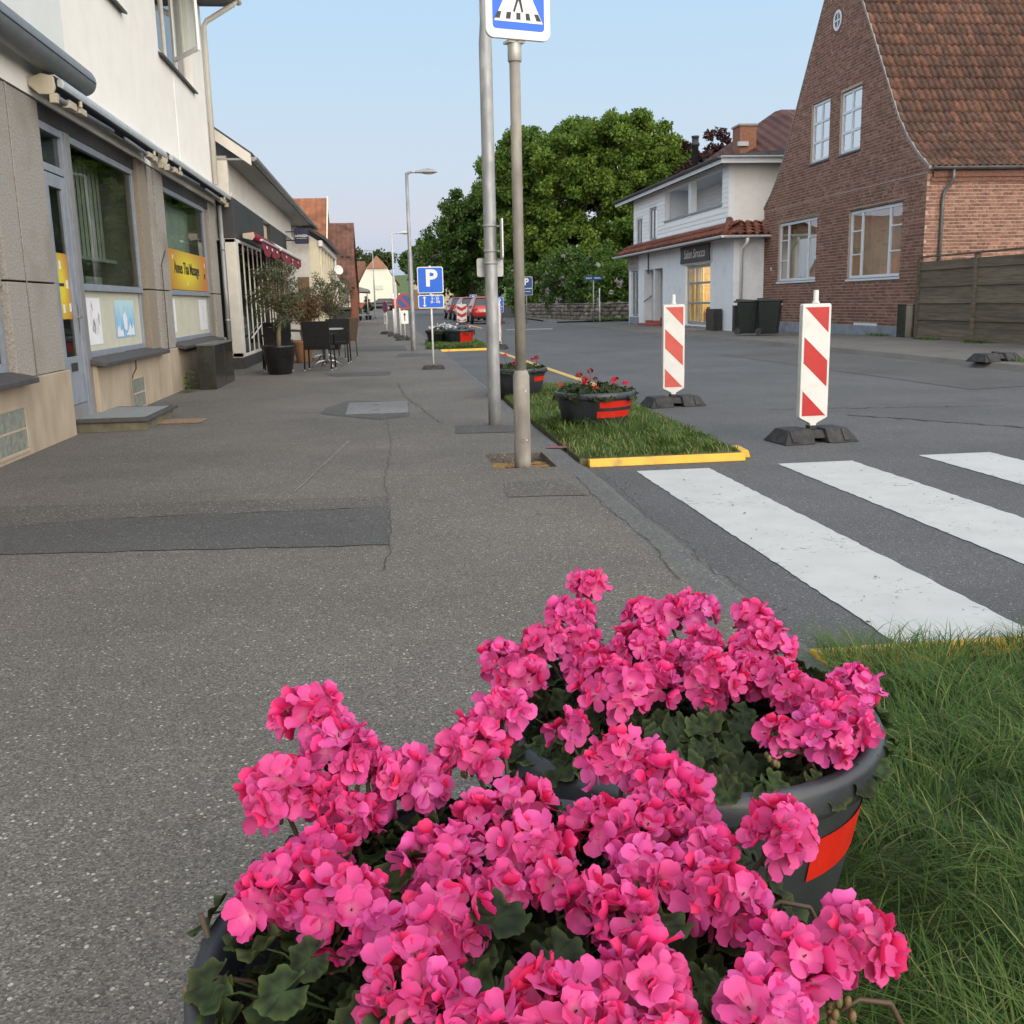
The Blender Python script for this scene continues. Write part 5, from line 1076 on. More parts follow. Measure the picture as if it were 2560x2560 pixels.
obj('lettering', text_mesh('Tlf', .12, m_black, .001), t, (.004, 1.42, -.05), FACE_XP)
for a, c in ((-1.2, .18), (-.15, -.19), (1.5, .14), (-1.58, -.2)): blot(t, 'white_blossom', [(a+.05*cos(k*pi/4)*(1 if k % 2 else .55), c+.05*sin(k*pi/4)*(1 if k % 2 else .55)) for k in range(8)], m_white)
t = paper('banner', 'narrow yellow and orange banner inside the shop door glass', 10.33, 10.71, 1.08, 1.70, Banner('door_banner_print', -.06, .28), d=-.052, cat='banner')
for a, c in ((-.05, .2), (.12, .02), (-.05, -.21), (.15, -.2)): blot(t, 'white_blossom', [(a+.045*cos(k*pi/4)*(1 if k % 2 else .6), c+.06*sin(k*pi/4)*(1 if k % 2 else .6)) for k in range(8)], m_white)
MB().box(.0008, .002, -.18, .02, .0, .03).build('lettering', m_black, t)
# ---- step, board, cabinet, weed
t = thing('door_step', 'low slate-edged concrete step in front of the shop door', 'step', (-2.72, 10.95, 0))
MB().box(-.42, .36, -.62, .72, -.01, .085).build('step_body', M('mossy_concrete', (.10, .10, .07), (.17, .155, .11), 9, .9, bump=.3), t, bevel=.01)
MB().box(-.42, .40, -.66, .76, .087, .118).build('slate_slab', m_slate, t, bevel=.006); MB().box(-.30, .33, -.5, .62, .1185, .123).build('step_mat', M('grey_mat', (.2, .215, .215), (.26, .275, .27), 30, .85), t)
t = thing('wooden_board', 'thin brown board lying flat on the pavement beside the door step', 'board', (-2.16, 10.95, .004), rad(-4)); MB().box(-.24, .24, -.16, .16, 0, .018).build('board', M('brown_ply', (.2, .13, .08), (.27, .19, .12), 8, .8, stretch=(6, 1, 1)), t, bevel=.003)
t = thing('utility_cabinet', 'glossy dark utility cabinet standing against the plinth under the banner window', 'cabinet', (-2.585, 16.2, 0))
m_cab = M('dark_cabinet', (.020, .022, .018), (.034, .036, .03), 6, .22, c3=(.05, .055, .045), s3=14, t3=(.6, .8))
cb = MB().box(-.12, .125, -.9, .9, 0, .625).build('body', m_cab, t, bevel=.008); MB().box(-.13, .135, -.91, .91, .627, .65).build('lid', M('cabinet_lid', (.10, .105, .10), (.14, .145, .14), 9, .4), t, bevel=.006)
MB().box(.1255, .128, -.004, .004, .02, .62).build('door_seam', m_lead, cb)
rg = random.Random(9); wd = thing('weed', 'green weed growing at the wall foot beside the dark cabinet', 'plant', (-2.84, 14.95, 0)); m_weed = Leaf('weed_leaf', (.06, .13, .02), (.13, .22, .045), .3, .6)
mw = MB()
for k in range(60):
    a = rg.uniform(-1.4, 1.4); h = rg.uniform(.03, .30); r = rg.uniform(.02, .15)*(1.2-h); c = Vector((r*cos(a), r*sin(a), h)); d = Vector((cos(a), sin(a), rg.uniform(-.4, .5))).normalized(); s_ = d.cross(Vector((0, 0, 1))).normalized()*.022
    mw.poly([c, c+d*.04+s_, c+d*.085, c+d*.04-s_])
mw.build('foliage', m_weed, wd); MB().path([(0, 0, 0), (.02, .02, .15), (.03, -.02, .28)], .004, 5).path([(0, 0, 0), (.05, .05, .2)], .004, 5).build('stem', m_weed, wd)

# ================================================================== cafe next door
m_cafe_w = M('cafe_white_paint', (.60, .58, .52), (.68, .66, .60), 6, .6, c3=(.5, .48, .42), s3=3, t3=(.55, .8))
m_fascia = M('charcoal_fascia', (.030, .032, .034), (.042, .044, .046), 3, .5)
m_burg = M('burgundy_cloth', (.16, .012, .025), (.21, .02, .035), 18, .8)
m_basecol = M('charcoal_base', (.03, .03, .032), (.05, .05, .052), 8, .6)
FC = Face('+x', -2.72)
cafe = thing('cafe_building', 'cafe with charcoal fascia and white framed glass front, next to the white shop', 'building', (-2.9, 25, 0))
MB().box(-9, -3.0, 20.3, 37, 2.4, 3.9).box(-9, -4.6, 20.3, 37, 0, 2.4).build('wall', m_cafe_w, cafe, world=True)
MB().prism([(-9, 2.8), (-3.0, 2.8), (-3.0, 4.1), (-6, 6.3), (-9, 4.2)], 'y', 20.28, 20.5).build('gable_wall', m_cafe_w, cafe, world=True)
for a, c in ((20.27, 25.3), (26.9, 31.0)): b = MB(); FC.box(b, a, c, -.30, 0, 2.43, 3.16); b.build('fascia', m_fascia, cafe, world=True, bevel=.006)
b = MB(); FC.box(b, 25.3, 26.9, -.28, -.12, 2.43, 3.16); b.build('fascia_recess', m_lead, cafe, world=True)
b = MB(); random.seed(6)
for k in range(9): u = 25.4+k*.165; FC.box(b, u, u+random.uniform(.03, .09), -.12, -.09, 2.5, 3.1)
b.build('reed_strip', M('bleached_reed', (.45, .38, .28), (.6, .53, .42), 10, .8), cafe, world=True)
b = MB(); FC.box(b, 20.27, 33.5, -.28, -.05, 3.16, 3.9); b.build('cornice_wall', m_cafe_w, cafe, world=True)
b = MB(); FC.box(b, 20.27, 33.5, -.05, .0, 3.17, 3.25); b.build('cornice', m_cafe_w, cafe, world=True, bevel=.01)
b = MB(); FC.box(b, 20.27, 30.9, -.30, .02, 0, .22); b.build('base', m_basecol, cafe, world=True)
b = MB(); FC.box(b, 20.28, 20.60, -.2, .0, .22, 2.43); b.build('corner_post', m_cafe_w, cafe, world=True, bevel=.01)
b = MB(); b.box(-3.0, -2.72, 20.28, 20.34, .22, .30).box(-3.0, -2.72, 20.28, 20.34, 2.36, 2.43); b.build('side_rail', m_cafe_w, cafe, world=True)
b = MB(); b.quad((-3.0, 20.31, .30), (-2.72, 20.31, .30), (-2.72, 20.31, 2.36), (-3.0, 20.31, 2.36)); b.build('side_pane', m_glass_d, cafe, world=True)
window(FC, cafe, 20.60, 24.4, .22, 2.43, (.2, .4, .6, .8), (), .06, .0, m_cafe_w, m_glass_d, name='window', bar=.075, depth=1.4, dth=.018)
window(FC, cafe, 24.4, 25.5, .22, 2.43, (), (), .05, .35, m_lead, m_glass_d, name='entrance', depth=1.2)
window(FC, cafe, 25.5, 30.9, .22, 2.43, (.12, .24, .36, .48, .6, .72, .86), (), .06, .0, m_cafe_w, m_glass_d, name='window', bar=.085, depth=1.4, dth=.018)
b = MB(); b.path([FC.pt(21.5, .03, .55), FC.pt(23.6, .03, .82)], .015, 6); b.build('diagonal_brace', m_cafe_w, cafe, world=True)
m_roofd = M('weathered_felt_roof', (.05, .048, .048), (.08, .076, .074), 4, .8)
b = MB(); b.hexa([(-2.32, 20.1, 3.84), (-2.32, 38, 3.84), (-6, 38, 6.45), (-6, 20.1, 6.45), (-2.28, 20.1, 3.93), (-2.28, 38, 3.93), (-6, 38, 6.56), (-6, 20.1, 6.56)]); b.build('roof', m_roofd, cafe, world=True)
b = MB(); b.hexa([(-2.30, 20.06, 3.70), (-2.30, 20.09, 3.70), (-6, 20.09, 6.30), (-6, 20.06, 6.30), (-2.30, 20.06, 3.90), (-2.30, 20.09, 3.90), (-6, 20.09, 6.52), (-6, 20.06, 6.52)]); b.build('barge_board', m_cafe_w, cafe, world=True)
b = MB(); b.box(-3.0, -2.34, 20.1, 38, 3.80, 3.835); b.build('soffit', M('grey_soffit', (.28, .28, .28), (.34, .34, .33), 5, .7), cafe, world=True)
gp = [(-2.27+.07*cos(pi+pi*k/8), 3.86+.07*sin(pi+pi*k/8)) for k in range(9)]
MB().prism(gp, 'y', 20.15, 38.2).build('gutter', m_galv, cafe, world=True)
b = MB(); b.box(-3.02, -2.74, 20.10, 20.275, 3.16, 3.80); b.build('white_pier', m_cafe_w, cafe, world=True, bevel=.01)
def caf_awning(label, y0, y1, cover):
    t = thing('awning', label, 'awning', (-2.50, (y0+y1)/2, 2.50), 0, 'burgundy cafe awnings'); h = (y1-y0)/2
    MB().tube((0, -h, .02), (0, h, .02), .085, .085, 14).build('rolled_cloth', m_burg, t, smooth=True)
    if cover: MB().prism([(-.15, .05), (0, .12), (.22, -.02), (.22, -.06), (0, .09), (-.15, .03)], 'y', -h, h).build('cover', m_white, t)
    MB().box(.16, .22, -h, h, -.09, -.05).build('front_bar', m_awbar, t, bevel=.006)
    for yy in (-h, h): MB().prism([(-.16, -.03), (.02, -.07), (.07, .0), (.05, .08), (-.16, .06)], 'y', yy-.02, yy+.02).build('end_cap', m_beige, t, bevel=.01)
    v = MB(); n = 24
    for k in range(n):
        f0 = k/n; f1 = (k+1)/n; d0 = .14+.13*abs(sin(pi*2*f0)); d1 = .14+.13*abs(sin(pi*2*f1)); y_0 = -h+2*h*f0; y_1 = -h+2*h*f1; wob = lambda f: .19+.012*sin(f*40)
        v.quad((wob(f0), y_0, -.09), (wob(f1), y_1, -.09), (wob(f1)+.01, y_1, -.09-d1), (wob(f0)+.01, y_0, -.09-d0))
    vo = v.build('valance', m_burg, t, smooth=True)
    for k in range(3): yy = -h*.6+k*h*.6; MB().box(.215, .219, yy-.10, yy+.10, -.20, -.15).build('printed_mark', m_white, vo)
caf_awning('rolled burgundy awning with a scalloped valance over the first cafe window', 20.95, 24.3, False)
caf_awning('burgundy awning with a white cover over the further cafe windows', 24.7, 30.4, True)
t = thing('hanging_sign', 'square dark blue illuminated sign hanging from the end of the cafe', 'sign', (-2.28, 31.0, 3.14)); m_lav = M('deep_blue_sign', (.004, .008, .042), (.006, .010, .05), 4, .4)
plate(t, 'sign_box', .40, .44, .05, -.06, .06, m_lav, 0, 0, bevel=.006); obj('lettering', text_mesh('LAVAZZA', .082, m_white, .002), t, (0, -.064, .0), FACE_Y); MB().box(-.14, .14, -.063, -.06, -.07, -.062).build('small_line', m_white, t)
MB().tube((-.45, 0, .12), (-.2, 0, .12), .015, .015, 8).tube((-.45, 0, -.12), (-.2, 0, -.12), .015, .015, 8).build('bracket', m_lead, t)

# ---- cafe furniture
m_wicker = M('black_wicker', (.004, .004, .005), (.010, .010, .011), 40, .85, bump=.5, bscale=120)
m_chrome = M('brushed_steel', (.45, .45, .45), (.55, .55, .55), 10, .3, metal=.8)
m_brownw = M('brown_wicker', (.05, .035, .022), (.09, .065, .04), 30, .7, bump=.4)
def chair(label, x, y, rz, m):
    t = thing('cafe_chair', label, 'chair', (x, y, 0), rz, 'wicker cafe chairs')   # back towards -Y
    MB().hexa([(-.24, -.25, .42), (.24, -.25, .42), (.24, -.21, .42), (-.24, -.21, .42), (-.25, -.33, .88), (.25, -.33, .88), (.25, -.30, .89), (-.25, -.30, .89)]).build('backrest', m, t, bevel=.012)
    MB().box(-.25, .25, -.24, .24, .38, .44).build('seat', m, t, bevel=.012)
    for sx in (-.235, .235):
        for sy in (-.23, .22): l = MB().tube((sx, sy, .38), (sx*1.04, sy*1.06, .02), .016, .014, 8).build('leg', m, t, smooth=True); MB().tube((sx*1.04, sy*1.06, 0), (sx*1.04, sy*1.06, .022), .016, .016, 8).build('foot', m_chrome, l, smooth=True)
        MB().path([(sx, -.28, .64), (sx*1.08, -.05, .655), (sx*1.08, .18, .64), (sx*1.02, .22, .42)], .018, 8).build('armrest', m, t, smooth=True)
chair('black wicker chair with its back to the camera, right of the planted pot', -1.22, 19.25, rad(-6), m_wicker)
chair('black wicker chair half hidden behind the olive tree pot', -2.0, 19.4, rad(10), m_wicker)
chair('black wicker chair beyond the nearest cafe table, facing the camera', -1.0, 21.4, rad(176), m_wicker)
chair('brown wicker chair at the second cafe table', -.98, 23.2, rad(60), m_brownw)
chair('brown wicker chair by the wall behind the dry brown plant', -1.95, 22.6, rad(-95), m_brownw)
def table(label, x, y):
    t = thing('cafe_table', label, 'table', (x, y, 0), 0, 'round cafe tables'); MB().lathe([(.33, .70), (.345, .705), (.345, .725), (.33, .73)], 28).build('table_top', M('table_top_grey', (.20, .20, .19), (.27, .27, .26), 9, .4), t, smooth=False)
    MB().tube((0, 0, .06), (0, 0, .70), .03, .03, 12).build('column', m_chrome, t, smooth=True)
    for k in range(4): a = k*pi/2+.4; MB().path([(0, 0, .12), (.15*cos(a), .15*sin(a), .11), (.31*cos(a), .31*sin(a), .012)], [.02, .018, .014], 8).build('leg', m_chrome, t, smooth=True)
table('round cafe table with chrome legs in front of the nearest black chair', -1.15, 20.25); table('round cafe table further along beside the brown chairs', -1.35, 22.6)
m_olive = Leaf('olive_leaf', (.05, .06, .03), (.15, .165, .10), .15, .55, attr='tone'); m_bark = M('grey_bark', (.12, .095, .06), (.2, .165, .11), 14, .9, bump=.5)
m_dry = Leaf('dry_leaf', (.085, .055, .028), (.19, .125, .06), .2, .8, attr='tone')
m_planter = M('black_glazed_pot', (.008, .008, .009), (.016, .016, .017), 5, .25)
def leaves_mesh(name, cl, per, size, mat, seed, aspect=.5, parent=None, droop=0.0):
    """many small leaf faces scattered in clusters [(centre, radius)]; one tone per cluster with per-leaf spread"""
    rg = np.random.default_rng(seed); C = np.repeat(np.array([c for c, r in cl], float), per, 0); R = np.repeat(np.array([r for c, r in cl], float), per); n = len(C)
    d = rg.normal(size=(n, 3)); d /= np.linalg.norm(d, axis=1)[:, None]; P = C+d*(R*rg.random(n)**.45)[:, None]*np.array([1, 1, .8])
    ax = rg.normal(size=(n, 3))+d*.5; ax[:, 2] -= droop; ax /= np.linalg.norm(ax, axis=1)[:, None]; nn = rg.normal(size=(n, 3))*.8+d*.6+np.array([0, 0, .7]); s_ = np.cross(ax, nn); s_ /= np.linalg.norm(s_, axis=1)[:, None]+1e-9
    L_ = size*(.6+.8*rg.random(n))[:, None]; up = np.cross(s_, ax)
    V = np.stack([P, P+ax*L_*.5+s_*L_*aspect*.5+up*L_*.10, P+ax*L_, P+ax*L_*.5-s_*L_*aspect*.5+up*L_*.10], 1).reshape(-1, 3)
    tone = np.clip(np.repeat(rg.random(len(cl)), per)*.38+rg.random(n)*.55, 0, 1)
    me = bpy.data.meshes.new(name); me.vertices.add(4*n); me.vertices.foreach_set('co', V.ravel()); me.loops.add(4*n); me.loops.foreach_set('vertex_index', np.arange(4*n, dtype=np.int32))
    me.polygons.add(n); me.polygons.foreach_set('loop_start', np.arange(n, dtype=np.int32)*4); me.attributes.new('tone', 'FLOAT', 'POINT').data.foreach_set('value', np.repeat(tone, 4).astype(np.float32)); me.materials.append(mat); me.update(calc_edges=True); me.validate()
    return obj(name, me, parent)
def potted_tree(label, x, y, trunk_h, crown, pot_r, pot_h, mat, seed, lean=.06, per=60, potm=None, leaf=.07, asp=.28):
    t = thing('potted_tree', label, 'potted tree', (x, y, 0), 0, 'potted trees outside the cafe'); rg = random.Random(seed)
    MB().lathe([(pot_r*.62, 0), (pot_r*.68, .02), (pot_r*.95, pot_h*.85), (pot_r*1.03, pot_h*.93), (pot_r*1.03, pot_h), (pot_r*.93, pot_h), (pot_r*.85, pot_h*.8), (.02, pot_h*.8)], 28).build('pot', potm or m_planter, t, smooth=True)
    top = Vector((lean, .03, trunk_h)); MB().path([(0, 0, pot_h*.7), (lean*.2, .0, pot_h+.2), (lean*.4, .02, (pot_h+trunk_h)/2), tuple(top)], [.042, .036, .034, .03], 10).build('trunk', m_bark, t, smooth=True)
    cl = []; br = MB()
    for k in range(int(crown[3])):
        while True:
            p = Vector((rg.uniform(-1, 1), rg.uniform(-1, 1), rg.uniform(-1, 1)))
            if p.length < 1: break
        c = Vector((crown[0]*p.x+lean, crown[0]*p.y, crown[1]+crown[2]*p.z)); cl.append((tuple(c), .11)); mid = top.lerp(c, .5)+Vector((0, 0, .05)); br.path([tuple(top), tuple(mid), tuple(c)], [.012, .007, .003], 5)
    br.build('branch', m_bark, t); leaves_mesh('crown', cl, per, leaf, mat, seed, asp, t)
potted_tree('olive tree in a large black pot, nearest to the camera outside the cafe', -1.86, 18.4, 1.05, (.50, 1.38, .54, 70), .30, .50, m_olive, 3, per=44)
potted_tree('bushy olive tree further along behind the cafe tables', -1.42, 28.0, .9, (.62, 1.42, .62, 80), .3, .5, m_olive, 5, -.03, per=45)
potted_tree('dry brown potted tree between the two olive trees', -1.72, 22.0, .75, (.36, 1.12, .30, 34), .22, .45, m_dry, 7, per=55, potm=M('clay_pot', (.25, .13, .06), (.32, .18, .09), 7, .8), leaf=.09, asp=.2)
t = thing('wooden_board_sign', 'tall narrow brown wooden board standing beside the cafe windows', 'sign', (-2.2, 29.6, 0)); MB().box(-.16, .16, -.03, .03, .0, 1.95).build('board', M('weathered_brown_wood', (.12, .075, .04), (.2, .13, .075), 6, .8, stretch=(8, 1, 1)), t, bevel=.01); MB().box(-.2, .2, -.12, .12, 0, .04).build('foot', m_lead, t)

# ---- wheelie bins
m_bin = M('dark_green_bin', (.007, .012, .011), (.011, .018, .016), 6, .45)
def wheelie_bin(label, x, y, rz, h=1.05, w=.56, d=.66):
    t = thing('wheelie_bin', label, 'bin', (x, y, .04 if x > 5 else 0), rz, 'dark green wheelie bins')    # lid hinge and wheels at +Y
    b = MB().hexa([(-w*.40, -d*.36, .03), (w*.40, -d*.36, .03), (w*.40, d*.38, .03), (-w*.40, d*.38, .03), (-w*.5, -d*.5, h*.9), (w*.5, -d*.5, h*.9), (w*.5, d*.45, h*.9), (-w*.5, d*.45, h*.9)]).build('body', m_bin, t, bevel=.025)
    MB().hexa([(-w*.54, -d*.56, h*.9+.003), (w*.54, -d*.56, h*.9+.003), (w*.54, d*.52, h*.9+.003), (-w*.54, d*.52, h*.9+.003), (-w*.5, -d*.5, h*.95), (w*.5, -d*.5, h*.95), (w*.5, d*.5, h), (-w*.5, d*.5, h)]).build('lid', m_bin, t, bevel=.02)
    MB().tube((-w*.45, d*.57, h*.93), (w*.45, d*.57, h*.93), .016, .016, 8).box(-w*.42, -w*.36, d*.42, d*.6, h*.9, h*.95).box(w*.36, w*.42, d*.42, d*.6, h*.9, h*.95).build('handle', m_bin, t, smooth=False)
    for sx in (-1, 1): MB().tube((sx*w*.44, d*.40, .10), (sx*w*.53, d*.40, .10), .10, .10, 18).build('wheel', m_rub, t, smooth=False)
    MB().box(w*.1, w*.3, -d*.5-.012, -d*.5+.02, h*.80, h*.84).build('sticker', m_white, b)
wheelie_bin('dark wheelie bin on the left pavement behind the far olive tree', -1.45, 35.0, rad(200), 1.1)

# ================================================================== houses further along the left
m_wh = M('white_plaster_rough', (.50, .50, .49), (.60, .60, .58), 5, .9, bump=.3, bscale=20, c3=(.36, .36, .35), s3=1.4, t3=(.5, .75)); m_cream = M('cream_plaster', (.62, .57, .43), (.68, .63, .49), 4, .85)
t = thing('white_house', 'white house with cornice and board front between the cafe and the orange roof', 'house', (-2.6, 41, 0)); FW = Face('+x', -2.12)
wall(FW, 36.2, 47, 0, 3.3, [(37.5+k*1.9, 38.5+k*1.9, .9, 2.7) for k in range(5)], .3).build('front_wall', m_cream, t, world=True); MB().box(-8, -2.42, 36.2, 36.5, 0, 3.3).build('side_wall', m_wh, t, world=True); MB().prism([(-8, 3.3), (-2.12, 3.3), (-5, 5.2)], 'y', 36.2, 36.5).build('gable', m_wh, t, world=True)
for k in range(5): window(FW, t, 37.52+k*1.9, 38.48+k*1.9, .92, 2.68, (.5,), (.5,), .06, .06, m_white, m_glass, bar=.05); MB().box(-2.12, -2.06, 36.6+k*1.9, 36.85+k*1.9, 0, 3.1).build('pilaster', m_cream, t, world=True)
MB().box(-2.12, -1.98, 36.1, 47, 3.12, 3.32).build('cornice', m_white, t, world=True, bevel=.02); MB().hexa([(-1.85, 36.0, 3.30), (-1.85, 47.2, 3.30), (-5, 47.2, 5.3), (-5, 36.0, 5.3), (-1.85, 36.0, 3.42), (-1.85, 47.2, 3.42), (-5, 47.2, 5.45), (-5, 36.0, 5.45)]).build('roof', m_roofd, t, world=True)
MB().tube((-2.05, 46.5, 0), (-2.05, 46.5, 3.2), .05, .05, 10).build('downpipe', m_white, t, smooth=True, world=True); MB().lathe([(.01, 0), (.13, .02), (.21, .06)], 18, caps=False).xf(Matrix.Translation((-1.92, 46.0, 2.65)) @ Matrix.Rotation(rad(70), 4, 'X') @ Matrix.Rotation(.5, 4, 'Y')).build('satellite_dish', m_white, t, smooth=True, world=True)
m_orange = TileMat('orange_roof_tiles', (.24, .085, .04), (.33, .13, .06), 'X', .27, .26); m_browntile = TileMat('brown_roof_tiles', (.10, .04, .025), (.17, .075, .045), 'X', .27, .27); m_redtile = TileMat('red_roof_tiles', (.26, .07, .035), (.34, .11, .05), 'Y', .27, .24)
t = thing('orange_roof_house', 'house with a bright orange tiled roof showing above the white house', 'house', (-4, 49, 0)); MB().box(-9, -2.45, 46.98, 52, 0, 3.6).build('wall', m_cream, t, world=True); MB().prism([(46.3, 3.4), (49.6, 6.0), (52.8, 3.4)], 'x', -9, -2.40).build('roof', m_orange, t, world=True); MB().prism([(46.25, 3.36), (49.6, 6.0), (49.6, 6.08), (46.2, 3.44)], 'x', -2.40, -2.34).build('verge', m_cream, t, world=True)
t = thing('small_cream_house', 'small cream house with a red roof sloping to the street', 'house', (-3, 54.5, 0)); MB().box(-8, -2.0, 52.9, 58.4, 0, 2.1).build('wall', m_cream, t, world=True); MB().prism([(-8, 2.1), (-2.0, 2.1), (-5, 5.0)], 'y', 52.95, 53.1).build('gable', m_cream, t, world=True)
MB().hexa([(-1.72, 52.6, 1.92), (-1.72, 58.4, 1.92), (-5, 58.4, 5.2), (-5, 52.6, 5.2), (-1.72, 52.6, 2.05), (-1.72, 58.4, 2.05), (-5, 58.4, 5.35), (-5, 52.6, 5.35)]).build('roof', m_redtile, t, world=True); MB().hexa([(-1.74, 52.52, 1.80), (-1.74, 52.58, 1.80), (-5, 52.58, 5.06), (-5, 52.52, 5.06), (-1.74, 52.52, 2.0), (-1.74, 52.58, 2.0), (-5, 52.58, 5.28), (-5, 52.52, 5.28)]).build('barge_board', m_white, t, world=True)
MB().tube((-1.9, 57.9, 0), (-1.9, 57.9, 1.9), .05, .05, 8).build('downpipe', m_white, t, smooth=True, world=True)
m_redbrickfar = M('far_red_brick', (.24, .075, .045), (.31, .11, .065), 9, .9, bump=.2); t = thing('brick_roof_house', 'brick house with a tall brown tiled roof slope facing the camera', 'house', (-4, 63, 0)); MB().box(-8, -1.66, 58.8, 68, 0, 2.2).build('wall', m_redbrickfar, t, world=True); MB().prism([(58.9, 2.2), (63.3, 5.7), (67.7, 2.2)], 'x', -8, -1.70).build('gable', m_redbrickfar, t, world=True)
MB().hexa([(-8, 58.5, 2.02), (-1.58, 58.5, 2.02), (-1.58, 63.3, 5.78), (-8, 63.3, 5.78), (-8, 58.4, 2.14), (-1.58, 58.4, 2.14), (-1.58, 63.3, 5.92), (-8, 63.3, 5.92)]).build('roof_slope', m_browntile, t, world=True); MB().hexa([(-8, 63.3, 5.78), (-1.58, 63.3, 5.78), (-1.58, 68.1, 2.02), (-8, 68.1, 2.02), (-8, 63.3, 5.9), (-1.58, 63.3, 5.9), (-1.58, 68.2, 2.14), (-8, 68.2, 2.14)]).build('roof_slope', m_browntile, t, world=True)
b = MB(); random.seed(3)
for k in range(7): x = random.uniform(-4.0, -2.0); f = random.uniform(.1, .85); b.box(x, x+.16, 58.4+4.9*f-.12, 58.4+4.9*f, 2.16+3.78*f-.02, 2.16+3.78*f+.05)
b.build('roof_hook', m_lead, t, world=True)
# canopy and pots
t = thing('shop_canopy', 'grey shop canopy on a pale wall further down the left pavement', 'canopy', (-2.6, 80, gz(80))); MB().box(-1.6, .0, -4, 6, 0, 2.4).build('wall', M('pale_grey_render', (.42, .44, .44), (.5, .52, .52), 4, .8), t); MB().hexa([(-.1, -4.2, 2.05), (1.5, -4.2, 1.95), (1.5, 6, 1.95), (-.1, 6, 2.05), (-.1, -4.2, 2.6), (1.5, -4.2, 2.15), (1.5, 6, 2.15), (-.1, 6, 2.6)]).build('canopy_roof', M('grey_canopy', (.17, .175, .18), (.22, .225, .23), 5, .6), t)
MB().tube((1.4, -4, 0), (1.4, -4, 2.0), .04, .04, 8).build('post', m_galv, t, smooth=True)
potted_tree('small dark potted shrub under the far canopy', -1.85, 74.5, .6, (.34, .95, .45, 16), .25, .4, m_olive, 11, 0, per=40, leaf=.12, asp=.4); potted_tree('narrow dark potted conifer at the corner of the far canopy', -1.2, 77, .6, (.28, 1.2, .75, 20), .25, .4, Leaf('dark_conifer', (.012, .025, .012), (.03, .05, .02), .1, .6, attr='tone'), 12, 0, per=50, leaf=.12, asp=.4)
# far white house closing the street
t = thing('far_white_house', 'far white house with a half-hipped brown roof at the end of the street', 'house', (-1.0, 180, gz(180))); FH = Face('-y', 180)
zb = gz(180); hw = 3.15; cx = -1.0
MB().box(cx-hw, cx+hw, 180, 190, zb, zb+4.0).prism([(cx-hw, zb+4.0), (cx+hw, zb+4.0), (cx+1.7, zb+6.6), (cx-1.7, zb+6.6)], 'y', 180, 180.4).build('wall', M('far_white_render', (.66, .64, .56), (.7, .68, .6), 3, .9), t, world=True); MB().box(cx-hw-.1, cx+hw+.1, 179.9, 180, zb, zb+.9).build('brick_plinth', m_redbrickfar, t, world=True)
m_farroof = M('far_brown_roof', (.13, .06, .04), (.18, .09, .06), 2, .85)
MB().hexa([(cx-hw-.6, 179.5, zb+3.6), (cx-hw-.6, 190, zb+3.6), (cx, 190, zb+8.4), (cx, 182.6, zb+8.4), (cx-hw-.6, 179.5, zb+3.9), (cx-hw-.6, 190, zb+3.9), (cx, 190, zb+8.7), (cx, 182.6, zb+8.7)]).hexa([(cx+hw+.6, 179.5, zb+3.6), (cx, 182.6, zb+8.4), (cx, 190, zb+8.4), (cx+hw+.6, 190, zb+3.6), (cx+hw+.6, 179.5, zb+3.9), (cx, 182.6, zb+8.7), (cx, 190, zb+8.7), (cx+hw+.6, 190, zb+3.9)]).build('roof', m_farroof, t, world=True)
MB().poly([(cx-1.9, 179.6, zb+6.5), (cx+1.9, 179.6, zb+6.5), (cx, 182.7, zb+8.75)]).build('half_hip', M('far_red_hip', (.22, .10, .06), (.27, .13, .08), 2, .85), t, world=True); MB().box(-14, cx-hw, 183, 190, zb, zb+3).build('side_wing', m_redbrickfar, t, world=True); MB().prism([(182.5, zb+3), (187, zb+8), (191, zb+3)], 'x', -14, cx-2).build('wing_roof', m_farroof, t, world=True)
for x in (-1.25, .95): window(FH, t, cx+x-.42, cx+x+.42, zb+4.2, zb+5.7, (.5,), (), .08, -.02, m_cafe_w, m_glass_d, depth=.3)
for x in (-1.7, 1.5): window(FH, t, cx+x-.75, cx+x+.75, zb+.95, zb+2.4, (.5,), (), .08, -.02, m_cafe_w, m_glass_d, depth=.3)
MB().box(cx-.6, cx+.9, 179.85, 179.95, zb+3.0, zb+3.7).build('sign_board', M('pale_green_board', (.5, .54, .48), (.54, .58, .52), 3, .7), t, world=True)
t = thing('beige_house', 'beige house with a dark steep roof half hidden behind the far lamp posts', 'house', (5.6, 135, gz(135))); MB().box(-2.0, 4, 0, 10, 0, 4.2).build('wall', M('beige_render', (.42, .36, .24), (.48, .42, .29), 3, .9), t); MB().prism([(-2.4, 3.9), (4.4, 3.9), (3.0, 7.2), (-1.4, 7.2)], 'y', -.4, 10.4).build('roof', M('dark_slate_roof', (.045, .04, .04), (.07, .06, .06), 3, .8), t); MB().box(-1.8, 1.0, -1.5, 0, 0, 2.5).build('shed_front', M('brown_shed', (.16, .11, .07), (.22, .15, .1), 4, .85), t)

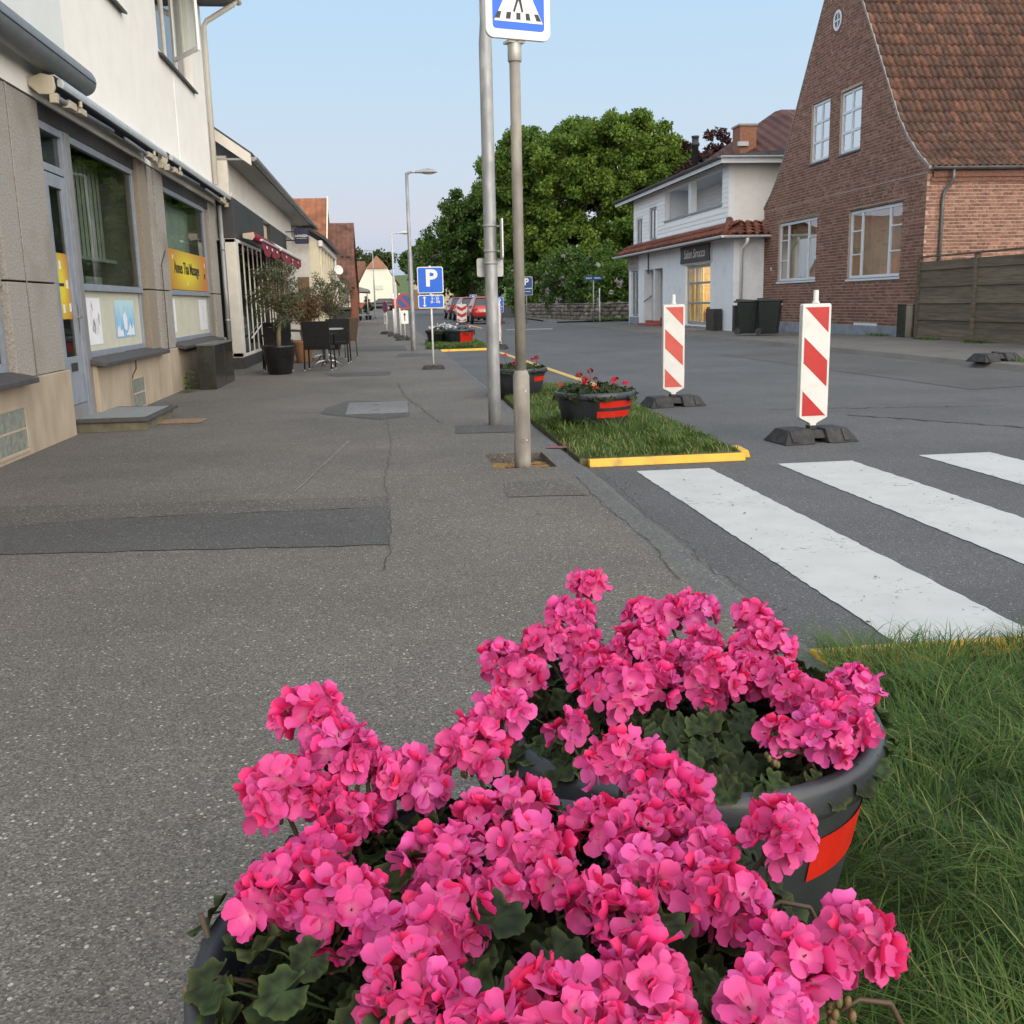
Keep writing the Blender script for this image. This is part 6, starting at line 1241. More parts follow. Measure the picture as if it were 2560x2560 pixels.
# ================================================================== the brick house on the right
def PieceMat(name, ca, cb, cc, rough=.8, bump=.3, bscale=40, grain=18, amt=.35):
    """colour picked per piece: an attribute on joined pieces, the object's own random number on single ones"""
    m = bpy.data.materials.new(name); m.use_nodes = True; MATS[name] = m; nt = m.node_tree; n = nt.nodes; L = nt.links; b = n['Principled BSDF']
    at = n.new('ShaderNodeAttribute'); at.attribute_name = 'tone'; oi = n.new('ShaderNodeObjectInfo'); ad = n.new('ShaderNodeMath'); ad.operation = 'ADD'; L.new(at.outputs['Fac'], ad.inputs[0]); L.new(oi.outputs['Random'], ad.inputs[1])
    fr = n.new('ShaderNodeMath'); fr.operation = 'FRACT'; L.new(ad.outputs[0], fr.inputs[0])
    rp = n.new('ShaderNodeValToRGB'); rp.color_ramp.elements[0].color = (*ca, 1); rp.color_ramp.elements[1].color = (*cc, 1); e = rp.color_ramp.elements.new(.55); e.color = (*cb, 1); L.new(fr.outputs[0], rp.inputs[0])
    tc = n.new('ShaderNodeTexCoord'); ge = n.new('ShaderNodeNewGeometry'); nz = n.new('ShaderNodeTexNoise'); nz.inputs['Scale'].default_value = grain; nz.inputs['Detail'].default_value = 6; L.new(ge.outputs['Position'], nz.inputs['Vector'])
    mr = n.new('ShaderNodeMapRange'); mr.inputs['From Min'].default_value = .3; mr.inputs['From Max'].default_value = .7; mr.inputs['To Min'].default_value = 1-amt; mr.inputs['To Max'].default_value = 1+amt; L.new(nz.outputs['Fac'], mr.inputs[0])
    n2 = n.new('ShaderNodeTexNoise'); n2.inputs['Scale'].default_value = .5; n2.inputs['Detail'].default_value = 5; L.new(ge.outputs['Position'], n2.inputs['Vector'])
    m2 = n.new('ShaderNodeMapRange'); m2.inputs['From Min'].default_value = .3; m2.inputs['From Max'].default_value = .7; m2.inputs['To Min'].default_value = .82; m2.inputs['To Max'].default_value = 1.15; L.new(n2.outputs['Fac'], m2.inputs[0])
    mu = n.new('ShaderNodeMath'); mu.operation = 'MULTIPLY'; L.new(mr.outputs[0], mu.inputs[0]); L.new(m2.outputs[0], mu.inputs[1])
    hs = n.new('ShaderNodeHueSaturation'); L.new(mu.outputs[0], hs.inputs['Value']); L.new(rp.outputs[0], hs.inputs['Color']); L.new(hs.outputs[0], b.inputs['Base Color'])
    b.inputs['Roughness'].default_value = rough; b.inputs['Specular IOR Level'].default_value = .25
    nb = n.new('ShaderNodeTexNoise'); nb.inputs['Scale'].default_value = bscale; L.new(ge.outputs['Position'], nb.inputs['Vector']); bp = n.new('ShaderNodeBump'); bp.inputs['Strength'].default_value = bump; bp.inputs['Distance'].default_value = .01; L.new(nb.outputs['Fac'], bp.inputs['Height']); L.new(bp.outputs[0], b.inputs['Normal'])
    return m
m_brick = PieceMat('red_brown_brick', (.145, .072, .055), (.215, .108, .080), (.275, .152, .114))
m_mortar = M('brick_mortar', (.35, .275, .225), (.42, .335, .28), 14, .95, bump=.3)
m_tile = PieceMat('clay_pantile', (.066, .040, .032), (.094, .052, .039), (.140, .068, .045), .75, .25, 50, 7, .4)
m_vmortar = M('verge_mortar', (.20, .19, .18), (.27, .255, .24), 16, .9, bump=.3)
m_wframe = M('white_window_paint', (.60, .64, .70), (.66, .70, .75), 6, .45)
m_plg = M('grey_blue_plinth', (.20, .23, .27), (.27, .30, .34), 6, .85, bump=.2, c3=(.14, .15, .16), s3=2, t3=(.5, .75))
m_zinc = M('dark_zinc', (.09, .10, .11), (.14, .15, .155), 6, .45, metal=.5)
BX, BY0, BY1 = 13.3, 24.7, 35.75
PROF = [(24.62, 4.14), (25.2, 4.52), (25.75, 4.98), (26.3, 5.56), (27.5, 7.28), (28.7, 8.98), (30.2, 11.1)]
def roof_z(y):
    y = y if y <= 30.2 else 60.4-y
    for (a, za), (b, zb_) in zip(PROF, PROF[1:]):
        if a <= y <= b: return za+(zb_-za)*(y-a)/(b-a)
    return 4.14 if y < 30 else 11.1
FB = Face('-x', BX); FS = Face('-y', BY0)
house = thing('brick_house', 'red brown brick house with a steep tiled roof and its gable to the street', 'house', (BX+.2, 30.2, .04))
GW = [(30.55, 31.90, 5.12, 6.86), (28.48, 29.84, 5.10, 6.80), (31.2, 34.34, 1.60, 3.52), (25.86, 28.96, 1.56, 3.46)]
wall(FB, BY0, BY1, .0, 4.1, [GW[2], GW[3], (26.95, 28.4, .02, .33)], .3).build('wall_core', m_mortar, house, world=True)
pk = MB()
for a, b in zip(PROF, PROF[1:]):
    pass
gy = [(24.75, 4.1)]+[(y, z) for y, z in PROF[1:]]+[(60.4-y, z) for y, z in PROF[-2:0:-1]]+[(35.7, 4.1)]
# gable field, cut round its windows by stacking strips
zs = sorted({4.1, 11.05, *[z for y, z in PROF if z > 4.1 and z < 11.1], *[h[2] for h in GW[:2]], *[h[3] for h in GW[:2]]})
def ylim(z):
    lo = 30.2
    for (a, za), (b, zb_) in zip(PROF, PROF[1:]):
        if za <= z <= zb_: lo = a+(b-a)*(z-za)/(zb_-za); break
    return max(lo, 24.72)
for a, b in zip(zs, zs[1:]):
    segs = [(None, None)]; hs_ = sorted([(h[0], h[1]) for h in GW[:2] if h[2] <= a and b <= h[3]])
    l0, l1 = ylim(min(a+.09, 11.05)), ylim(min(b+.085, 11.08)); r0, r1 = 60.4-l0, 60.4-l1; cuts = [(l0, l1)]
    for h in hs_: cuts += [(h[0], h[0]), (h[1], h[1])]
    cuts.append((r0, r1))
    for c, e in zip(cuts[::2], cuts[1::2]): pk.hexa([FB.pt(c[0], 0, a), FB.pt(e[0], 0, a), FB.pt(e[0], -.3, a), FB.pt(c[0], -.3, a), FB.pt(c[1], 0, b), FB.pt(e[1], 0, b), FB.pt(e[1], -.3, b), FB.pt(c[1], -.3, b)])
pk.build('gable_core', m_mortar, house, world=True)
MB().box(BX+.31, 22, BY0, BY0+.3, 0, 4.1).box(BX+.31, 22, BY1-.3, BY1, 0, 4.1).box(21.7, 22, BY0+.31, BY1-.31, 0, 4.1).build('side_wall_core', m_mortar, house, world=True)
CO, LS = .0855, .252
def bricks(fc, u0, u1, z0, z1, ok, phase=0):
    out = []; r = 0; z = z0
    while z < z1-.02:
        L_ = LS if r % 2 == 0 else LS/2; u = u0-(0 if r % 2 == 0 else LS*.25)-((r//2) % 2)*(LS/2 if r % 2 == 0 else 0)+phase
        while u < u1:
            a, b = max(u, u0), min(u+L_-.012, u1)
            if b-a > .04:
                for q in ok(a, b, z, z+CO-.019): out.append(q)
            u += L_
        z += CO; r += 1
    return out
def cut(a, b, z0, z1, holes):
    segs = [(a, b)]
    for h in holes:
        if h[2] < z1 and z0 < h[3]:
            ns = []
            for s_ in segs:
                if s_[1] <= h[0] or s_[0] >= h[1]: ns.append(s_); continue
                if s_[0] < h[0]: ns.append((s_[0], h[0]-.004))
                if s_[1] > h[1]: ns.append((h[1]+.004, s_[1]))
            segs = ns
    return [(s_[0], s_[1], z0, z1) for s_ in segs if s_[1]-s_[0] > .03]
def ok_gable(a, b, z0, z1):
    if z1 > 4.14:
        lo = ylim(min(z1, 11.0)); a = max(a, lo+.05); b = min(b, 60.4-lo-.05)
        if b-a < .05: return []
    if (a+b)/2 and ((a+b)/2-30.26)**2+((z0+z1)/2-8.86)**2 < .36**2: return []
    return cut(a, b, z0, z1, GW+[(26.95, 28.4, 0, .37)])
GB = [(FB, q) for q in bricks(FB, BY0+.005, BY1-.005, .30, 10.7, ok_gable)]
SB = [(FS, q) for q in bricks(FS, BX+.005, 19.5, .30, 4.02, lambda a, b, z0, z1: [(a, b, z0, z1)], .06)]
def unproj_size(fc, q):
    p = Vector(fc.pt((q[0]+q[1])/2, 0, (q[2]+q[3])/2)); return -(p-Vector((0, 0, CAM_H))).length
def whole(q): return abs((q[1]-q[0])-(LS-.012)) < .002
vis = [x for x in SB if whole(x[1]) and x[1][0] < 16.2 and x[1][2] > 1.9]+[x for x in GB if whole(x[1]) and x[1][0] < 27.4]
vis.sort(key=lambda x: unproj_size(*x), reverse=True); vis = vis[:300]; vset = {(id(x[0]), x[1]) for x in vis}
rg = random.Random(77); bme = {}
for fc in (FB, FS):
    for k in range(3):
        d = .006+.002*k; mb = MB(); w = (LS-.012)/2; h = (CO-.019)/2; o = fc.pt(0, 0, 0); mb.hexa([tuple(Vector(fc.pt(u, dd, z))-Vector(fc.pt(0, 0, 0))) for u, dd, z in ((-w, d, -h), (w, d, -h), (w, -.02, -h), (-w, -.02, -h), (-w, d, h), (w, d, h), (w, -.02, h), (-w, -.02, h))]); bme[id(fc), k] = mb.mesh('brick', m_brick)
for fc, q in vis: obj('brick', rg.choice([bme[id(fc), k] for k in range(3)]), house, Vector(fc.pt((q[0]+q[1])/2, 0, (q[2]+q[3])/2))-house.location)
mb = MB(); tone = []
for fc, q in GB+SB:
    if (id(fc), q) in vset: continue
    d = rg.uniform(.004, .011); n0 = len(mb.v); mb.hexa([fc.pt(u, dd, z) for u, dd, z in ((q[0], d, q[2]), (q[1], d, q[2]), (q[1], -.02, q[2]), (q[0], -.02, q[2]), (q[0], d, q[3]), (q[1], d, q[3]), (q[1], -.02, q[3]), (q[0], -.02, q[3]))]); tone += [rg.random()]*8
o = mb.build('brickwork', m_brick, house, world=True); o.data.attributes.new('tone', 'FLOAT', 'POINT').data.foreach_set('value', tone); tag(o, kind='stuff')
MB().box(BX-.025, BX+.02, BY0-.02, BY1+.02, -.06, .285).box(BX+.02, 19.5, BY0-.025, BY0+.02, -.06, .285).build('plinth', m_plg, house, world=True, bevel=.008)
# string line, lintel bands
for a, b, z in ((24.72, 35.7, 4.0), (25.7, 29.1, 3.5), (31.0, 34.5, 3.56)): q = MB(); FB.box(q, a, b, .010, .016, z, z+.022); q.build('string_course', m_mortar, house, world=True)
# windows
for h in GW[:2]: window(FB, house, h[0]+.02, h[1]-.02, h[2]+.02, h[3]-.02, (.5,), (.335, .665), .075, .05, m_wframe, m_glass, bar=.075, backm=M('net_curtain', (.55, .57, .6), (.62, .64, .66), 3, .9), depth=.12)
for h in GW[2:]:
    w = window(FB, house, h[0]+.02, h[1]-.02, h[2]+.02, h[3]-.02, (.235, .765), (), .08, .05, m_wframe, Glass('parlour_glass', (.9, .9, .86), mul=.45), bar=.085, depth=.4, backm=M('pale_reflection_backing', (.40, .36, .27), (.52, .48, .38), 2.2, .9, stretch=(1, 3, .3)))  # cream sheet added behind the panes in place of the reflected houses opposite
    bars = MB()
    for s_ in ((.03, .235), (.765, .97)):
        for f in (.36, .70): FB.box(bars, h[0]+(h[1]-h[0])*s_[0], h[0]+(h[1]-h[0])*s_[1], -.10, -.055, h[2]+(h[3]-h[2])*f-.018, h[2]+(h[3]-h[2])*f+.018)
    bars.build('glazing_bar', m_wframe, w, world=True)
for h in GW: q = MB(); FB.box(q, h[0]-.03, h[1]+.03, -.12, .045, h[2]-.055, h[2]-.0); q.build('window_sill', m_zinc if h[2] > 4 else m_wframe, house, world=True, bevel=.006)
rw = MB(); n = 24
for k in range(n):
    a, b = 2*pi*k/n, 2*pi*(k+1)/n; P = lambda A, r, d: FB.pt(30.26+r*cos(A), d, 8.86+r*sin(A)); rw.hexa([P(a, .20, -.05), P(a, .28, -.05), P(b, .28, -.05), P(b, .20, -.05), P(a, .20, .02), P(a, .28, .02), P(b, .28, .02), P(b, .20, .02)])
FB.box(rw, 30.24, 30.28, -.02, .012, 8.66, 9.06); FB.box(rw, 30.06, 30.46, -.02, .010, 8.84, 8.88); ro = rw.build('round_window', m_wframe, house, world=True)
MB().poly([FB.pt(30.26+.21*cos(2*pi*k/n), .003, 8.86+.21*sin(2*pi*k/n)) for k in range(n)]).build('pane', M('dark_pane', (.03, .035, .04), (.05, .055, .06), 2, .1), ro, world=True)
q = MB()
for k in range(n):
    a, b = 2*pi*k/n, 2*pi*(k+1)/n; P = lambda A, r, d: FB.pt(30.26+r*cos(A), d, 8.86+r*sin(A)); q.hexa([P(a, .285, -.02), P(a, .38, -.02), P(b, .38, -.02), P(b, .285, -.02), P(a, .285, .014), P(a, .38, .014), P(b, .38, .014), P(b, .285, .014)])
q.build('brick_ring', m_brick, house, world=True)
cw = window(FB, house, 26.97, 28.38, .03, .34, (.5,), (), .06, -.01, m_wframe, m_glass, name='cellar_window', bar=.08, depth=.3)
# roof: sheets with pantiles on the street-visible slope
under = MB(); pr2 = [(y, z) for y, z in PROF]
for (a, za), (b, zb_) in zip(PROF, PROF[1:]):
    under.quad((BX+.02, a, za-.04), (22.2, a, za-.04), (22.2, b, zb_-.04), (BX+.02, b, zb_-.04)); under.quad((BX+.02, 60.4-a, za), (BX+.02, 60.4-b, zb_), (22.2, 60.4-b, zb_), (22.2, 60.4-a, za))
under.build('roof_sheet', M('roof_underlay', (.05, .03, .022), (.07, .04, .03), 5, .9), house, world=True)
# arc-length along the profile
acc = [0.0]
for (a, za), (b, zb_) in zip(PROF, PROF[1:]): acc.append(acc[-1]+sqrt((b-a)**2+(zb_-za)**2))
def on_roof(s_):
    for k in range(len(PROF)-1):
        if s_ <= acc[k+1] or k == len(PROF)-2:
            f = (s_-acc[k])/(acc[k+1]-acc[k]); (a, za), (b, zb_) = PROF[k], PROF[k+1]; return a+(b-a)*f, za+(zb_-za)*f, math.atan2(zb_-za, b-a)
TW, TL, GAU = .178, .44, .392
def tile_mesh(seed):
    r_ = random.Random(seed); V = []; F = []; NX = 8
    for j, (yy, lift) in enumerate(((0, .040), (TL, .002))):
        for k in range(NX+1):
            f = k/NX; zz = .026*sin(2*pi*(f-.08))*(1.0 if f < .55 else 1.15)+.012*(f > .9); V.append((f*TW*1.08, yy, zz+lift+r_.uniform(-.002, .002)))
    for k in range(NX): F.append((k, k+1, NX+2+k, NX+1+k))
    b = len(V)
    for k in range(NX+1): V.append((V[k][0], -.001, V[k][2]-.026))
    for k in range(NX): F.append((b+k, b+k+1, k+1, k))
    return V, F
TM = []
for s_ in range(4):
    V, F = tile_mesh(s_); me = bpy.data.meshes.new('roof_tile'); me.from_pydata(V, [], F); me.materials.append(m_tile); me.polygons.foreach_set('use_smooth', [True]*len(F)); me.update(); TM.append((me, V, F))
allt = []
for r in range(20):
    s_ = r*GAU+.02; y, z, a = on_roof(s_); y2, z2, _ = on_roof(s_+TL); a = math.atan2(z2-z, y2-y)
    for c in range(int(6.6/TW)): allt.append((BX+.0+c*TW, y, z, a))
def in_view(p):
    d = Vector(p)-Vector((0, 0, CAM_H)); w = d.dot(_f); return abs(d.dot(_R)/w) < .52 and abs(d.dot(_U)/w) < .52
seen = sorted([q for q in allt if in_view(q[:3])], key=lambda q: Vector(q[:3]).length)[:300]; sset = set(seen)
for q in seen: obj('roof_tile', rg.choice(TM)[0], house, Vector(q[:3])-house.location+Vector((rg.uniform(-.004, .004), 0, rg.uniform(0, .004))), (q[3], 0, rg.uniform(-.012, .012)))
V = []; F = []; tone = []
for q in allt:
    if q in sset: continue
    _, v, f = rg.choice(TM); mtx = Matrix.Translation(q[:3]) @ Matrix.Rotation(q[3], 4, 'X'); i = len(V); V += [tuple(mtx @ Vector(p)-house.location) for p in v]; F += [tuple(i+k for k in ff) for ff in f]; tone += [rg.random()]*len(v)
me = bpy.data.meshes.new('roof_tiles_rest'); me.from_pydata(V, [], F); me.materials.append(m_tile); me.attributes.new('tone', 'FLOAT', 'POINT').data.foreach_set('value', tone); me.polygons.foreach_set('use_smooth', [True]*len(F)); me.update(); tag(obj('roof_tiling', me, house), kind='stuff')
vg = MB()
for (a, za), (b, zb_) in zip(PROF, PROF[1:]):
    for sgn in (0, 1):
        A, B = (a, b) if not sgn else (60.4-a, 60.4-b); vg.hexa([(BX-.02, A, za-.06), (BX+.06, A, za-.06), (BX+.06, B, zb_-.06), (BX-.02, B, zb_-.06), (BX-.02, A, za+.03), (BX+.06, A, za+.03), (BX+.06, B, zb_+.03), (BX-.02, B, zb_+.03)])
vg.build('verge_mortar', m_vmortar, house, world=True)
gp = [(24.50+.075*cos(pi+pi*k/8), 4.13+.075*sin(pi+pi*k/8)) for k in range(9)]
MB().prism(gp, 'x', BX+.02, 20).build('gutter', m_zinc, house, world=True)
MB().box(BX+.12, 20, BY0-.09, BY0, 3.90, 4.04).box(BX+.08, 20, BY0-.05, BY0, 3.80, 3.898).build('eave_corbel', m_brick, house, world=True)
MB().path([(13.86, 24.50, 4.06), (13.86, 24.50, 3.86), (13.84, 24.56, 3.74), (13.73, 24.64, 3.55), (13.70, 24.65, 3.40), (13.70, 24.65, .1)], .042, 12).build('downpipe', m_zinc, house, smooth=True, world=True)
q = MB(); FB.box(q, 34.9, 34.93, .008, .03, 2.0, 2.12); q.build('wall_vent', m_white, house, world=True)
t = thing('black_box_post', 'narrow black box standing against the brick gable near the fence', 'box', (13.15, 25.1, .04)); MB().box(-.13, .10, -.22, .22, 0, .80).build('body', m_cab, t, bevel=.01); MB().box(-.14, .11, -.23, .23, .80, .83).build('lid', m_cab, t, bevel=.006)
# ---- fence
m_fence = M('weathered_fence_wood', (.10, .080, .055), (.17, .14, .10), 5, .85, bump=.3, bscale=30, rand=.18, stretch=(1, .35, 6), c3=(.07, .06, .045), s3=1.5, t3=(.5, .8))
fn = thing('wooden_fence', 'weathered brown fence of horizontal boards at the right edge', 'fence', (13.1, 20, .04))
posts = [24.45, 21.95, 19.45, 16.95, 14.45]
for p_ in posts: MB().box(-.05, .06, p_-20-.055, p_-20+.055, 0, 1.93).build('post', m_fence, fn, bevel=.008)
for a, b in zip(posts, posts[1:]):
    for k in range(9): z = .06+k*.197; dx = .012*((k % 2)); MB().hexa([(-.02+dx, b-20+.06, z), (.01+dx, b-20+.06, z), (.01+dx, a-20-.06, z), (-.02+dx, a-20-.06, z), (-.005+dx, b-20+.06, z+.205), (.012+dx, b-20+.06, z+.205), (.012+dx, a-20-.06, z+.205), (-.005+dx, a-20-.06, z+.205)]).build('board', m_fence, fn)
    MB().box(-.06, .07, b-20, a-20, 1.935, 1.975).build('cap_rail', m_fence, fn, bevel=.005)
    MB().box(-.045, .05, b-20+.06, a-20-.06, .0, .06).build('gravel_board', m_fence, fn)
rg2 = random.Random(5)
for lab, x, y in (('small grass tuft at the foot of the brick wall by the cellar window', 13.2, 26.5), ('small grass tuft at the foot of the fence near its first post', 13.0, 23.6), ('grass tuft beside the empty rubber base', 10.15, 15.3), ('grass tuft at the foot of the fence near its second post', 13.0, 21.5)):
    pl = [(x-.3, y-.5), (x, y-.55), (x, y+.5), (x-.25, y+.4)]; grass('grass_tuft', lab, pl, 300, .03, .11, .005, z=.04, seed=int(x*10+y), dry=.12)

# ================================================================== the white salon
m_sal = M('salon_render_blue_shade', (.74, .77, .81), (.80, .825, .85), 9, .9, bump=.35, bscale=35, c3=(.62, .65, .68), s3=1.5, t3=(.55, .8)); m_side = M('salon_render_warm_light', (.78, .77, .74), (.83, .82, .79), 5, .9, bump=.3, bscale=35)  # front render carries bluish shade, side render warm evening light, in their colours
m_board = M('white_weatherboard', (.76, .78, .80), (.82, .835, .85), 6, .6, rand=.05, stretch=(1, .3, 3))
m_redstep = M('red_step_tile', (.26, .06, .045), (.33, .09, .065), 9, .7); m_trim = M('pale_blue_trim', (.62, .65, .69), (.68, .71, .74), 6, .55); m_greyfr = M('grey_window_frame', (.22, .24, .26), (.28, .3, .32), 6, .5)
FSal = Face('-x', 10.6); FUp = Face('-x', 10.75); FSd = Face('-y', 31.0)
sal = thing('salon_building', 'white two-storey salon with a tiled skirt roof and a recessed upper balcony', 'building', (11, 37.5, .04))
SK = 1.15                       # the salon stands back beyond the gable
LH = [(43.0, 44.3, .35, 2.25), (39.15, 42.0, .0, 2.22), (33.25, 36.05, .16, 2.18)]
wall(FSal, 31.0, 44.7, -.02, 2.95, LH, .3).build('lower_wall', m_sal, sal, world=True)
MB().box(10.9, 18, 31.0, 31.3, -.02, 2.95).build('lower_side_wall', m_sal, sal, world=True); MB().box(10.9, 18, 44.4, 44.7, -.02, 2.95).build('lower_side_wall', m_sal, sal, world=True)
UHs = [(42.85, 43.85, 3.32, 4.35), (40.6, 41.72, 3.36, 4.62), (36.25, 39.4, 3.95, 5.0), (32.6, 35.95, 3.95, 5.02)]
wall(FUp, 32.0, 44.4, 3.2, 5.2, UHs, .18).build('upper_wall', m_board, sal, world=True); MB().box(10.93, 18, 32.0, 32.2, 3.0, 5.3).build('upper_side_wall', m_side, sal, world=True); MB().box(10.93, 18, 44.2, 44.4, 3.0, 5.3).build('upper_side_wall', m_side, sal, world=True)
k = 0; z = 3.22
while z < 5.15:
    for q in cut(32.02, 44.38, z, z+.148, UHs):
        b = MB(); b.hexa([FUp.pt(q[0], .006, z), FUp.pt(q[1], .006, z), FUp.pt(q[1], .028, z), FUp.pt(q[0], .028, z), FUp.pt(q[0], .006, z+.15), FUp.pt(q[1], .006, z+.15), FUp.pt(q[1], .012, z+.15), FUp.pt(q[0], .012, z+.15)]); b.build('weatherboard', m_board, sal, world=True)
    z += .15
rec = MB().box(12.0, 12.1, 32.3, 39.6, 3.4, 5.2).build('recess_wall', m_board, sal, world=True)
zz = 3.5
while zz < 5.1: MB().hexa([(11.972, 32.4, zz), (11.998, 32.4, zz), (11.998, 39.4, zz), (11.972, 39.4, zz), (11.99, 32.4, zz+.15), (11.998, 32.4, zz+.15), (11.998, 39.4, zz+.15), (11.99, 39.4, zz+.15)]).build('weatherboard', m_board, rec, world=True); zz += .15
MB().box(10.95, 12.0, 39.41, 39.5, 3.4, 5.2).build('recess_side', m_trim, sal, world=True); MB().box(10.95, 12.0, 32.45, 32.55, 3.4, 5.2).build('recess_side', m_trim, sal, world=True); MB().box(10.95, 12.0, 32.55, 39.4, 3.40, 3.45).build('recess_floor', m_trim, sal, world=True); MB().box(10.95, 12.0, 32.55, 39.4, 5.05, 5.08).build('recess_ceiling', m_trim, sal, world=True)
MB().box(11.94, 11.985, 34.6, 35.4, 3.5, 4.95).build('balcony_door', m_greyfr, sal, world=True)
b = MB(); FUp.box(b, 35.97, 36.23, -.17, .04, 3.95, 5.05); b.build('balcony_post', m_trim, sal, world=True, bevel=.01)
b = MB(); FUp.box(b, 32.55, 39.45, -.02, .05, 3.90, 3.955); b.build('parapet_cap', m_greyfr, sal, world=True)
for h in UHs[:2]: window(FUp, sal, h[0]+.02, h[1]-.02, h[2]+.02, h[3]-.02, (.5,), (), .09, .02, m_greyfr, m_glass, bar=.09, backm=m_room, depth=.3)
m_salroof = M('salon_felt_roof', (.05, .055, .06), (.08, .085, .09), 3, .7)
MB().hexa([(10.32, 31.55, 5.18), (15, 31.55, 5.18), (15, 46.2, 5.18), (10.32, 46.2, 5.18), (10.32, 31.55, 5.30), (15, 31.55, 5.62), (15, 46.2, 5.62), (10.32, 46.2, 5.30)]).build('main_roof', m_salroof, sal, world=True)
MB().box(10.33, 10.36, 31.5, 46.2, 5.06, 5.20).box(10.36, 15, 31.5, 31.53, 5.06, 5.20).build('fascia_board', m_trim, sal, world=True); gp = [(10.26+.07*cos(pi+pi*k/8), 5.26+.07*sin(pi+pi*k/8)) for k in range(9)]; MB().prism(gp, 'y', 31.5, 46.25).build('gutter', m_zinc, sal, world=True); gp = [(31.45+.06*cos(pi+pi*k/8), 5.26+.06*sin(pi+pi*k/8)) for k in range(9)]; MB().prism(gp, 'x', 10.3, 15).build('gutter', m_trim, sal, world=True)
# skirt roof of clay tiles
MB().hexa([(10.18, 30.6, 2.86), (10.76, 30.6, 2.86), (10.76, 45.4, 2.86), (10.18, 45.4, 2.86), (10.18, 30.6, 2.92), (10.76, 31.0, 3.30), (10.76, 45.0, 3.30), (10.18, 45.4, 2.92)]).hexa([(10.2, 30.58, 2.86), (15, 30.58, 2.86), (15, 32.0, 2.86), (10.76, 32.0, 2.86), (10.2, 30.58, 2.90), (15, 30.58, 2.90), (15, 32.0, 3.36), (10.76, 32.0, 3.36)]).build('skirt_roof', M('skirt_underlay', (.12, .045, .03), (.16, .06, .04), 6, .9), sal, world=True)
m_stile = PieceMat('skirt_clay_tile', (.12, .045, .030), (.175, .062, .040), (.23, .092, .056), .75, .2, 40, 6, .3)
STM = []
for s_ in range(3):
    V, F = tile_mesh(s_+20); V = [(a*1.45, c*.85, d*1.6) for a, c, d in V]; me = bpy.data.meshes.new('roof_tile'); me.from_pydata(V, [], F); me.materials.append(m_stile); me.polygons.foreach_set('use_smooth', [True]*len(F)); me.update(); STM.append(me)
for r in range(2):
    for c in range(55):
        y = 45.2-c*.262
        if y > 30.9: obj('roof_tile', rg.choice(STM), sal, Vector((10.16+.30*r, y, 2.925+.20*r))-sal.location, (rad(33), 0, -pi/2))
for r in range(4):
    for c in range(17): obj('roof_tile', rg.choice(STM), sal, Vector((10.42+c*.262+.1*r, 30.56+.34*r, 2.905+.115*r))-sal.location, (rad(19), 0, 0))
MB().path([(10.18, 30.6, 2.95), (10.5, 31.25, 3.2), (10.78, 31.98, 3.42)], [.09, .10, .11], 10).build('hip_tile', m_stile, sal, smooth=True, world=True)
gp = [(10.10+.075*cos(pi+pi*k/8), 2.88+.075*sin(pi+pi*k/8)) for k in range(9)]; MB().prism(gp, 'y', 30.5, 45.5).build('gutter', m_trim, sal, world=True); gp = [(30.48+.07*cos(pi+pi*k/8), 2.87+.07*sin(pi+pi*k/8)) for k in range(9)]; MB().prism(gp, 'x', 10.1, 15).build('gutter', m_trim, sal, world=True)
MB().path([(10.85, 30.5, 2.80), (10.85, 30.52, 2.66), (10.82, 30.9, 2.5), (10.82, 30.93, .05)], .05, 12).build('downpipe', m_side, sal, smooth=True, world=True)
# ground floor openings
window(FSal, sal, 43.02, 44.28, .37, 2.23, (.5,), (.35, .68), .08, .08, m_greyfr, m_glass_d, bar=.06, depth=.6, backm=M('curtain_brown', (.16, .12, .11), (.22, .17, .15), 5, .9))
sw = window(FSal, sal, 33.27, 36.03, .18, 2.16, (.5,), (.36, .70), .09, .08, m_greyfr, Glass('salon_glass', (.95, .93, .86), mul=.25), bar=.07, depth=1.8, backm=M('salon_cream_wall', (.60, .50, .30), (.66, .56, .36), 3, .9), name='display_window')
lp_ = MB(); lp_.lathe([(.05, .16), (.16, .10), (.28, 0), (.26, -.01), (.10, .04)], 16, (11.6, 33.9, 1.80)); lp_.tube((11.6, 33.9, 1.95), (11.6, 33.9, 2.16), .01, .01, 6); lp_.build('pendant_lamp', Emit('lamp_shade_glow', (1.0, .78, .42), 6.0), sw, smooth=True, world=True)
pd = bpy.data.lights.new('pendant_bulb', 'POINT'); pd.energy = 55; pd.color = (1, .78, .45); pd.shadow_soft_size = .15; po = bpy.data.objects.new('pendant_bulb', pd); COL.objects.link(po); po.location = (11.5*SK, 34.3*SK, 1.7)
for u, w in ((33.45, .25), (35.6, .35), (35.1, .12)):
    c = MB(); n = 8
    for k in range(n): a = u+w*k/n; e = u+w*(k+1)/n; c.quad(FSal.pt(a, -.35+.03*sin(k*2), .25), FSal.pt(e, -.35+.03*sin(k*2+2), .25), FSal.pt(e, -.35+.03*sin(k*2+2), 2.15), FSal.pt(a, -.35+.03*sin(k*2), 2.15))
    c.build('curtain', M('cream_curtain', (.62, .52, .30), (.7, .6, .38), 6, .9), sw, smooth=True, world=True)
MB().box(11.3, 11.7, 33.4, 35.8, .22, .75).build('counter', M('dark_counter', (.06, .045, .03), (.1, .08, .05), 4, .6), sw, world=True); MB().lathe([(.05, 0), (.09, .12), (.05, .25), (.06, .32), (.02, .38)], 12, (11.1, 33.75, .26)).build('display_bust', m_white, sw, smooth=True, world=True)
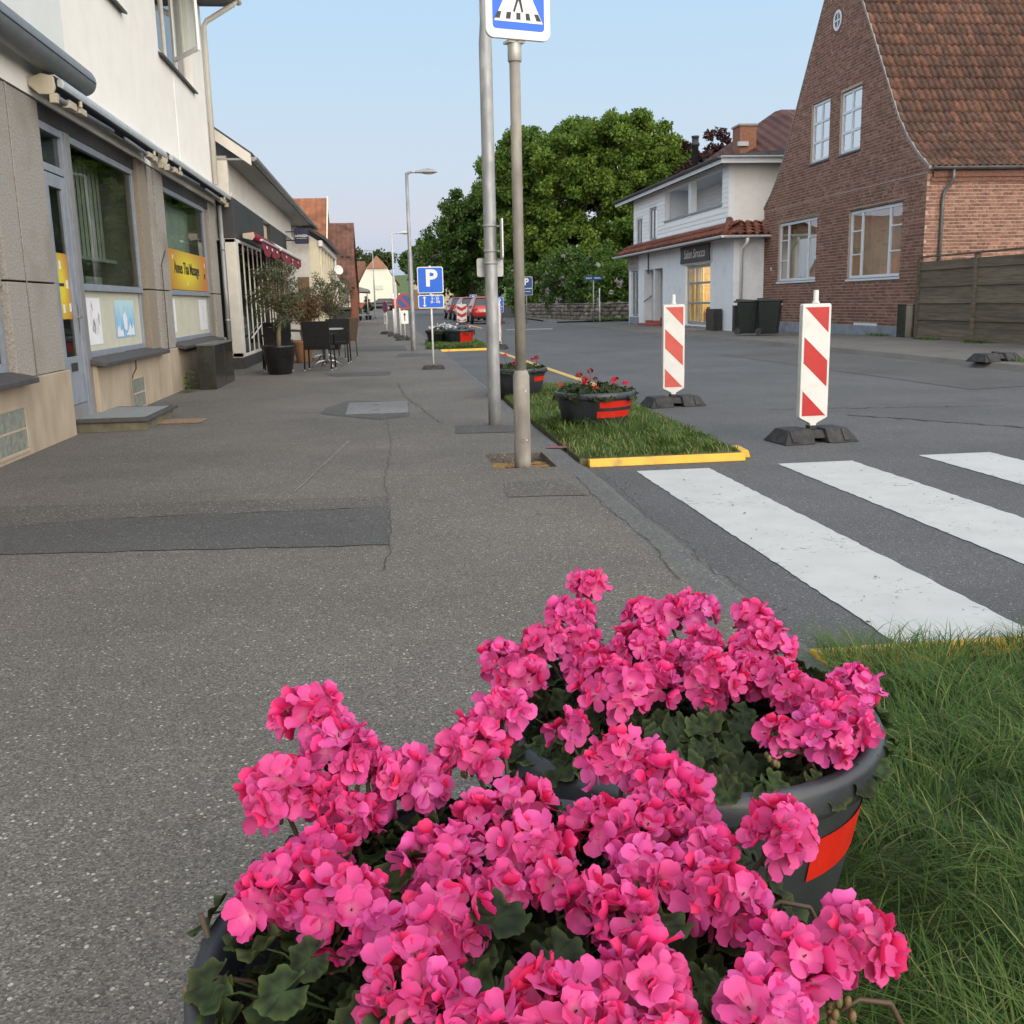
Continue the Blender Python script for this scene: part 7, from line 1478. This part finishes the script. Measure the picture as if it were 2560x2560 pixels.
MB().box(11.5, 11.55, 39.15, 42.0, 0, 2.22).build('porch_back', m_greyfr, sal, world=True); MB().box(10.9, 11.5, 41.95, 42.0, 0, 2.22).box(10.9, 11.5, 39.15, 39.2, 0, 2.22).build('porch_side', m_trim, sal, world=True)
MB().box(11.44, 11.5, 40.6, 41.5, .30, 2.15).build('door', M('pale_door', (.36, .37, .38), (.42, .43, .44), 5, .5), sal, world=True); MB().box(11.44, 11.5, 39.25, 40.3, .30, 2.15).build('door', m_lead, sal, world=True); b = MB(); FSal.box(b, 40.42, 40.62, -.3, -.02, .0, 2.22); b.build('porch_post', m_trim, sal, world=True, bevel=.01); MB().box(10.905, 11.5, 39.2, 41.95, 2.18, 2.22).build('porch_ceiling', m_trim, sal, world=True)
for k in range(3): MB().box(10.25+.3*k, 11.5, 39.3-.0, 41.8-.25*k, -.01, .11*(k+1)).build('step', m_redstep, sal, world=True, bevel=.01)
b = MB(); b.path([(10.55, 41.85, .95), (10.9, 41.9, 1.2)], .02, 6); b.build('handrail', m_lead, sal, world=True)
b = MB(); FSal.box(b, 42.9, 44.5, .0, .03, .0, .33); FSal.box(b, 33.1, 36.2, .0, .03, .0, .12); b.build('plinth', m_plg, sal, world=True)
def salon_sign(label, u0, u1, z0, z1, m, lettering):
    t = tag(obj('shop_sign', None, None, FSal.pt((u0+u1)/2, .0, (z0+z1)/2)), label, 'sign'); w = (u1-u0)/2; h = (z1-z0)/2
    out = []
    for k in range(21): f = k/20; out.append((-w+2*w*f, h-.05*sin(pi*f)*0))
    pts = [(-w, -h), (-w+.06, -h*.3), (-w+.06, h*.3), (-w, h), (w, h), (w-.06, h*.3), (w-.06, -h*.3), (w, -h)]
    MB().prism(pts, 'x', -.09, -.05).build('sign_board', m, t, bevel=.01); MB().prism([(a*1.03, b*1.12) for a, b in pts], 'x', -.048, -.02).build('sign_back', m_trim, t)
    if lettering: obj('lettering', text_mesh('Salon Sirocco', .42, M('cream_lettering', (.66, .64, .58), (.7, .68, .62), 5, .6), .004, .22, sx=1.05), t, (-.094, 0, -.0), FACE_XN)
    return t
salon_sign('dark shop sign with cream script lettering above the lit window', 33.1, 36.5, 2.25, 2.82, M('dark_sign_board', (.025, .025, .03), (.04, .04, .045), 5, .5), True); fs = salon_sign('faded grey shop sign at the far left end of the salon front', 42.9, 44.6, 2.32, 2.80, M('faded_sign_board', (.26, .25, .25), (.33, .32, .31), 6, .7), False)
lb = MB(); rg3 = random.Random(4); x = -.62
while x < .6: w = rg3.uniform(.03, .07); lb.box(-.093, -.0905, x, x+w*.6, -.06, -.06+rg3.uniform(.07, .13)); x += w+.02
lb.build('faded_lettering', M('faded_red_lettering', (.25, .12, .11), (.3, .17, .15), 9, .8), fs)
b = MB(); FSal.box(b, 41.2, 41.26, .02, .05, 2.05, 2.85); b.build('sign_bracket', m_lead, sal, world=True)
# main house roof, chimney and flue behind
MB().hexa([(11.2, 38.6, 5.5), (15, 33.4, 5.5), (22, 33.4, 5.5), (22, 46, 5.4), (15.2, 40, 8.0), (15.3, 39.6, 8.0), (22, 39.6, 8.0), (22, 40.2, 8.0)]).build('rear_roof', TileMat('dark_red_roof', (.065, .024, .020), (.10, .038, .028), 'X', .27, .25), sal, world=True)
cm = MB().box(13.0, 13.62, 37.6, 38.4, 5.5, 7.1).build('chimney', M('chimney_brick', (.19, .085, .055), (.26, .125, .08), 12, .9, bump=.4), sal, world=True); MB().box(12.96, 13.66, 37.55, 38.45, 7.102, 7.17).build('chimney_cap', m_vmortar, cm, world=True); MB().box(12.9, 13.3, 37.5, 37.6, 6.4, 6.55).build('flashing', m_alu, cm, world=True)
MB().lathe([(.13, 0), (.13, 1.25), (.17, 1.26), (.17, 1.36), (.13, 1.37), (.13, 1.55), (.15, 1.56), (.15, 1.62)], 14, (12.07, 40, 5.5)).build('flue', m_lead, sal, smooth=True, world=True)
for lab, x, y, w, d, h in (('black box against the corner of the salon, left one', 11.98, 37.1, .15, .46, .76), ('wider black box against the side wall of the salon beside the bins', 12.6, 35.4, .46, .12, .88)):
    t = thing('black_box', lab, 'box', (x, y, -.05)); MB().box(-w, w, -d, d, 0, h).build('body', m_cab, t, bevel=.01); MB().box(-w-.01, w+.01, -d-.01, d+.01, h+.001, h+.02).build('lid', m_cab, t)
wheelie_bin('dark green wheelie bin beside the brick gable, right one of the pair', 11.18, 29.4, rad(60), 1.06); wheelie_bin('dark green wheelie bin mostly behind its twin, left one of the pair', 10.78, 30.1, rad(62), 1.04)

sal.scale = (SK, SK, SK); sal.location = (11*SK, 37.5*SK, -.045)
for o in [o for o in bpy.data.objects if o.name.startswith('shop_sign')]: o.scale = (SK, SK, SK); o.location = (o.location.x*SK, o.location.y*SK, -.045+(o.location.z-.04)*SK)

# ================================================================== stone wall
m_stone = PieceMat('field_stone', (.10, .09, .08), (.16, .145, .125), (.27, .23, .19), .9, .6, 12, 5, .3); m_smortar = M('wall_mortar', (.10, .095, .085), (.14, .13, .12), 8, .95, bump=.5)
sw_ = thing('stone_wall', 'low rough field stone wall with a coping below the trees', 'wall', (12, 58, .02))
WPTS = [(7.2, 100), (9.3, 78), (11.3, 60.5), (11.75, 58.2), (12.4, 57.5), (26, 57.3)]
WACC = [0.0]
for _a, _b in zip(WPTS, WPTS[1:]): WACC.append(WACC[-1]+sqrt((_a[0]-_b[0])**2+(_a[1]-_b[1])**2))
WEND = WACC[-1]
def wline(s_):   # follows the bending street, then turns up the side street
    k = max(i for i in range(len(WPTS)-1) if WACC[i] <= max(0, s_) or i == 0); f = (s_-WACC[k])/(WACC[k+1]-WACC[k])
    a, b = Vector((*WPTS[k], 0)), Vector((*WPTS[k+1], 0)); d = (b-a).normalized(); return a.lerp(b, f), Vector((d.y, -d.x, 0))
rg = random.Random(41); core = MB(); ss = 0
while ss < WEND-.6:
    p, nrm = wline(ss); q, n2 = wline(ss+.5); h = .90; tn = .3
    core.hexa([tuple(p), tuple(q), tuple(q-n2*tn), tuple(p-nrm*tn), tuple(p+Vector((0, 0, h))), tuple(q+Vector((0, 0, h))), tuple(q-n2*tn+Vector((0, 0, h))), tuple(p-nrm*tn+Vector((0, 0, h)))]); ss += .5
core.build('wall_core', m_smortar, sw_, world=True)
def stone_mesh(seed):
    r = random.Random(seed); mb = MB(); mb.sphere((0, 0, 0), 1, 8, 5); mb.v = [tuple(max(-.8, min(.8, c))*(1+r.uniform(-.12, .12)) for c in v) for v in mb.v]; return mb.mesh('stone', m_stone)
STN = [stone_mesh(k) for k in range(6)]
cnt = 0; ss = 20.0; rest = []
rows = [(.12, .14), (.36, .12), (.58, .11), (.79, .10)]
for zr, hr in rows:
    ss = 26.0+rg.random()*.2
    while ss < WEND-7:
        w = rg.uniform(.16, .30); p, nrm = wline(ss+w); yaw = math.atan2(nrm.y, nrm.x)
        obj('stone', rg.choice(STN), sw_, p+nrm*.02+Vector((0, 0, zr+rg.uniform(-.02, .02)))-sw_.location+Vector((0, 0, .0)), (rg.uniform(-.1, .1), 0, yaw+rg.uniform(-.08, .08)), (.09, w*1.12, hr*1.12)); ss += 2*w
ss = 0
while ss < WEND-1:
    p, nrm = wline(ss+.3); yaw = math.atan2(nrm.y, nrm.x); obj('coping_stone', rg.choice(STN), sw_, p-nrm*.13+Vector((0, 0, .93))-sw_.location, (0, 0, yaw), (.24, .36, .07)); ss += .6
tv = MB(); tv.poly([(11.0, 56.6, .03), (34, 56.4, .03), (34, 57.3, .03), (12.4, 57.5, .03), (11.75, 58.2, .03), (11.2, 58.2, .03)]); struct('verge', tv, m_turf)
grass('grass', 'mown grass verge at the foot of the stone wall by the side street', [(11.4, 56.5), (22, 56.3), (22, 57.2), (12.4, 57.3), (11.6, 58)], 9000, .05, .16, .014, z=.03, seed=19, dry=.05)

# ================================================================== trees
m_lime = Leaf('lime_leaf', (.045, .096, .018), (.195, .290, .050), .40, .5, attr='tone', c3=(.100, .176, .030)); m_lime2 = Leaf('pale_lime_leaf', (.052, .104, .018), (.225, .310, .052), .40, .5, attr='tone', c3=(.118, .195, .030)); m_darkl = Leaf('dark_leaf', (.032, .074, .018), (.125, .205, .044), .36, .5, attr='tone', c3=(.068, .128, .027))
m_trunk = M('tree_bark', (.05, .04, .03), (.09, .075, .055), 8, .95, bump=.6)
def tree(label, x, y, h, lobes, mat, seed, per=46, leaf=.26, trunk=.28, z0=0.0, clr=.55, cat='tree', group='trees behind the stone wall', name='tree', ncl=46, sub=.55, sc=1.0):
    """lobes: [(dx, dy, z, rx, rz)]; each lobe is filled with leaf clumps near its surface"""
    t = thing(name, label, cat, (x*sc, y*sc, z0-1.15*(sc-1)), 0, group); t.scale = (sc,)*3; r = random.Random(seed); tr = MB()
    tr.path([(0, 0, -.2), (.05, 0, h*.15), (-.05, .05, h*.35), (0, 0, h*.6)], [trunk*1.25, trunk, trunk*.8, trunk*.45], 10); cl = []
    for dx, dy, z, rx, rz in lobes:
        tr.path([(0, 0, h*.2), (dx*.4, dy*.4, h*.2+(z-h*.2)*.55), (dx*.9, dy*.9, z)], [trunk*.55, trunk*.35, trunk*.1], 7)
        for k in range(int(ncl*rx*rx/6)+8):
            d = Vector((r.gauss(0, 1), r.gauss(0, 1), r.gauss(0, 1))).normalized(); q = r.uniform(.55, 1.0) if r.random() < .8 else r.uniform(.2, .6)
            wob = 1+.16*mnoise.noise(d*1.7+Vector((seed, dx, z))); c = Vector((dx, dy, z))+Vector((d.x*rx, d.y*rx, d.z*rz))*q*wob; cl.append((tuple(c), clr*r.uniform(.6, 1.25)*sub*1.6))
            if k % 4 == 0: tr.path([(dx*.6, dy*.6, z-rz*.3), tuple((Vector((dx*.7, dy*.7, z))+c)/2), tuple(c)], [trunk*.16, trunk*.09, .02], 5)
    tr.build('trunk', m_trunk, t, smooth=True); leaves_mesh('crown', cl, per, leaf, mat, seed, .72, t, .25)
    return t
tree('large bright green lime tree, tallest, just left of the salon roof', 14.2, 62, 12, [(0, 0, 9.0, 3.6, 3.0), (-2.3, -.5, 7.6, 3.0, 2.8), (2.5, 0, 7.4, 2.8, 2.6), (.3, -1.5, 5.2, 3.2, 2.6), (-2.8, -.8, 4.4, 2.8, 2.4), (2.6, -.5, 4.6, 2.6, 2.4), (.5, 0, 10.6, 2.2, 1.4), (-3.4, .3, 9.4, 2.4, 2.1), (3.0, .2, 9.0, 2.2, 2.0)], m_lime2, 101, sc=1.3, per=190, leaf=.195)
tree('dark green lime tree behind the two steel posts', 8.7, 62, 11.3, [(0, 0, 8.6, 2.7, 2.5), (-1.0, 0, 6.6, 2.6, 2.4), (1.2, -.4, 6.4, 2.8, 2.4), (0, -1.0, 4.2, 2.8, 2.2), (-.6, 0, 10.0, 1.7, 1.3), (1.6, 0, 3.0, 2.4, 1.6), (2.0, .3, 9.0, 2.5, 2.2), (3.2, .6, 10.2, 1.9, 1.3), (-2.0, 0, 8.0, 1.8, 1.8)], m_lime, 102, sc=1.36, per=180, leaf=.19)
tree('lower dark tree at the left end of the tree row, crown hanging towards the road', 5.3, 64, 7.6, [(0, 0, 5.3, 2.1, 1.9), (-1.4, 0, 4.0, 1.9, 1.7), (.9, -.4, 4.2, 2.2, 2.0), (-.4, 0, 2.4, 2.0, 1.5), (-.4, 0, 6.6, 1.4, 1.1), (1.6, 0, 6.4, 1.8, 1.7), (1.9, .2, 8.0, 1.5, 1.3), (-2.2, 0, 2.6, 1.5, 1.3)], m_darkl, 103, sc=1.5, per=170, leaf=.18)
tree('broad pale green tree whose crown meets the salon roof', 17.2, 66, 10, [(0, 0, 7.2, 3.0, 2.6), (1.0, 0, 5.0, 3.0, 2.4), (-1.6, -.8, 4.2, 2.8, 2.4), (.4, 0, 8.8, 1.8, 1.5)], m_lime2, 104, sc=1.3, per=160, leaf=.205)
tree('copper beech with dark purple leaves behind the black flue pipe', 24.5, 76, 13, [(0, 0, 10.0, 3.0, 2.8), (-1.8, 0, 9.0, 2.4, 2.4), (2.0, 0, 9.6, 2.6, 2.5)], Leaf('copper_beech_leaf', (.020, .008, .010), (.07, .028, .030), .25, .5, attr='tone'), 105, per=120, leaf=.26, ncl=52)
m_lil = Leaf('lilac_blossom', (.26, .22, .30), (.50, .44, .46), .25, .7, attr='tone')
def shrub(label, x, y, w, h, seed, mat, bloom=0, bm=None, dy=1.2):
    t = thing('shrub', label, 'shrub', (x, y, .04), 0, 'shrubs behind the stone wall'); r = random.Random(seed); cl = []
    for k in range(int(26*w*h/3)+10): cl.append(((r.uniform(-w, w), r.uniform(-dy, dy)*.7, .4+h*(r.random()**.8)*(1-.25*abs(r.uniform(-1, 1)))), .42))
    leaves_mesh('foliage', cl, 85, .19, mat, seed, .7, t, .15)
    st = MB()
    for k in range(7): a = r.uniform(0, 6.28); st.path([(.15*cos(a), .15*sin(a), -.1), (w*.5*cos(a), .4*sin(a), h*.5), (w*.8*cos(a), .7*sin(a), h*.9)], [.05, .035, .012], 6)
    st.build('stem', m_trunk, t)
    if bloom: leaves_mesh('blossom', [((r.uniform(-w, w), -dy*.75+r.uniform(-.25, .35), .6+h*r.random()*.85), .12) for k in range(bloom)], 34, .10, bm or m_lil, seed+1, .8, t)
shrub('green shrub with white and pink blossom behind the corner of the stone wall', 13.9, 59.6, 2.1, 3.0, 61, m_lime, 26, Leaf('pale_blossom', (.50, .46, .44), (.66, .62, .58), .3, .7, attr='tone'))
shrub('shrub with pale pink blossom beside the salon end wall', 17.6, 59.4, 2.0, 3.7, 62, m_darkl, 34, MATS['pale_blossom']); shrub('dark shrub with lilac blossom behind the tall lamp post', 12.6, 66.5, 2.4, 4.0, 63, m_darkl, 22); shrub('dark shrub with lilac blossom behind the parked red cars', 11.9, 75.5, 2.8, 3.8, 64, m_darkl, 16); shrub('dark green shrub at the far end of the stone wall', 10.6, 85.0, 2.6, 3.6, 65, m_darkl)
shrub('dark green shrub in the middle of the stone wall behind the faded parking sign', 13.1, 62.6, 2.1, 3.4, 66, m_darkl); shrub('broad leafy shrub filling the gap below the tallest tree', 15.6, 62.5, 2.9, 4.0, 67, m_lime)
m_fart = Leaf('far_leaf', (.035, .055, .018), (.10, .125, .045), .3, .6, attr='tone')
tree('round far tree behind the brown tiled roof', -6.5, 205, 10, [(0, 0, 8.6, 3.6, 2.6), (-3, 0, 8, 3, 2.4)], m_fart, 111, per=70, leaf=.55, z0=gz(180), clr=.9, group='far trees', ncl=26); tree('far tree rising behind the far white house roof', .2, 215, 10, [(0, 0, 9.0, 3.0, 2.0), (-2.4, 0, 8.2, 2.4, 2.0)], m_fart, 112, per=70, leaf=.55, z0=gz(180), clr=.9, group='far trees', ncl=26)
tree('far spreading tree above the beige house, left part', 8.2, 190, 11, [(0, 0, 9.4, 3.4, 2.8), (2.5, 0, 9.6, 2.8, 2.4), (-2.6, 0, 7.8, 2.4, 2.2)], m_darkl, 113, per=80, leaf=.5, z0=gz(180), clr=.9, group='far trees', ncl=28); tree('far pale tree above the beige house, right part', 13.5, 195, 10, [(0, 0, 8.4, 3.2, 2.6), (2.5, 0, 7.0, 2.8, 2.4)], m_fart, 114, per=80, leaf=.5, z0=gz(180), clr=.9, group='far trees', ncl=28)
hl = MB(); N = 40
for i in range(N):
    for j in range(10):
        def H(a, b): x = -260+520*a/N; y = 215+30*b; return (x, y, gz(180)-.2+b*1.1*(1+.35*sin(x*.021+1)))
        hl.quad(H(i, j), H(i+1, j), H(i+1, j+1), H(i, j+1))
struct('hill', hl, m_field, smooth=True)

# ================================================================== parked cars
m_tyre = M('tyre', (.012, .012, .012), (.02, .02, .02), 10, .8); m_cglass = M('car_glass', (.015, .018, .02), (.025, .028, .03), 3, .06, spec=.8); m_plate = M('number_plate', (.6, .6, .58), (.66, .66, .64), 5, .4); m_rlight = M('tail_light', (.32, .01, .01), (.4, .02, .02), 5, .2)
def car(label, x, y, rz, paint, z=0.0):
    """hatchback, rear towards -Y"""
    t = thing('parked_car', label, 'car', (x, y, z), rz, 'cars parked along the right side')
    secs = [(-1.95, .78, .34, .78), (-1.88, .84, .26, 1.0), (-1.2, .87, .24, .98), (-.2, .88, .24, .95), (.8, .87, .24, .92), (1.55, .84, .26, .82), (1.95, .70, .34, .66)]
    mb = MB(); n = 12; i = 0
    for yy, w, zb_, zt in secs:
        for k in range(n):
            a = 2*pi*k/n+pi/n; cx_ = math.copysign(abs(cos(a))**.45, cos(a))*w; cz_ = (zb_+zt)/2+math.copysign(abs(sin(a))**.55, sin(a))*(zt-zb_)/2; mb.v.append((cx_, yy, cz_))
    for j in range(len(secs)-1):
        for k in range(n): mb.f.append((j*n+k, j*n+(k+1) % n, (j+1)*n+(k+1) % n, (j+1)*n+k)); mb.mi.append(0)
    mb.f.append(tuple(range(n-1, -1, -1))); mb.f.append(tuple(range((len(secs)-1)*n, len(secs)*n))); mb.mi += [0, 0]
    body = mb.build('body', paint, t, smooth=True)
    g = MB().hexa([(-.78, -1.80, .94), (.78, -1.80, .94), (.80, .95, .90), (-.80, .95, .90), (-.60, -1.42, 1.42), (.60, -1.42, 1.42), (.60, .05, 1.44), (-.60, .05, 1.44)]); g.build('cabin_glass', m_cglass, t, bevel=.06)
    MB().hexa([(-.62, -1.50, 1.40), (.62, -1.50, 1.40), (.62, .10, 1.42), (-.62, .10, 1.42), (-.54, -1.40, 1.48), (.54, -1.40, 1.48), (.54, .0, 1.49), (-.54, .0, 1.49)]).build('roof', paint, t, bevel=.03)
    for s_ in (-1, 1):
        MB().hexa([(s_*.80-.03, -1.86, .92), (s_*.80+.03, -1.86, .92), (s_*.80+.03, -1.70, .94), (s_*.80-.03, -1.70, .94), (s_*.62-.04, -1.50, 1.41), (s_*.62+.04, -1.50, 1.41), (s_*.62+.04, -1.36, 1.43), (s_*.62-.04, -1.36, 1.43)]).build('rear_pillar', paint, t, bevel=.01); MB().box(s_*.70-.12, s_*.70+.12, -1.965, -1.85, .70, .90).build('tail_light', m_rlight, t, bevel=.03)
        for yy in (-1.2, 1.25): w = MB().tube((s_*.72, yy, .31), (s_*.89, yy, .31), .31, .31, 22).build('wheel', m_tyre, t, bevel=.03); MB().tube((s_*.88, yy, .31), (s_*.90, yy, .31), .19, .17, 16).build('rim', m_alu, w)
        MB().sphere((s_*.94, .45, 1.0), (.09, .06, .07), 10, 6).build('mirror', paint, t, smooth=True)
    MB().box(-.26, .26, -1.975, -1.93, .62, .73).build('number_plate', m_plate, t); MB().box(-.80, .80, -1.955, -1.80, .28, .44).build('bumper', m_tyre, t, bevel=.04)
    return t
pr1 = M('bright_red_paint', (.42, .012, .010), (.44, .014, .012), 2, .25, coat=1.0); pr2c = M('dark_red_paint', (.20, .008, .012), (.22, .01, .014), 2, .25, coat=1.0); pbk = M('black_car_paint', (.012, .012, .014), (.016, .016, .018), 2, .22, coat=1.0)
car('bright red hatchback, nearest of the parked cars, partly behind the lamp post', 5.62, 59.8, rad(2), pr1); car('dark red hatchback parked beyond the chevron board', 5.35, 66.5, rad(4), pr2c, gz(66)); car('darker red car at the front of the parked row', 5.2, 73.5, rad(4), pr2c, gz(73)); car('black car far away in front of the white house', -.6, 132, rad(80), pbk, gz(132))
